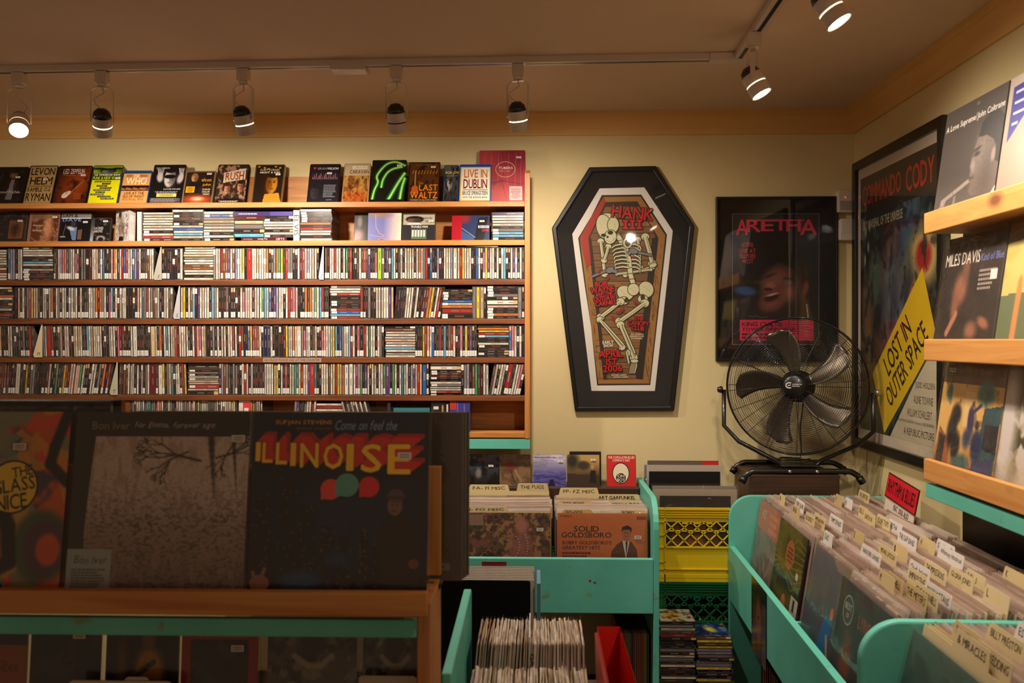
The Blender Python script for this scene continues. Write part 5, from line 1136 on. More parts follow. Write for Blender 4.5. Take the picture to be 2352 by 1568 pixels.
# ================================================================= MILK CRATES
def crate(name, mat, x0, x1, y0, y1, z0, z1, label, handle=True, writing=None):
    t = empty(name, ((x0 + x1) / 2, y0, z0), (0, 0, 0), label, 'crate'); w = (x1 - x0) / 2; h = z1 - z0; d = y1 - y0; th = .009
    def panel(mb, P):        # P maps (a, z, depth) with a in -w..w
        def bx(a0, a1, c0, c1, e0=0, e1=th):
            k = len(mb.v); mb.box(a0, a1, e0, e1, c0, c1); mb.v[k:] = [P(*v) for v in mb.v[k:]]
        def bar(a0, c0, a1, c1, wd=.0045, e0=.001, e1=.007):
            dx, dz = a1 - a0, c1 - c0; L = math.hypot(dx, dz); nx, nz = -dz / L * wd / 2, dx / L * wd / 2; k = len(mb.v)
            mb.prism([(a0 + nx, c0 + nz), (a0 - nx, c0 - nz), (a1 - nx, c1 - nz), (a1 + nx, c1 + nz)], e0, e1); mb.v[k:] = [P(*v) for v in mb.v[k:]]
        bx(-w, w, h - .008, h, -.004, th); 
        for k in range(3): bx(-w, w, h - .017 - k * .009, h - .0135 - k * .009, -.003, .004)
        bx(-w + .0485, w - .0485, h - .052, h - .0085, .0042, th - .0006)
        bx(-w, w, h * .05, h * .10, -.003, th); bx(-w, w, .0, .012, -.003, th); bx(-w + .0485, w - .0485, .004, h * .46, .0034, th - .0004)
        bx(-w, w, h * .16, h * .175, -.003, .004); bx(-w, w, h * .455, h * .475, -.003, th)
        for s in (-1, 1):
            a, b = (-w, -w + .048) if s < 0 else (w - .048, w)
            bx(a, b, .0015, h - .0015, .0024, th - .0009); e = a if s < 0 else b
            for aa in (a, b - .004): bx(aa, aa + .004, 0, h, -.003, .004)
            for c in (.26, .62, .80): bx(a, b, h * c, h * c + .004, -.003, .004)
        la, lb, ca, cb = -w + .048, w - .048, h * .475, h - .050; n = 5
        bar(la, ca, la, cb); u = (lb - la) / n; hh = cb - ca
        for k in range(-2, n + 1):
            for sl in (1, -1):
                p0 = (la + k * u, ca) if sl > 0 else (la + k * u, cb); L = hh / 1.0; p1 = (p0[0] + L, p0[1] + sl * hh)
                a0, c0 = p0; a1, c1 = p1
                if a1 <= la or a0 >= lb: continue
                if a0 < la: f = (la - a0) / (a1 - a0); a0, c0 = la, c0 + (c1 - c0) * f
                if a1 > lb: f = (lb - a0) / (a1 - a0); a1, c1 = lb, c0 + (c1 - c0) * f
                bar(a0, c0, a1, c1)
        if handle: bar(-.055, cb - .006, .055, cb - .006, .006); bar(la, ca + hh * .62, lb, ca + hh * .62, .004)
    m = MB()
    panel(m, lambda a, y, z: (a, y, z)); m.build('front_panel', mat, t)
    m = MB(); panel(m, lambda a, y, z: (a, d - y, z)); m.build('rear_panel', mat, t)
    for sg in (-1, 1):
        m = MB(); m.box(-th / 2, th / 2, th + .0005, d - th - .0005, 0, h * .5); m.box(-th / 2, th / 2, th + .0005, d - th - .0005, h - .04, h)
        for k in range(6): y = .03 + k * (d - .06) / 5; m.box(-.003, .003, y, y + .006, h * .5, h - .04)
        m.v = [(sg * (w - th / 2) + a, b, c) for a, b, c in m.v]; m.build('side_panel', mat, t)
    m = MB(); m.box(-w + th, w - th, th, d - th, .002, .008); m.build('crate_floor', mat, t)
    if writing:
        A = Art(w * 1.1, .05, None, 1); A.text(writing[0], .1, .55, .5, .9, (190, 196, 180)); A.text(writing[1], .1, .08, .8, .42, (190, 196, 180)); A.build('lettering', t, 'matte', 0, (.0, .0022, .03))
    return t
CX0, CX1, CY0, CY1 = .424, .754, 3.20, 3.515
crate('milk_crate', M['yellow'], CX0, CX1, CY0, CY1, .8925, 1.1665 - .285 + .0, 'x') if False else None
yc = crate('milk_crate', M['yellow'], CX0, CX1, CY0, CY1, .612, .882, 'yellow plastic milk crate full of records, stacked between the turquoise bins')
gc = crate('milk_crate', M['green'], CX0, CX1, CY0, CY1, .340, .6105, 'dark green plastic milk crate holding CDs under the yellow one', True, ('DAIRY', 'PRODUCERS'))
m = MB(); m.box(CX0 + .005, CX1 - .01, CY0 + .01, CY1 - .01, 0, .3395); o = m.build('plinth', M['darkwood'], None, .002); tag(o, 'dark box standing on the floor under the green crate', 'box')
# records in the yellow crate
def cr0(A):
    A.rect(0, 0, 1, 1, (18, 17, 18)); A.text('T T T T T', .2, .79, .84, .86, (196, 92, 30)); A.rect(.22, .765, .8, .775, (150, 120, 40)); A.ell(.5, .4, .36, .36, (96, 48, 36), 32); A.ell(.5, .4, .12, .12, (150, 90, 60))
zc0 = .6215
kk = 0
for y, a, wd, hh, col, lab, art in ((3.214, -1, .26, .300, (26, 24, 25), 'black record with small orange symbols, front of the yellow crate', cr0),
        (3.245, 0, .31, .318, (180, 160, 140), 'tan sleeved record just behind the black front record in the yellow crate', None),
        (3.285, 0, .315, .325, (150, 140, 130), 'plastic wrapped record in the middle of the yellow crate', None)):
    cover_record((.585 + .005 * kk, y, zc0), 0, 2, art, lab, 'records in the yellow crate', col, w=wd, h=hh, fm='filmfar'); kk += 1
cover_record((.566, 3.335, zc0), 0, 1, lambda A: (A.rect(0, 0, 1, 1, (16, 14, 14))), 'plain black record rising above the yellow crate', 'records in the yellow crate', (16, 14, 14), w=.27, h=.372, film=False)
cover_record((.568, 3.365, zc0), 0, 1, None, 'white sleeved record with wrinkled plastic top in the yellow crate', 'records in the yellow crate', (206, 192, 178), w=.285, h=.392, fm='filmfar')
def cr5(A): A.rect(0, 0, 1, 1, (104, 92, 84)); A.rect(.76, .88, 1, 1, (206, 36, 40)); A.rect(.80, .86, .95, .9, (230, 170, 40)); A.rect(.74, .93, .9, .96, (30, 30, 80)); A.ell(.36, .93, .05, .03, (30, 24, 24))
cover_record((.570, 3.395, zc0), 0, 1, cr5, 'grey brown record with red corner, rearmost in the yellow crate', 'records in the yellow crate', (104, 92, 84), w=.275, h=.405, film=False)
o = slab_case('box_set', .295, .386, .02, (120, 118, 150), .002); o.location = (.570, 3.415, zc0); tag(o, 'lavender grey box set behind the records in the yellow crate', 'box set')
# CDs standing in the green crate
for k in range(18):
    d = dict(x=CX0 + .045 + k * .0135, y=CY0 + .03, z=.3495, lean=0, flat=False, c='wkkwgkwkknwkwgkwkw'[k], st='', w=.0105, var=k % 4)
    place_case(d, '%s spined CD case, %s of those standing inside the green crate' % (CN[d['c']], ordinal(k + 1)), 'CD cases inside the green crate')
# two leaning towers of CDs
m = MB(); m.box(.425, .697, 3.03, 3.192, 0, .236); o = m.build('wooden_block', M['darkwood'], None, .002); tag(o, 'dark block on the floor carrying the two CD towers', 'box')
for (xc, ztop, code, wh, cov) in ((.490, CAMZ - .985, "kgwnrkkdkgkwgkwmkkwnkkgkrkk", 'tower nearer the centre bin', 0), (.622, CAMZ - 1.035, "Bynyjggkjgykdkykgkkwkyk", 'tower nearer the corner bin', 1)):
    z = ztop; it = parse(code)
    n = 0
    while z > .247 and n < len(it):
        c = it[n][1]; w = .0105; z -= w; r = random.Random(n * 3 + cov)
        d = dict(x=xc - .0625 + r.uniform(-.006, .006), y=3.045 + r.uniform(-.004, .004), z=z, lean=0, flat=True, c=c, st='', w=w * .99, var=r.randrange(4))
        o = place_case(d, '%s CD case, %s from top in the %s' % (CN[c], ordinal(n + 1), wh), 'CD cases in the two floor towers'); n += 1
        if n == 1:
            A = Art(.120, .138, None, 4); cv = Canvas(36, 40, (206, 190, 150) if not cov else (28, 40, 84)); 
            if cov: cv.noise(5, (60, 110, 150), .5, .65, .8); cv.blob(.5, .5, .12, .2, (220, 190, 60), .6, 30); cv.noise(9, (190, 150, 60), .62, .7, .6)
            else: cv.blob(.4, .5, .2, .3, (220, 160, 40), .5); cv.noise(7, (90, 60, 50), .55, .65, .8); cv.noise(9, (40, 70, 90), .62, .7, .7)
            A.canvas(cv); q = A.build('cover_art', o, 'gloss'); q.matrix_local = Matrix(((0, 0, -1, -.0002), (0, 1, 0, 0), (1, 0, 0, 0), (0, 0, 0, 1))) ; k_ = 1
            # lay the art on the case's upper face (case local -X)
            q.matrix_local = Matrix.Translation((-TW / 2 - .0004, .002, .0625)) @ Matrix(((0, 1, 0, 0), (0, 0, 1, 0), (1, 0, 0, 0), (0, 0, 0, 1)))
    m = MB(); m.box(-.06, .06, 0, .13, .2365, z - .0006, (30, 26, 26)); o = m.build('cd_box', M['print']); o.location = (xc, 3.05, 0); tag(o, 'dark box at the foot of the CD %s' % wh, 'box')

# ================================================================= CENTRE BIN
def rounded_panel(x0, x1, ya, yb, z0, z1, r=.09, front_low=None):
    """end panel lying across X, rounded at the front top corner (towards -Y)"""
    pts = [(yb, z0), (yb, z1)]
    for k in range(7): a = k / 6 * math.pi / 2; pts.append((ya + r - r * math.sin(a), z1 - r + r * math.cos(a)))
    pts.append((ya, z0)); m = MB(); m.prism(pts, x0, x1, axis='X'); return m
cb = empty('record_bin', (0, 3.0, 0), (0, 0, 0), 'turquoise record bin under the CD shelf, faced by two covers', 'record bin')
def addp(mb, nm, mat, par, bev=.003, off=Vector((0, 3.0, 0))):
    mb.v = [(a - off.x, b - off.y, c - off.z) for a, b, c in mb.v]; return mb.build(nm, mat, par, bev)
XB1 = .400
m = rounded_panel(XB1, XB1 + .020, 2.985, 3.50, 0, CAMZ - .552, .10); addp(m, 'end_panel', M['mint'], cb)
m = MB(); m.box(-1.2, XB1 - .0005, 2.985, 3.005, CAMZ - .940, CAMZ - .752); addp(m, 'front_board', M['mint'], cb)
m = MB(); m.box(-1.2, XB1 - .0005, 3.006, 3.50, CAMZ - .945, CAMZ - .930); addp(m, 'bin_floor', M['darkwood'], cb)
m = MB(); m.box(-1.2, XB1 - .0005, 3.37, 3.50, CAMZ - .929, CAMZ - .575); addp(m, 'rear_ledge', M['darkwood'], cb)
m = MB(); m.box(.0555, .0655, 3.006, 3.369, CAMZ - .929, CAMZ - .80); addp(m, 'partition', M['mint'], cb)
m = MB(); m.box(-1.2, XB1 - .0005, 3.03, 3.50, CAMZ - 1.36, CAMZ - 1.345); addp(m, 'lower_shelf', M['darkwood'], cb)
for px in ((1355, 1333), (1366, 1337)):
    p = at(*px, Y=2.9845); m = MB(); m.lathe([(.0045, 0), (.002, .0006)], 10, tf=Matrix.Translation((p.x, 2.9848 - 3.0, p.z)) @ RX @ Matrix.Scale(1.0, 4)); o = m.build('paint_mark', mat_plain('red_paint', (150, 30, 20), .6), cb)
GB = 'records in the centre bin'
zb_ = CAMZ - .9285
def lp2(A):
    c = Canvas(110, 110, (190, 88, 52)); c.grad((168, 68, 52), (206, 110, 56)); c.blob(.8, .5, .4, .5, (206, 112, 62), .7, k=.7); A.canvas(c)
    k = (44, 26, 22); A.text('SOLID', .18, .795, .46, .86, k); A.text('GOLDSBORO', .04, .73, .60, .79, k); A.text("BOBBY GOLDSBORO'S", .05, .655, .60, .695, k, shear=.1); A.text('GREATEST HITS', .05, .60, .47, .64, k, shear=.1)
    A.small(.05, .16, .38, .58, (90, 36, 26), 11); A.text('STEREO', .03, .955, .16, .98, k, 0); A.rect(.88, .93, .99, .97, (150, 70, 50))
    sk = (168, 100, 74); br = (96, 52, 36); dk = (40, 26, 28)
    A.poly([(.58, .44), (.60, .58), (.66, .66), (.72, .70), (.82, .69), (.88, .60), (.90, .42), (.84, .26), (.66, .26)], br); A.poly([(.72, .70), (.76, .50), (.80, .69)], (210, 190, 176)); A.poly([(.755, .69), (.765, .52), (.78, .69)], dk)
    A.poly([(.58, .44), (.66, .30), (.74, .26), (.76, .30), (.66, .42)], (80, 42, 30)); A.ell(.72, .25, .035, .02, sk); A.poly([(.66, .28), (.80, .30), (.90, .20), (.98, .04), (.92, .02), (.78, .16), (.72, .04), (.62, .04)], dk); A.ell(.83, .22, .03, .03, sk)
    A.ell(.765, .775, .048, .062, sk, rot=-8); A.poly([(.71, .79), (.72, .85), (.78, .87), (.825, .84), (.82, .79), (.80, .82), (.73, .82)], (36, 22, 20)); [A.ell(x, .785, .008, .005, (50, 26, 22), 8) for x in (.748, .782)]; A.rect(.75, .745, .785, .75, (120, 50, 46)); A.line([(.745, .74), (.745, .715), (.785, .71)], .004, sk)
    [A.line([(x, .18), (x - .02, 0)], .0025, (100, 60, 30)) for x in (.62, .68, .86)]
front1 = cover_record((.2325, 3.055, zb_), 0, 3, lp2, 'orange record sleeve with a suited man on a stool, front of the centre bin', GB, (150, 60, 40), sticker=(.89, .72), fm='filmfar')
def lp1(A):
    c = Canvas(120, 120, (96, 62, 46)); c.noise(16, (176, 128, 80), .5, .6, .8); c.noise(26, (56, 34, 30), .52, .6, .8); c.noise(9, (140, 80, 70), .6, .7, .7)
    c.blob(.68, .5, .14, .34, (160, 90, 84), .3, k=.8); c.blob(.68, .86, .07, .09, (180, 110, 96), .3); c.poly([(.2, .0), (.32, .35), (.5, .55), (.6, .5), (.46, .3), (.42, 0)], (200, 116, 108), .9); c.stroke([(.5, .5), (.46, .46), (.34, .3)], .02, (200, 116, 108)); A.canvas(c)
    r = random.Random(4)
    for k in range(60):
        u, v = r.random(), r.random(); q = [(u + .03 * t * math.cos(t * 2.2 + k) , v + .03 * t * math.sin(t * 2.2 + k)) for t in np.linspace(.2, 1.5, 10)]; A.line([(min(max(a, 0), 1), min(max(b, 0), 1)) for a, b in q], .0022, (178, 134, 84) if k % 2 else (140, 76, 64))
    for k in range(14): t = k / 13; A.ell(.62 + .04 * math.sin(t * 6), .74 - .4 * t, .006, .006, (206, 196, 190), 8); A.ell(.72 + .03 * math.sin(t * 5), .76 - .4 * t, .006, .006, (206, 196, 190), 8)
    A.rect(0, .86, .25, .98, (150, 116, 96)); A.text('MAN OF RENOWN', -.02, .825, .28, .85, (40, 90, 66)); A.line([(0, .82), (.28, .82), (.28, .855), (0, .855)], .001, (40, 90, 66))
front0 = cover_record((-.1085, 3.055, zb_), 0, 3, lp1, 'rose and brown record sleeve with swirling pattern and pale big cat', GB, (90, 50, 44), sticker=(.885, .80), fm='filmfar')
r = random.Random(21)
spots = [('left', -.1085, 'column behind the patterned sleeve'), ('right', .2325, 'column behind the orange sleeve')]
for nm, xc, wh in spots:
    for k in range(22):
        y = 3.070 + k * .0128; record((xc + r.uniform(-.006, .006), y, zb_ + r.uniform(-.002, .006)), r.uniform(-.02, .02), 2.5, r.randrange(12), 'plastic sleeved record, %s from the front in the centre bin %s' % (ordinal(k + 2), wh), GB)
dv = dict(group='card dividers in the centre bin')
def dcard(x, y, text, tab, lab, h=.330, **k): card((x, y, zb_), 0, 2.5, text, tab, lab, 'card dividers in the centre bin', h=h, **k)
dcard(-.1085, 3.0615, 'FJ- FO MISC', (0, .52), 'cream divider card directly behind the patterned sleeve', h=.318, tabh=.018)
dcard(-.1085, 3.332, 'FA- FI MISC', (.03, .5), 'cream divider card with wide tab at the rear of the patterned column', h=.342, tabh=.026)
dcard(-.1085, 3.345, 'THE FUGS', (.62, .98), 'worn cream divider card with short tab beneath the lake photo CD', h=.342, tabh=.030, col=(206, 184, 140))
dcard(.2325, 3.300, 'FP- FZ MISC', (.05, .5), 'cream divider card with wide tab at the rear of the orange column', h=.335, tabh=.028)
dcard(.2325, 3.262, 'ART GARFUNKEL', (.46, .98), 'cream divider card with bold printed name, orange column', h=.322, tabh=.024, bold=1, jit=0, ink=(20, 18, 18))
dcard(.2325, 3.178, 'GENESIS', (.03, .40), 'buff divider card low between records, middle of the orange column', h=.318, tabh=.018, col=(214, 184, 128), bold=1, jit=0)
dcard(.2325, 3.172, 'GERRY & THE P', (.60, .98), 'pale divider card beside the buff one in the orange column', h=.318, tabh=.018, bold=1, jit=0)
dcard(.2325, 3.063, 'GO-GOS', (.06, .38), 'buff divider card directly behind the orange sleeve', h=.314, tabh=.013, col=(206, 176, 120), bold=1, jit=0)
dcard(.2325, 3.0675, 'BOBBY', (.70, .98), 'pale divider card tab directly behind the orange sleeve', h=.314, tabh=.012, bold=1, jit=0)
# CDs on the rear ledge
ZL = CAMZ - .5745
def c1(A): c = Canvas(36, 32, (54, 60, 76)); c.grad((30, 26, 24), (70, 80, 100)); c.noise(8, (20, 18, 18), .5, .6, .9); c.blob(.35, .4, .1, .16, (120, 110, 104), .4); A.canvas(c); A.text('CONVOY', .3, .78, .8, .88, (150, 40, 50))
def c2(A): c = Canvas(36, 32, (128, 96, 66)); c.blob(.35, .6, .2, .2, (120, 50, 40), .4); c.noise(10, (84, 70, 50), .5, .6, .7); c.stroke([(.35, .5), (.5, .1)], .02, (60, 60, 40)); c.stroke([(.5, .5), (.7, .15)], .04, (150, 120, 80)); A.canvas(c); A.text('Sterling', .5, .84, .95, .9, (60, 40, 30), 0, shear=.2)
def c3(A): c = Canvas(44, 44, (90, 84, 150)); c.grad((60, 56, 130), (206, 196, 214), .3, .85); c.noise(7, (130, 124, 190), .5, .6, .5, 6); A.canvas(c); A.small(.05, .88, .95, .94, (110, 100, 150), 1); A.poly([(.45, 0), (.52, .2), (.6, .22), (.68, 0)], (24, 22, 50))
def c4(A): c = Canvas(44, 40, (70, 58, 38)); c.grad((50, 36, 24), (190, 150, 84), .2, .8); c.blob(.15, .8, .2, .25, (40, 40, 26), .5); c.blob(.5, .66, .2, .14, (54, 52, 42), .3); c.poly([(0, 0), (1, 0), (1, .35), (0, .4)], (60, 44, 34)); c.blob(.78, .62, .05, .07, (190, 140, 110), .3); c.poly([(.68, .1), (.72, .5), (.88, .5), (.9, .1)], (22, 20, 22)); A.canvas(c)
def c5(A):
    A.rect(0, 0, 1, 1, (206, 34, 34)); A.text('THE COPULATIN BLUES', .04, .88, .96, .96, (240, 226, 206)); A.text('COMPACT DISC', .2, .79, .8, .86, (240, 226, 206)); A.ell(.48, .42, .30, .34, (30, 22, 20)); A.ell(.48, .42, .27, .31, (236, 222, 196)); A.ell(.48, .27, .17, .15, (30, 22, 20)); A.text('OH', .36, .28, .60, .38, (236, 222, 196)); A.text('BOY', .35, .15, .62, .26, (236, 222, 196))
for px0, px1, pyt, fn, col, lab, st in ((1074, 1145, 1034, c1, (40, 36, 36), 'dark CD case with grey blue street scene, first on the bin ledge', (.75, .6)), (1147, 1219, 1036, c2, (120, 90, 66), 'brown CD case with rose, second on the bin ledge', None),
        (1224, 1301, 1034, c3, (150, 140, 180), 'lavender CD sleeve picturing a lake under hills', (.82, .75)), (1303, 1378, 1038, c4, (50, 40, 34), 'CD case picturing a seated person and dark trees', (.8, .8)), (1394, 1462, 1040, c5, (150, 60, 50), 'bright red CD case with black and cream round emblem', None)):
    face_case('cd_case', px0, px1, pyt, None, fn, color=col, d=.0105, lean=10, Y=3.395, zz=ZL, label=lab, cat='cd', group='CD cases on the rear ledge of the centre bin', h=.1235, inset=(.001, .001, .001, .001), sticker=st)
o = slab_case('cd_case', .125, .13, .010, (26, 24, 24), .002); o.location = (xpx(1345, 778, 3.43), 3.437, ZL); o.rotation_euler = (-R(6), 0, 0); tag(o, 'black CD case peeking above the seated person case', 'cd', 'CD cases on the rear ledge of the centre bin')
# taped notice on the bin board and lower shelf records
o = Art(.085, .05, (120, 16, 20), 2); o.ell(.15, .5, .12, .3, (50, 30, 26)); q = o.build('flyer', None, 'gloss'); q.location = (xpx(1135, 778, 2.984), 2.9843, CAMZ - .815); tag(q, 'small dark red flyer taped to the centre bin board', 'flyer')
r = random.Random(5)
for k in range(19):
    x = .290 + k * .0056
    m = MB(); m.box(-.0022, .0022, 0, .31, 0, .315, (r.randint(70, 150), r.randint(46, 100), r.randint(34, 70))); o = m.build('record', M['print']); o.location = (x, 3.045 + r.uniform(0, .008), CAMZ - 1.3445); tag(o, 'worn record spine, %s from the end panel on the centre bin lower shelf' % ordinal(19 - k), 'record', 'records on the lower shelf of the centre bin')

# ================================================================= FRONT RACK
XRK = -.183
rk = empty('display_rack', (XRK, 1.49, 0), (0, 0, 0), 'wooden record display rack in front, pine ledge above a turquoise strip', 'display rack')
ro = Vector((XRK, 1.49, 0))
def rbox(nm, x0, x1, y0, y1, h1, h0, mat, bev=.002):
    m = MB(); m.box(x0, x1, y0, y1, CAMZ - h0, CAMZ - h1); return addp(m, nm, mat, rk, bev, ro)
XL = -1.35
rbox('ledge_lip', XL, XRK - .0005, 1.452, 1.472, .4265, .4665, M['pine'])
rbox('ledge_board', XL, XRK - .0235, 1.4725, 1.610, .4385, .4545, M['pine'])
rbox('painted_strip', XL, XRK - .0225, 1.478, 1.492, .4795, .5105, M['mint'])
rbox('side_post', XRK - .022, XRK, 1.492, 1.665, .4555, 1.499, M['pineZ'], .002)
rbox('side_post', XL, XL + .022, 1.492, 1.665, .4555, 1.499, M['pineZ'], .002)
rbox('backing_board', XL, XRK + .006, 1.606, 1.618, .236, .4380, M['pineZ'], .001)
rbox('rear_ledge', XL, XRK, 1.622, 1.80, .4585, .4750, M['pine'])
rbox('lower_board', XL + .0225, XRK - .0225, 1.56, 1.78, .7205, .7360, M['darkwood'])
GF = 'records facing the camera on the front rack'
ZLd = CAMZ - .4380
def lpA(A):
    c = Canvas(130, 130, (230, 70, 40)); c.noise(4, (60, 60, 90), .5, .58, .9); c.noise(6, (206, 96, 44), .5, .56, .9); c.noise(5, (120, 140, 110), .58, .62, .85); c.noise(8, (214, 150, 40), .60, .64, .8)
    c.poly([(0, 0), (.7, 0), (.5, .18), (.2, .22), (0, .15)], (22, 18, 26)); c.blob(.88, .24, .17, .2, (70, 84, 64), .12); c.blob(.90, .23, .12, .15, (84, 52, 70), .12); c.blob(.92, .22, .07, .09, (206, 80, 40), .15); c.stroke([(.45, 0), (.7, .15), (.68, .35), (.62, .5)], .04, (20, 16, 20)); c.stroke([(.98, .98), (.92, .8), (.9, .7), (1, .6)], .03, (16, 14, 18)); c.blob(.35, .8, .2, .12, (196, 170, 150), .3); c.blob(.38, .80, .10, .05, (30, 24, 26), .3); c.blob(.38, .88, .15, .03, (26, 20, 22), .3, -12); A.canvas(c)
    A.ell(.69, .57, .15, .155, (20, 16, 14), rot=-25); A.ell(.69, .57, .138, .143, (240, 196, 40), rot=-25); k = (24, 18, 14); A.text('THE', .68, .63, .80, .69, k, rot=12); A.text('GLASS', .57, .54, .82, .62, k, rot=10); A.text('NICE', .60, .44, .78, .53, k, rot=8)
cover_record((-.990, 1.497, ZLd), 0, 8, lpA, 'swirling red and orange record sleeve with yellow oval badge, cut by the picture edge', GF, (60, 30, 30), sticker=(.72, .78), w=.312, h=.310)
def lpB(A):
    A.rect(0, 0, 1, 1, (44, 38, 36)); c = Canvas(150, 120, (150, 128, 118)); c.grad((120, 98, 88), (214, 192, 180), .1, .85); c.noise(60, (74, 58, 50), .48, .66, .75, 1.7)
    c.V0 = None
    m_ = np.clip((c.V - .45) / .3, 0, 1); sky = np.array((206, 182, 170.)); c.a = c.a * (1 - m_[..., None] * .85) + sky * m_[..., None] * .85; c.noise(40, (150, 124, 110), .55, .65, .5, .25)
    r = random.Random(8)
    def br(x, y, a, l, w, n):
        x2, y2 = x + l * math.cos(a), y + l * math.sin(a); c.stroke([(x, y), (x2, y2)], w, (34, 26, 26), .5, .85)
        if n:
            for k in range(3): br(x2, y2, a + r.uniform(-.8, .8), l * .68, w * .62, n - 1)
    for x, w in ((.76, .018), (.90, .011)): [c.stroke([(x + .004 * q, 1.0 - .045 * q), (x + .004 * (q + 1), 1.0 - .045 * (q + 1))], w * (1 - q * .08), (44, 34, 32), .5, .9 - .07 * q) for q in range(9)]
    br(.70, .84, 2.9, .16, .008, 4); br(.80, .86, .3, .10, .007, 3); br(.62, .9, 3.6, .12, .006, 3); br(.9, .95, 4.2, .10, .005, 3)
    A.canvas(c, .085, .0, 1.0, .86); A.poly([(.07, .0), (.10, .0), (.085, .3), (.10, .6), (.12, .86), (.07, .86)], (44, 38, 36))
    A.text('Bon Iver', .095, .90, .31, .945, (150, 124, 92), 0); A.text('for Emma, forever ago', .34, .90, .80, .945, (186, 172, 160), 0, shear=.3, jitter=.06)
    A.rect(.0, .0, .25, .225, (150, 160, 158)); A.text('Bon Iver', .04, .14, .23, .19, (50, 52, 50), 0, shear=.2, jitter=.05); A.small(.03, .01, .23, .12, (66, 70, 68), 7)
cover_record((-.6665, 1.497, ZLd), 0, 8, lpB, 'record sleeve with misty brown field and bare trees in a dark border', GF, (40, 34, 32), sticker=(.94, .83), w=.314, h=.310)
def lpC(A):
    c = Canvas(130, 130, (16, 18, 28)); c.grad((14, 14, 20), (16, 20, 36)); c.blob(.55, .38, .4, .2, (26, 38, 66), .8); r = random.Random(6)
    for x, w, h in ((.02, .1, .55), (.16, .1, .62), (.28, .1, .48), (.40, .08, .36), (.50, .07, .30), (.62, .05, .34), (.70, .12, .28)):
        c.poly([(x, 0), (x + w, 0), (x + w, h), (x, h)], (20, 17, 20))
        for k in range(22): c.blob(x + r.random() * w, r.random() * h, .006, .006, (96, 74, 60), .4)
    c.poly([(.56, .3), (.575, .3), (.57, .46)], (24, 20, 24)); c.blob(.3, .06, .12, .05, (30, 74, 110), .5); c.blob(.5, .18, .08, .04, (20, 54, 84), .6); A.canvas(c)
    # coated figure with a hat, and a corner hand
    A.poly([(.76, 0), (.72, .22), (.71, .34), (.78, .44), (.86, .44), (.93, .38), (.97, .22), (.95, 0)], (38, 26, 24)); A.ell(.815, .475, .042, .055, (120, 84, 74)); A.ell(.82, .53, .048, .038, (84, 62, 70)); A.rect(.765, .515, .88, .527, (60, 42, 50)); A.ell(.925, .155, .028, .026, (120, 60, 48)); A.ell(.80, .48, .007, .004, (30, 20, 20), 8); A.ell(.827, .48, .007, .004, (30, 20, 20), 8); A.ell(.808, .445, .014, .004, (70, 36, 34), 8)
    A.ell(.07, .045, .055, .045, (150, 92, 78)); A.line([(.08, .08), (.10, .13)], .006, (150, 92, 78)); A.line([(.04, .07), (.03, .11)], .006, (150, 92, 78))
    xs = [.012, .050, .127, .210, .265, .396, .527, .610, .760]; ws = [.028, .060, .065, .032, .105, .114, .042, .117, .130]
    for i, ch in enumerate('ILLINOISE'):
        t = i / 8; b = .722 - .07 * t; tp = .83 - .01 * t; u0, u1 = xs[i] + .01, xs[i] + .01 + ws[i]
        for k in range(9): f = 1 - k / 9; A.text(ch, u0 + .05 * f, b + .06 * f + .005, u1 + .08 * f, tp + .06 * f, (214, 40, 24) if k > 2 else (170, 28, 20))
    for i, ch in enumerate('ILLINOISE'):
        t = i / 8; u0, u1 = xs[i] + .01, xs[i] + .01 + ws[i]; b = .722 - .07 * t
        A.text(ch, u0 - .003, b - .004, u1 + .004, .834 - .01 * t, (110, 40, 10)); A.text(ch, u0, b, u1, .83 - .01 * t, (255, 196, 44))
    A.text('SUFJAN STEVENS', .13, .925, .45, .955, (210, 146, 70)); A.text('invites you to:', .25, .895, .45, .918, (120, 88, 60)); A.text('Come on feel the', .47, .90, .82, .955, (130, 156, 190), 0, shear=.35)
    for u, v, rr_, cc in ((.455, .565, .058, (235, 70, 56)), (.545, .59, .066, (92, 156, 142)), (.67, .58, .058, (222, 34, 36))): A.ell(u, v, rr_, rr_, cc); A.poly([(u - rr_ * .9, v - rr_ * .1), (u - rr_ * .2, v - rr_ * .9), (u - rr_ * .95, v - rr_ * 1.0)], cc)
cover_record((-.3465, 1.497, ZLd), 0, 8, lpC, 'dark city night record sleeve with big yellow and red block lettering', GF, (22, 20, 24), sticker=(.865, .735), w=.314, h=.310)
# records on the far side of the rack, backs towards the camera
GBk = 'records on the far side of the front rack'
ZR = CAMZ - .4583
def back(A): A.rect(0, 0, 1, 1, (76, 62, 52)); A.rect(.78, .06, .93, .10, (120, 104, 90)); A.small(.79, .065, .92, .095, (40, 34, 30), 1); A.small(.1, .12, .5, .3, (90, 76, 66), 6)
for k in range(6):
    cover_record((-.289 - .0022 * (5 - k), 1.648 + .008 * k, ZR), 0, 2.5, back if k == 0 else None, 'grey brown record sleeve seen from behind, %s in the stack by the rack post' % ordinal(k + 1), GBk, [(76, 62, 52), (104, 90, 78), (64, 54, 48), (120, 104, 90), (70, 60, 52), (98, 84, 74)][k], w=.316, h=.318 - .0005 * k, film=(k == 0))
for k in range(3): cover_record((-.625 + .002 * k, 1.650 + .01 * k, ZR), 0, 2.5, None, 'olive brown record sleeve behind the misty field record, %s from the front' % ordinal(k + 1), GBk, (84, 72, 54), w=.315, h=.318, film=False)
def backr(A): A.rect(0, 0, 1, 1, (26, 20, 20)); A.text('LIVE AT', .2, .93, .8, .96, (70, 24, 22), 0)
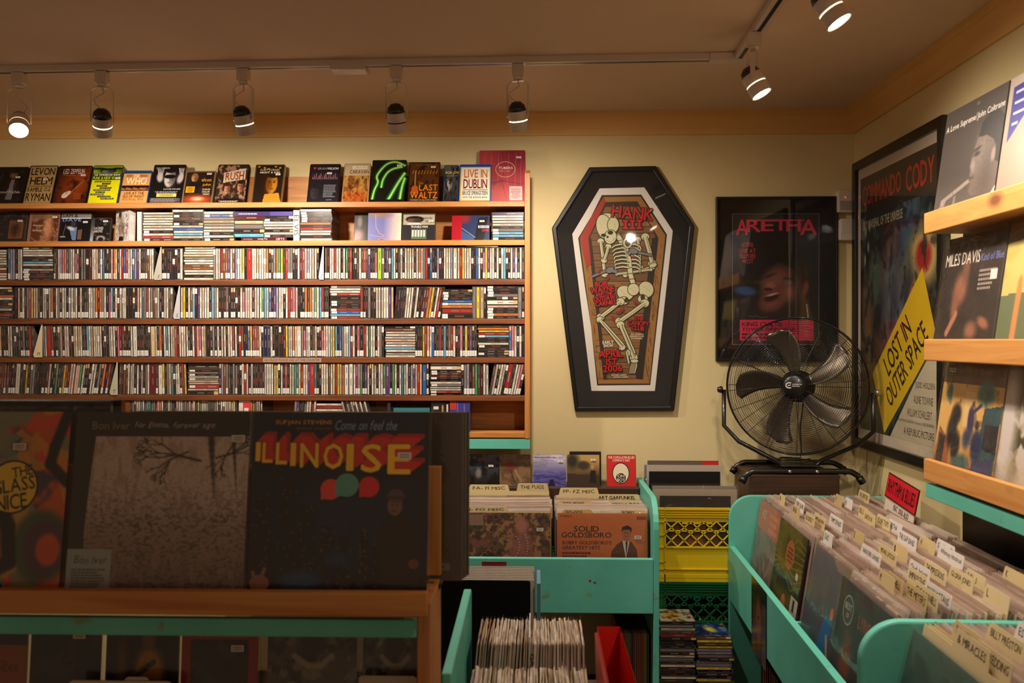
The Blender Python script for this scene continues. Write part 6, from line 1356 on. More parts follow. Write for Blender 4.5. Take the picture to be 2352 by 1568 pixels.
for k in range(3): cover_record((-.972 + .006 * k, 1.632 + .012 * k, ZR), 0, 1, backr if k == 0 else None, 'taller dark record rising behind the swirling orange sleeve, %s from the front' % ordinal(k + 1), GBk, (26, 20, 20) if k < 2 else (96, 60, 36), w=.316, h=.340, film=(k == 0))
# small records below the strip
GS = 'small picture sleeves under the front rack'
zs = CAMZ - .7203
def s1(A): A.rect(0, 0, 1, 1, (50, 46, 48)); A.rect(0, 0, 1, .78, (150, 74, 24)); A.text('SENDER', .3, .50, .86, .58, (90, 50, 24))
def s2(A): c = Canvas(50, 50, (34, 30, 38)); c.noise(5, (54, 48, 58), .5, .6, .8); A.canvas(c)
def s3(A): c = Canvas(60, 60, (18, 15, 16)); c.blob(.6, .5, .2, .28, (160, 104, 22), .25); c.blob(.58, .86, .1, .1, (110, 70, 50), .3); c.stroke([(.3, .4), (.66, .62)], .03, (40, 26, 20)); c.blob(.22, .6, .07, .3, (90, 56, 20), .6); A.canvas(c)
def s4(A): A.rect(0, 0, 1, 1, (150, 20, 18)); A.rect(.12, .06, .88, .86, (30, 22, 24)); A.text('CHARLATANS', .2, .88, .8, .96, (170, 90, 50), 0); c = Canvas(40, 40, (30, 24, 26)); c.noise(6, (70, 60, 60), .58, .64, .6); A.canvas(c, .14, .08, .86, .84)
def s5(A): c = Canvas(60, 60, (84, 76, 68)); c.noise(9, (50, 46, 46), .5, .56, .9); c.noise(12, (130, 118, 104), .58, .64, .8); c.blob(.5, .85, .16, .16, (50, 46, 50), .3); c.blob(.5, .66, .05, .04, (20, 18, 18), .3); c.stroke([(.3, .7), (.45, .6), (.6, .6), (.72, .7)], .03, (150, 138, 124)); A.canvas(c)
for i, (p0, p1, fn, lab, col, st) in enumerate(((-60, 58, s1, 'orange and grey small sleeve cut by the picture edge', (60, 50, 46), None), (66, 228, s2, 'plain dark small sleeve under the front rack', (30, 28, 32), (.7, .86)), (240, 408, s3, 'small sleeve picturing a guitarist in a yellow shirt', (20, 18, 18), None),
        (414, 590, s4, 'small black sleeve with thick red frame', (120, 20, 20), (.74, .74)), (612, 818, s5, 'grey patterned small sleeve beside the red framed one', (70, 64, 60), None), (832, 1030, s5, 'grey patterned small sleeve cut by the rack post', (70, 64, 60), None))):
    a_, b_ = at(p0, 1500, Y=1.62).x, at(p1, 1500, Y=1.62).x; b_ = min(b_, XRK - .024); w = min(b_ - a_, .178)
    cover_record(((a_ + b_) / 2, 1.615, zs), 0, 5, fn, lab, GS, col, w=w, h=.178, name='small_record', sticker=st)
for i, (p0, p1, pyt) in enumerate(((160, 395, 1565), (285, 340, 1558), (822, 956, 1551))):
    a_, b_ = at(p0, 1560, Y=1.585).x, at(p1, 1560, Y=1.585).x; zt = at(500, pyt, Y=1.585).z; b_ = min(b_, XRK - .0235)
    m = MB(); m.prism([(a_, zs), (b_, zs), (b_, zt - .004), (b_ - .006, zt), (a_ + .006, zt), (a_, zt - .004)], -.001, .001, (196, 180, 160)); o = m.build('paper_sleeve', M['matte']); o.location = (0, 1.585 + i * .004, 0); tag(o, ['wide white paper sleeve top at the bottom edge, under the dark small sleeve', 'narrow white sleeve tab beneath the yellow shirt sleeve', 'white rounded sleeve top at the bottom beside the rack post'][i], 'sleeve')

# ================================================================= ISLAND OF SINGLES
isl = empty('record_bin', (-.03, 2.0, 0), (0, 0, 0), 'turquoise sided island bin holding the paper sleeved singles', 'record bin'); io = Vector((-.03, 2.0, 0))
def ibox(nm, x0, x1, y0, y1, h1, h0, mat, bev=.002): m = MB(); m.box(x0, x1, y0, y1, CAMZ - h0, CAMZ - h1); return addp(m, nm, mat, isl, bev, io)
m = MB(); m.prism([(2.235, CAMZ - 1.2), (2.235, CAMZ - .648), (2.225, CAMZ - .640), (1.70, CAMZ - .655), (1.70, CAMZ - 1.2)], -.186, -.166, axis='X'); addp(m, 'side_board', M['mint'], isl, .004, io)
ibox('bin_floor', -.1655, .210, 1.70, 2.30, .8985, .910, M['darkwood']); ibox('plinth', -.16, .20, 1.72, 2.28, .9105, 1.499, M['darkwood'])
ibox('rear_floor', -.36, .05, 2.47, 2.72, 1.022, 1.035, M['darkwood']); ibox('plinth', -.35, .04, 2.48, 2.71, 1.0355, 1.499, M['darkwood'])
SG = {}
def single_mesh(k):
    if k not in SG:
        r = random.Random(k); m = MB(); c = [(230, 216, 198), (224, 208, 188), (214, 196, 172), (236, 224, 208), (196, 172, 144), (130, 92, 66)][k % 6]
        n = 6; vs = []
        for i in range(n + 1):
            y = .178 * i / n; vs += [(-.0018 + r.uniform(-.0005, .0005), y, 0), (-.0018 + r.uniform(-.0008, .0008), y, .178), (.0018 + r.uniform(-.0005, .0005), y, 0), (.0018 + r.uniform(-.0008, .0008), y, .178)]
        fs = []
        for i in range(n): a = i * 4; fs += [(a, a + 1, a + 5, a + 4), (a + 2, a + 6, a + 7, a + 3), (a + 1, a + 3, a + 7, a + 5), (a, a + 4, a + 6, a + 2)]
        fs += [(0, 2, 3, 1), (n * 4, n * 4 + 1, n * 4 + 3, n * 4 + 2)]; m.add(vs, fs, c)
        q = MB(); vs = []; 
        for i in range(8): y = -.004 + .187 * i / 7; vs += [(r.uniform(-.0016, -.0004), y, .165), (r.uniform(-.0014, .0018), y, .187 + r.uniform(-.006, .003))]
        q.add(vs, [(2 * i, 2 * i + 2, 2 * i + 3, 2 * i + 1) for i in range(7)])
        vs = [(-.0014, -.003, .002), (.0014, -.004, .002), (.0012, -.005, .06), (-.0016, -.002, .06), (.0018, -.003, .12), (-.0010, -.006, .12), (.0010, -.004, .186), (-.0014, -.003, .182)]
        q.add(vs, [(0, 1, 2, 3), (3, 2, 4, 5), (5, 4, 6, 7)])
        SG[k] = (m.mesh('single', M['matte']), q.mesh('plastic_sleeve', M['milky']))
    return SG[k]
r = random.Random(31)
for row, (y0, n, x0, x1, nm, hz_) in enumerate(((2.045, 64, -.158, .112, 'rear row of singles', .8980), (1.715, 62, -.158, .110, 'front row of singles', .8980))):
    for k in range(n):
        t = k / (n - 1); kk = r.randrange(5) if k > 6 or row else 5 - (k % 2)
        a, b = single_mesh(kk + 6 * r.randrange(3)); o = link('single', a); link('plastic_sleeve', b, o)
        o.location = (x0 + (x1 - x0) * t + r.uniform(-.0005, .0005), y0 + r.uniform(-.006, .006), CAMZ - hz_ + (.001 if not row else .001) + r.uniform(0, .004)); o.rotation_euler = (r.uniform(-.03, .03), .10 * (1 - t * 1.15) + r.uniform(-.012, .012) if not row else .12 * (1 - 1.2 * t) + r.uniform(-.012, .012), r.uniform(-.02, .02))
        tag(o, 'paper sleeved single, %s from the turquoise side board in the %s' % (ordinal(k + 1), nm), 'single', 'paper sleeved singles in the island bin')
m = MB(); m.box(-.0012, .0012, 0, .18, 0, .20, (226, 214, 196)); o = m.build('divider_card', M['matte']); o.location = (-.020, 2.036, CAMZ - .8975); o.rotation_euler = (0, .02, 0); tag(o, 'tall cream divider with black writing among the rear singles', 'divider', 'card dividers among the singles')
A = Art(.16, .02, None, 5); A.text('GARY LEWIS', .02, .1, .98, .9, (30, 24, 22), 1, jitter=.08); q = A.build('lettering', o, 'matte'); q.matrix_local = Matrix.Translation((-.0016, -.0006, .10)) @ Matrix.Rotation(R(90), 4, 'Y') @ Matrix.Scale(.8, 4)
def tub(nm, mat, x0, x1, y0, y1, h1, h0, label, t=.006):
    e = empty(nm, ((x0 + x1) / 2, (y0 + y1) / 2, CAMZ - h0), (0, 0, 0), label, 'bin'); w, d, H = (x1 - x0) / 2, (y1 - y0) / 2, h0 - h1; k = .88
    m = MB(); O = [(-w, -d), (w, -d), (w, d), (-w, d)]
    def rg(f, z, i=0): return [(x * f - math.copysign(i, x), y * f - math.copysign(i, y), z) for x, y in O]
    vs = rg(k, 0) + rg(1, H - .016) + rg(1, H - .016, -.006) + rg(1, H, -.006) + rg(1, H, t) + rg(k, .006, t)
    fs = [(3, 2, 1, 0)] + [(a * 4 + i, a * 4 + (i + 1) % 4, a * 4 + 4 + (i + 1) % 4, a * 4 + 4 + i) for a in range(5) for i in range(4)] + [(20, 21, 22, 23)]
    m.add(vs, fs); m.build('tub_body', mat, e, .003); return e
tub('plastic_bin', M['red'], .140, .206, 1.74, 2.10, .690, .897, 'bright red plastic tub beside the rows of singles')
tub('plastic_bin', M['yellow'], .130, .203, 1.40, 1.715, .680, .897, 'yellow plastic tub just below the red tub')
m = MB(); m.box(.10, .205, 1.38, 1.69, 0, .602); o = m.build('plinth', M['darkwood'], None, .002); tag(o, 'dark block under the yellow tub', 'box')
for k in range(10):
    y = 2.512 + k * .018
    if k == 0: card((-.1760, 2.500, CAMZ - 1.0215), 0, 2, ' ', (0, .999), 'large black divider panel standing before the white sleeves', None, w=.318, h=.296, tabh=.028, col=(14, 13, 14))
    else: cover_record((-.163 + r.uniform(-.003, .003), y, CAMZ - 1.0215), 0, 2, None, 'white sleeved record behind the black divider panel, %s from the front' % ordinal(k), 'white sleeved records behind the black panel', (212, 200, 188), w=.31, h=.318, fm='filmfar')
m = MB(); m.box(-.0105, .0, 0, .15, 0, .315, (96, 130, 160)); o = m.build('blue_divider', M['print']); o.location = (.012, 2.515, CAMZ - 1.0218); tag(o, 'pale blue upright panel at the edge of the white sleeved records', 'divider')

# ================================================================= SIDE BIN
AB = math.atan(.047 / 1.41); RB = -R(90) - AB
UB, VB_ = Vector((-math.sin(AB), -math.cos(AB), 0)), Vector((math.cos(AB), -math.sin(AB), 0)); OB = Vector((.700, 3.182, 0))
def BP(a, b, h): p = OB + UB * a + VB_ * b; return Vector((p.x, p.y, CAMZ - h))
def toB(p): d = Vector((p.x - OB.x, p.y - OB.y, 0)); return d.dot(UB), d.dot(VB_)
BM = Matrix(((UB.x, VB_.x, 0, OB.x), (UB.y, VB_.y, 0, OB.y), (0, 0, 1, 0), (0, 0, 0, 1)))
sb = empty('record_bin', tuple(OB), (0, 0, RB), 'long turquoise record bin along the side wall, packed with sleeves and cards', 'record bin'); BI = Matrix.Rotation(-RB, 4, 'Z') @ Matrix.Translation(-OB)
def bpart(m, nm, mat, bev=.003): m.v = [tuple(BI @ (BM @ Vector(v))) for v in m.v]; return m.build(nm, mat, sb, bev)
def bbox_(nm, a0, a1, b0, b1, h1, h0, mat, bev=.002):
    m = MB(); m.box(a0, a1, b0, b1, CAMZ - h0, CAMZ - h1); return bpart(m, nm, mat, bev)
BD = .545
def endp(a0, a1, top):
    pts = [(BD, 0), (BD, CAMZ - top)]; rr_ = .085
    for k in range(17): q = k / 16 * math.pi / 2; pts.append((rr_ - rr_ * math.sin(q), CAMZ - top - rr_ + rr_ * math.cos(q)))
    pts.append((0, 0)); m = MB(); m.prism(pts, a0, a1, axis='X'); return m
bpart(endp(-.020, .0, .568), 'end_panel', M['mint'], .003)
bpart(endp(1.385, 1.408, .568), 'divider_panel', M['mint'], .005)
bbox_('front_board', .0005, 1.3845, .001, .021, .752, .945, M['mint'])
bbox_('front_board', 1.4085, 2.1, .001, .021, .752, .945, M['mint'])
bbox_('bin_floor', .0005, 1.3845, .0215, BD - .001, .8855, .900, M['darkwood']); bbox_('bin_floor', 1.4085, 2.1, .0215, BD - .001, .8855, .900, M['darkwood'])
bbox_('partition', .690, .702, .022, BD - .001, .80, .885, M['mint'])
bbox_('lower_shelf', .0005, 1.3845, .03, BD - .001, 1.330, 1.345, M['darkwood'])
GR = 'records in the side bin'
comps = [('far end', .185), ('second', .512), ('third', .868), ('fourth', 1.205)]
lean = 9.0
rr = random.Random(77)
def cA(A): c = Canvas(60, 60, (134, 110, 100)); c.noise(6, (160, 132, 112), .45, .6, .8); c.noise(14, (100, 96, 88), .55, .62, .7); A.canvas(c); A.rect(0, .70, 1, 1, (196, 104, 76)); A.text('JAZZ', .16, .80, .34, .92, (210, 190, 176), 0); A.small(.5, .72, .9, .95, (220, 130, 100), 3)
def cB(A):
    c = Canvas(90, 90, (40, 40, 22)); c.noise(5, (90, 88, 24), .52, .6, .7); [c.stroke([(0, .5 + k * .06), (.3, .6 + .05 * math.sin(k)), (.7, .44 + k * .07), (1, .55 + k * .05)], .008, (116, 104, 26)) for k in range(8)]; c.blob(.5, .30, .4, .1, (96, 92, 22), .5); A.canvas(c)
    A.ell(.52, .74, .15, .14, (180, 88, 50), rot=10); A.small(.42, .66, .64, .82, (60, 40, 26), 4, True); A.ell(.52, .22, .09, .14, (206, 120, 70)); A.poly([(.43, .22), (.61, .22), (.56, .02), (.5, 0)], (190, 100, 60)); A.rect(.76, .0, 1, .26, (180, 36, 30)); A.small(.78, .03, .97, .24, (220, 180, 160), 6); A.rect(.76, .26, 1, .42, (200, 186, 176)); A.rect(.84, .29, .90, .40, (40, 34, 30)); A.rect(.80, .58, .88, .64, (210, 200, 190))
def cC(A):
    c = Canvas(60, 60, (70, 70, 84)); c.grad((60, 60, 70), (96, 100, 120)); A.canvas(c); A.ell(.62, .36, .12, .2, (40, 104, 160), rot=-12); A.ell(.55, .2, .1, .12, (40, 104, 160)); A.ell(.70, .58, .04, .05, (200, 120, 70)); A.line([(.66, .4), (.8, .18)], .012, (200, 150, 60)); A.text('INXAVIER', .0, .02, 1.0, .16, (214, 204, 176), 1, shear=.3)
def cD(A):
    c = Canvas(60, 60, (60, 58, 62)); c.noise(5, (76, 72, 74), .5, .6, .6); c.blob(.3, .35, .12, .3, (130, 76, 56), .4); c.blob(.72, .5, .14, .1, (170, 40, 44), .3); A.canvas(c); A.ell(.22, .80, .11, .11, (190, 186, 176)); A.ell(.22, .80, .10, .10, (80, 78, 76)); A.text('BEST', .15, .80, .29, .85, (200, 196, 186)); A.text('OF', .19, .74, .25, .78, (200, 196, 186)); A.text('LYRIC HARP', .45, .74, .95, .84, (170, 90, 70), 1)
front = [(cA, 'faded grey and orange record sleeve, front of the far compartment in the side bin', (130, 100, 90), .06), (cB, 'dark olive record sleeve with orange motifs and red label in the side bin', (40, 38, 24), .05), (cC, 'slate grey sleeve with blue figure and slanted cream lettering in the side bin', (70, 72, 86), .052), (cD, 'dark plastic wrapped sleeve with round grey emblem in the side bin', (54, 52, 56), .030)]
b_at = {}
for ci, (nm, ac) in enumerate(comps):
    fn, lab, col, b0 = front[ci]
    p = BP(ac, b0, .8852); cover_record(p, RB, lean + (2 if ci == 2 else 0), fn, lab, GR, col)
    n = 40; b1 = .455
    for k in range(n):
        b = b0 + .014 + (b1 - b0 - .014) * k / (n - 1)
        if ci == 3 and k < 2: b += .004
        kk = rr.choice([0, 0, 3, 3, 1, 6, 8, 10, 4, 5, 7, 9, 2, 11] if k > 5 else [2, 5, 11, 7, 3])
        record(BP(ac + rr.uniform(-.012, .012), b, .8852 - rr.uniform(0, .009)), RB + rr.uniform(-.012, .012), lean + rr.uniform(-.4, .4), kk, 'sleeved record, %s behind the front cover in the %s compartment of the side bin' % (ordinal(k + 1), nm), GR)
# nearest compartment
def cE(A): c = Canvas(60, 60, (70, 90, 84)); c.grad((60, 74, 70), (88, 112, 104)); c.noise(4, (50, 62, 60), .5, .6, .6); A.canvas(c); A.ell(.12, .14, .1, .08, (190, 140, 130)); 
cover_record(BP(1.578, .030, .8852), RB, 13, cE, 'grey green sleeve in loose clear plastic at the near end of the side bin', GR, (70, 90, 84))
for k in range(26): record(BP(1.578 + rr.uniform(-.008, .008), .085 + k * .0125, .8852 - rr.uniform(0, .004)), RB + rr.uniform(-.012, .012), 11, rr.choice([0, 3, 8, 10, 1, 6]), 'plastic sleeved record, %s behind the grey green cover, near end of side bin' % ordinal(k + 1), GR)
# card dividers, at the slot where each stands
CD_ = [(1790, 1139, 'BB', 0, 3, 'cream card near the far end, first by the orange sleeve'), (1818, 1163, 'BROOK', 0, 4, 'small cream card before the olive sleeve'), (1840, 1158, 'BOBBY BLAND', 1, 6, 'white card in the far compartment'), (1850, 1184, 'BOOKER T', 0, 5, 'cream card just behind the olive sleeve'), (1875, 1187, 'JAMES BROWN', 0, 6, 'cream card with two lines of writing behind the olive sleeve'),
       (1913, 1190, 'TOMMY EDWARDS', 1, 7, 'long white card in the second compartment'), (1950, 1214, 'E', 0, 4, 'cream card marked E'), (1894, 1226, 'CLACK', 1, 3, 'white card low behind the olive sleeve'), (1920, 1140, 'A', 0, 3, 'cream card towards the back wall'), (1943, 1148, 'AL', 1, 3, 'small white card near the dark wooden box'), (1978, 1132, 'THE DRIFTERS', 0, 6, 'cream card beside the red sign'), (1966, 1162, 'DELLS', 0, 4, 'cream card before the red sign'),
       (1990, 1182, 'EARTH W', 0, 5, 'tan card beneath the red sign'), (2012, 1190, 'FOUR TOPS', 0, 6, 'tan card below the red sign edge'), (2035, 1205, 'ARETHA', 1, 6, 'white card below the red sign'), (2062, 1222, 'THE GAP BAND', 1, 8, 'long white card in the middle of the bin'),
       (2059, 1256, 'I', 0, 5, 'cream card marked I'), (2027, 1263, 'MICHAEL JACKSON', 0, 7, 'tan card with capitals in two words'), (2002, 1272, 'SHARON JONES + DAP-KINGS', 1, 9, 'long white card above the slate sleeve'), (2096, 1297, 'Chuck Jackson', 1, 7, 'bright white card with large handwriting'), (2124, 1292, 'THE IMPRESSIONS', 0, 7, 'peach card with red brown capitals'),
       (2121, 1241, 'H', 0, 5, 'cream card marked H'), (2163, 1250, 'ISAAC HAYES', 1, 6, 'white card in front of the black backboard'), (2195, 1285, 'Whitney Houston', 1, 9, 'long white card with joined handwriting'), (2197, 1318, 'GLORIA JONES', 0, 7, 'cream card with bold capitals in the third compartment'), (2230, 1320, 'SYL J', 0, 5, 'cream card beside the bold capitals one'), (2291, 1373, 'L', 0, 6, 'large cream card marked L'), (2322, 1316, 'K', 0, 6, 'large cream card marked K'),
       (2026, 1322, 'M', 0, 5, 'cream card marked M in bold'), (2045, 1326, 'MITCHELL', 0, 5, 'tan card with torn tab'), (2102, 1365, 'THE METERS', 0, 7, 'dark edged card with cream tab'), (2135, 1368, 'GENE McDANIELS', 0, 8, 'wide cream card with stamped capitals'), (2183, 1382, 'MANHATTANS', 1, 8, 'white card with large capitals'), (2085, 1318, 'IMPRESSIVE', 0, 6, 'faded cream card behind the torn one'),
       (2200, 1470, '& MIRACLES', 0, 8, 'cream card at the near end of the bin'), (2283, 1455, 'BILLY PRESTON', 0, 8, 'grey cream card with two word name at the near end'), (2281, 1524, 'OTIS REDDING', 0, 8, 'yellowed card lowest in the picture'), (2342, 1450, 'ESTHER', 1, 6, 'white card cut by the picture edge'), (2172, 1444, 'SMOKEY', 0, 6, 'yellowed card above the near end panel')]
cents = [c_[1] for c_ in comps] + [1.578]
used_b = {}
for px, py, t, wht, wu, lab in CD_:
    p = at(px, py, Z=CAMZ - .535); a, b = toB(p); ci = min(range(5), key=lambda i: abs(cents[i] - a)); ac = cents[ci]; b = min(max(b - .045, .060), .470)
    while any(abs(b - q) < .0075 for q in used_b.get(ci, [])): b += .004
    used_b.setdefault(ci, []).append(b)
    tw = min(.034 + .0115 * wu, .15) / .315; tc_ = min(max((a - ac) / .315 + .5, tw / 2), 1 - tw / 2)
    card(BP(ac, b, .8852), RB + rr.uniform(-.01, .01), lean + (2 if ci == 4 else 0), t, (tc_ - tw / 2, tc_ + tw / 2), lab.replace('card', 'divider card', 1) + ('' if 'bin' in lab else ' in the side bin'), 'card dividers in the side bin', h=.324, tabh=.036, col=(232, 224, 218) if wht else rr.choice([(220, 196, 146), (206, 180, 128), (226, 206, 160)]), bold=0)
# red section sign
sg = empty('section_sign', tuple(BP(.340, .410, .8852)), (-R(9), R(4), RB), 'red section sign on a white card rising above the side bin', 'sign')
m = MB(); m.box(-.115, .120, 0, .0025, 0, .430, (222, 206, 190)); m.build('card', M['matte'], sg)
m = MB(); m.box(-.120, .130, -.0035, -.0005, .362, .442, (60, 16, 20)); m.box(-.116, .126, -.0040, -.0034, .366, .438, (222, 26, 48)); m.build('red_panel', M['gloss'], sg, .001)
A = Art(.24, .072, None, 3); A.text('RHYTHM & BLUES', .05, .20, .95, .82, (20, 12, 14)); A.build('lettering', sg, 'print', 0, (.005, -.0042, .366))
A = Art(.22, .06, None, 3); A.text('FEAT.', .30, .55, .46, .85, (60, 50, 46)); A.text('SOUL ALSO', .5, .55, .85, .85, (60, 50, 46)); A.text('RECORDS FOR SALE', .1, .2, .62, .42, (70, 60, 56), 0); A.text('A', .80, .05, .88, .35, (40, 30, 30)); A.build('lettering', sg, 'matte', 0, (.004, -.0006, .302))
# flyer hanging over the front board and records on the lower shelf
fl = Art(.20, .235, None, 7); c = Canvas(50, 60, (40, 30, 28)); c.blob(.5, .5, .22, .3, (128, 76, 54), .3); c.blob(.5, .55, .04, .02, (20, 14, 14), .3); c.blob(.2, .4, .1, .35, (90, 60, 44), .5); c.poly([(.74, 0), (1, 0), (1, .8), (.74, .8)], (70, 66, 70)); fl.canvas(c)
q = fl.build('flyer', None, 'gloss'); q.location = tuple(BP(.49, -.0018, .985)); q.rotation_euler = (0, 0, RB); tag(q, 'dark glossy flyer with a face hanging over the side bin board', 'flyer')
for k in range(24):
    a = .36 + k * .030; m = MB(); th = rr.uniform(.009, .018); m.box(-th / 2, th / 2, 0, .31, 0, .315, (rr.randint(60, 120), rr.randint(42, 84), rr.randint(34, 60))); o = m.build('record_box', M['print']); o.location = tuple(BP(a, .035, 1.3295)); o.rotation_euler = (0, 0, -AB - R(90) + R(0)); o.rotation_euler = (0, 0, RB); 
    tag(o, 'worn brown record set, %s from the far end on the side bin lower shelf' % ordinal(k + 1), 'record set', 'record sets on the lower shelf of the side bin')

# ================================================================= WALL DISPLAY ON THE SIDE WALL
rd = empty('wall_rack', (1.262, 2.42, 0), (0, 0, 0), 'pine ledged record display on a black backboard against the side wall', 'display rack'); wo = Vector((1.262, 2.42, 0))
def wbox(nm, x0, x1, y0, y1, h0, h1, mat, bev=.003): m = MB(); m.box(x0, x1, y0, y1, CAMZ + h0, CAMZ + h1); return addp(m, nm, mat, rd, bev, wo)
wbox('backboard', 1.247, 1.2725, .9, 2.585, -1.0, .662, M['black'], .002)
YE = 2.420; TL = [(.287, .344), (-.0595, -.0005), (-.386, -.327)]
for z0, z1 in TL:
    wbox('ledge_lip', 1.062, 1.080, .9, YE, z0, z1, M['pineY'], .003); wbox('ledge_board', 1.0805, 1.2465, .9, YE - .001, z0 + .0005, z0 + .018, M['pineY'], .001)
wbox('painted_strip', 1.066, 1.084, .9, YE - .004, -.4320, -.3940, M['mint'], .002); wbox('lower_board', 1.0845, 1.2465, .9, YE - .02, -.409, -.3945, M['black'], .001)
GW = 'records on the side wall display'
def w1(A):
    c = Canvas(140, 140, (70, 62, 58)); c.grad((110, 98, 94), (74, 65, 60), 0, .4); c.poly([(.05, 0), (.12, .22), (.6, .34), (.6, .30), (.2, .2), (.14, 0)], (150, 136, 128)); c.poly([(.3, 0), (.34, .22), (.38, .22), (.36, 0)], (130, 118, 112))
    c.poly([(.63, .66), (.585, .56), (.59, .50), (.545, .42), (.575, .39), (.56, .355), (.58, .335), (.565, .31), (.59, .28), (.585, .22), (.64, .17), (.72, .17), (.74, 0), (1, 0), (1, .5), (.95, .66), (.8, .72), (.68, .70)], (112, 96, 88)); c.blob(.72, .52, .10, .14, (136, 120, 110), .8, k=.8); c.blob(.60, .43, .03, .06, (164, 148, 136), .6, 20, .7); c.blob(.85, .30, .12, .2, (84, 72, 66), .8, k=.9); c.blob(.645, .515, .045, .018, (54, 44, 40), .5); c.blob(.64, .555, .06, .012, (48, 40, 36), .5, 10); c.blob(.60, .325, .04, .012, (84, 66, 60), .5); c.poly([(.63, .65), (.66, .76), (.76, .82), (.90, .82), (1, .74), (1, .38), (.945, .40), (.93, .52), (.88, .58), (.76, .64)], (40, 34, 32)); c.noise(60, (66, 58, 54), .5, .7, .25); c.blob(.905, .46, .03, .055, (146, 126, 116), .3); c.poly([(1, 0), (.86, 0), (.93, .14), (1, .2)], (206, 190, 176)); A.canvas(c)
    A.text('A Love Supreme/John Coltrane', .03, .80, .98, .87, (226, 214, 206)); A.ell(.55, .95, .03, .014, (110, 100, 96))
def w2(A): c = Canvas(30, 30, (206, 190, 172)); c.grad((150, 130, 112), (176, 160, 146)); A.canvas(c); b_ = (44, 40, 130); A.poly([(.06, .92), (.60, .95), (.06, .50)], b_); [A.rect(.10, .86 - k * .08, .42 - k * .08, .88 - k * .08, (190, 186, 210)) for k in range(4)]
def w3(A):
    c = Canvas(90, 90, (44, 34, 32)); c.noise(4, (60, 46, 44), .5, .6, .5); c.blob(.36, .55, .11, .13, (150, 96, 74), .4); c.blob(.42, .72, .06, .12, (120, 80, 66), .5); c.blob(.30, .40, .06, .12, (140, 86, 66), .5); c.stroke([(.22, .18), (.34, .34)], .03, (180, 120, 96)); c.blob(.62, .2, .09, .07, (150, 96, 74), .5); c.blob(.80, .26, .09, .04, (160, 100, 76), .4, -20); A.canvas(c)
    A.text('MILES DAVIS', .04, .755, .62, .86, (226, 212, 200), 0); A.text('Kind of Blue', .64, .76, .98, .82, (104, 124, 190), 0); A.small(.64, .52, .92, .70, (160, 144, 136), 5); A.rect(.04, .93, .96, .933, (90, 76, 72)); A.line([(.42, .955), (.52, .97), (.62, .955), (.52, .94), (.42, .955)], .002, (150, 130, 124)); A.rect(.82, .60, .92, .68, (226, 218, 212))
def w4(A):
    c = Canvas(70, 70, (206, 188, 110)); c.grad((206, 190, 116), (212, 192, 110)); c.noise(5, (184, 164, 84), .5, .6, .6); c.poly([(0, 0), (1, 0), (1, .50), (0, .46)], (106, 116, 84)); c.noise(16, (90, 100, 74), .5, .58, .0); c.stroke([(.22, .0), (.24, .5)], .035, (214, 140, 84)); c.blob(.24, .54, .03, .06, (214, 140, 84), .3); c.blob(.62, .28, .12, .18, (206, 132, 84), .2); c.blob(.64, .42, .13, .10, (40, 28, 24), .2); c.blob(.6, .02, .25, .14, (206, 132, 84), .2); A.canvas(c); A.poly([(.0, .85), (.5, .9), (.5, 1), (0, 1)], (110, 86, 40))
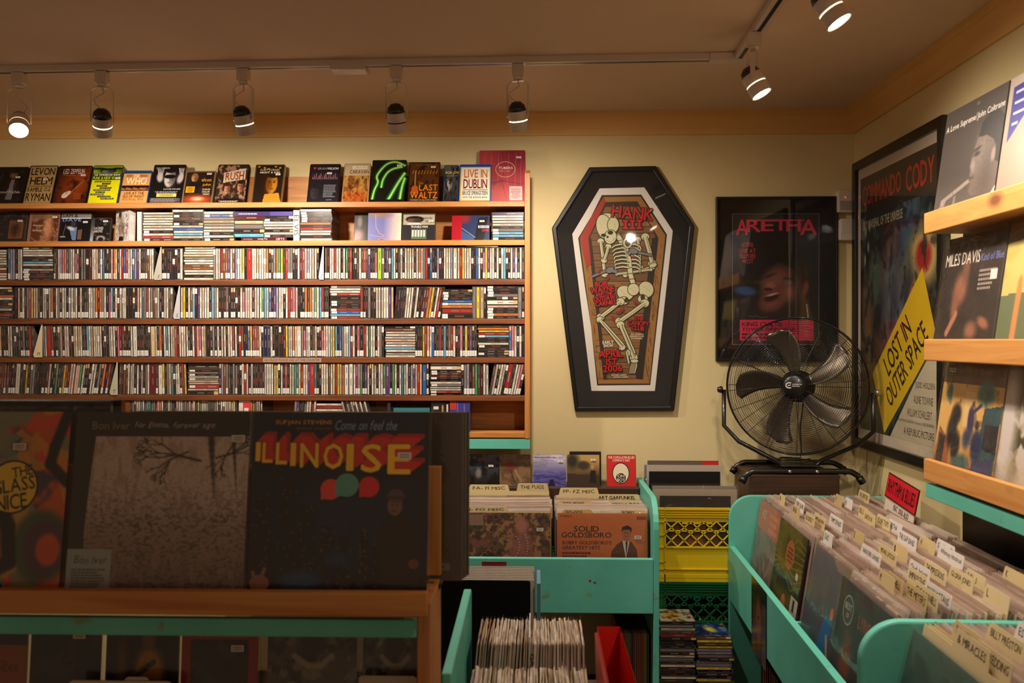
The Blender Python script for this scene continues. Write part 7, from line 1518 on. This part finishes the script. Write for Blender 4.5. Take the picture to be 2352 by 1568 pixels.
def w5(A):
    c = Canvas(100, 100, (226, 172, 96)); c.grad((150, 100, 66), (232, 180, 104), 0, .4); c.poly([(0, .80), (1, .80), (1, 1), (0, 1)], (104, 78, 54)); c.poly([(.32, .02), (.45, .02), (.52, .38), (.4, .38)], (210, 160, 104)); c.poly([(.42, .45), (.60, .45), (.60, .74), (.42, .74)], (240, 206, 150), .7)
    c.blob(.14, .72, .045, .08, (70, 124, 130), .25); c.blob(.74, .74, .13, .10, (74, 130, 126), .3); c.poly([(.70, .2), (.98, .1), (1, .66), (.74, .62)], (50, 84, 92)); c.poly([(.78, .3), (.98, .28), (.98, .5), (.78, .5)], (30, 34, 44)); c.poly([(.0, .0), (.26, .0), (.26, .3), (.04, .42)], (160, 92, 60)); c.poly([(.04, .06), (.16, .06), (.16, .34), (.05, .36)], (40, 34, 40))
    c.blob(.3, .54, .08, .09, (28, 24, 30), .3); c.blob(.26, .40, .08, .14, (30, 28, 36), .3); c.blob(.35, .28, .07, .12, (34, 28, 34), .3); c.blob(.55, .50, .05, .12, (52, 46, 104), .2, 5); c.stroke([(.58, .58), (.68, .64)], .016, (52, 46, 104)); c.blob(.56, .64, .02, .025, (110, 70, 56), .3); c.blob(.52, .36, .06, .08, (54, 66, 100), .4); c.blob(.68, .32, .08, .13, (44, 52, 92), .25); c.blob(.66, .48, .03, .035, (60, 40, 36), .3); c.blob(.46, .14, .13, .08, (54, 96, 98), .3, 6); c.blob(.46, .06, .03, .05, (190, 120, 84), .3); c.poly([(.62, .0), (.95, .0), (.95, .24), (.66, .2)], (58, 62, 104)); c.noise(12, (70, 60, 66), .62, .7, .5); A.canvas(c)
    A.rect(.05, .86, .22, .97, (24, 20, 20)); A.line([(.06, .87), (.21, .87), (.21, .96), (.06, .96), (.06, .87)], .001, (220, 210, 200)); A.text('oasis', .075, .885, .195, .945, (226, 218, 210)); A.text('Definitely Maybe', .26, .87, .78, .94, (150, 116, 82), 0, shear=.2, jitter=.05)
def w6(A): c = Canvas(80, 80, (224, 208, 200)); c.noise(5, (150, 130, 90), .5, .56, .8); c.noise(7, (60, 54, 34), .52, .58, .9); c.noise(9, (96, 104, 44), .58, .62, .8); c.blob(.5, .9, .6, .16, (44, 34, 26), .5); c.blob(.08, .5, .12, .5, (226, 214, 210), .5); c.blob(.45, .12, .3, .14, (214, 194, 176), .6); c.blob(.45, .5, .04, .02, (140, 40, 34), .5); A.canvas(c)
def wrec(row, k, fn, lab, col, st=None, film=True): 
    yc = 2.430 - .1585 - k * .322; z = CAMZ + TL[row][0] + .0185; cover_record((1.087, yc, z), R(-90), 8, fn, lab, GW, col, sticker=st, film=film)
wrec(0, 0, w1, 'grey record sleeve with a head in profile on the top ledge', (60, 54, 50), None, False); wrec(0, 1, w2, 'pale beige record sleeve with blue pennant sticker on the top ledge', (164, 148, 134), None, False)
wrec(1, 0, w3, 'dark brown record sleeve with trumpeter and white thin lettering, middle ledge', (40, 32, 30)); wrec(1, 1, w4, 'yellow painted record sleeve with raised arm on the middle ledge', (190, 170, 100))
wrec(2, 0, w5, 'record sleeve picturing a warm room with blue clad figures, lowest ledge', (220, 170, 110)); wrec(2, 1, w6, 'white record sleeve with mossy brown face-like shape, lowest ledge', (220, 204, 196))
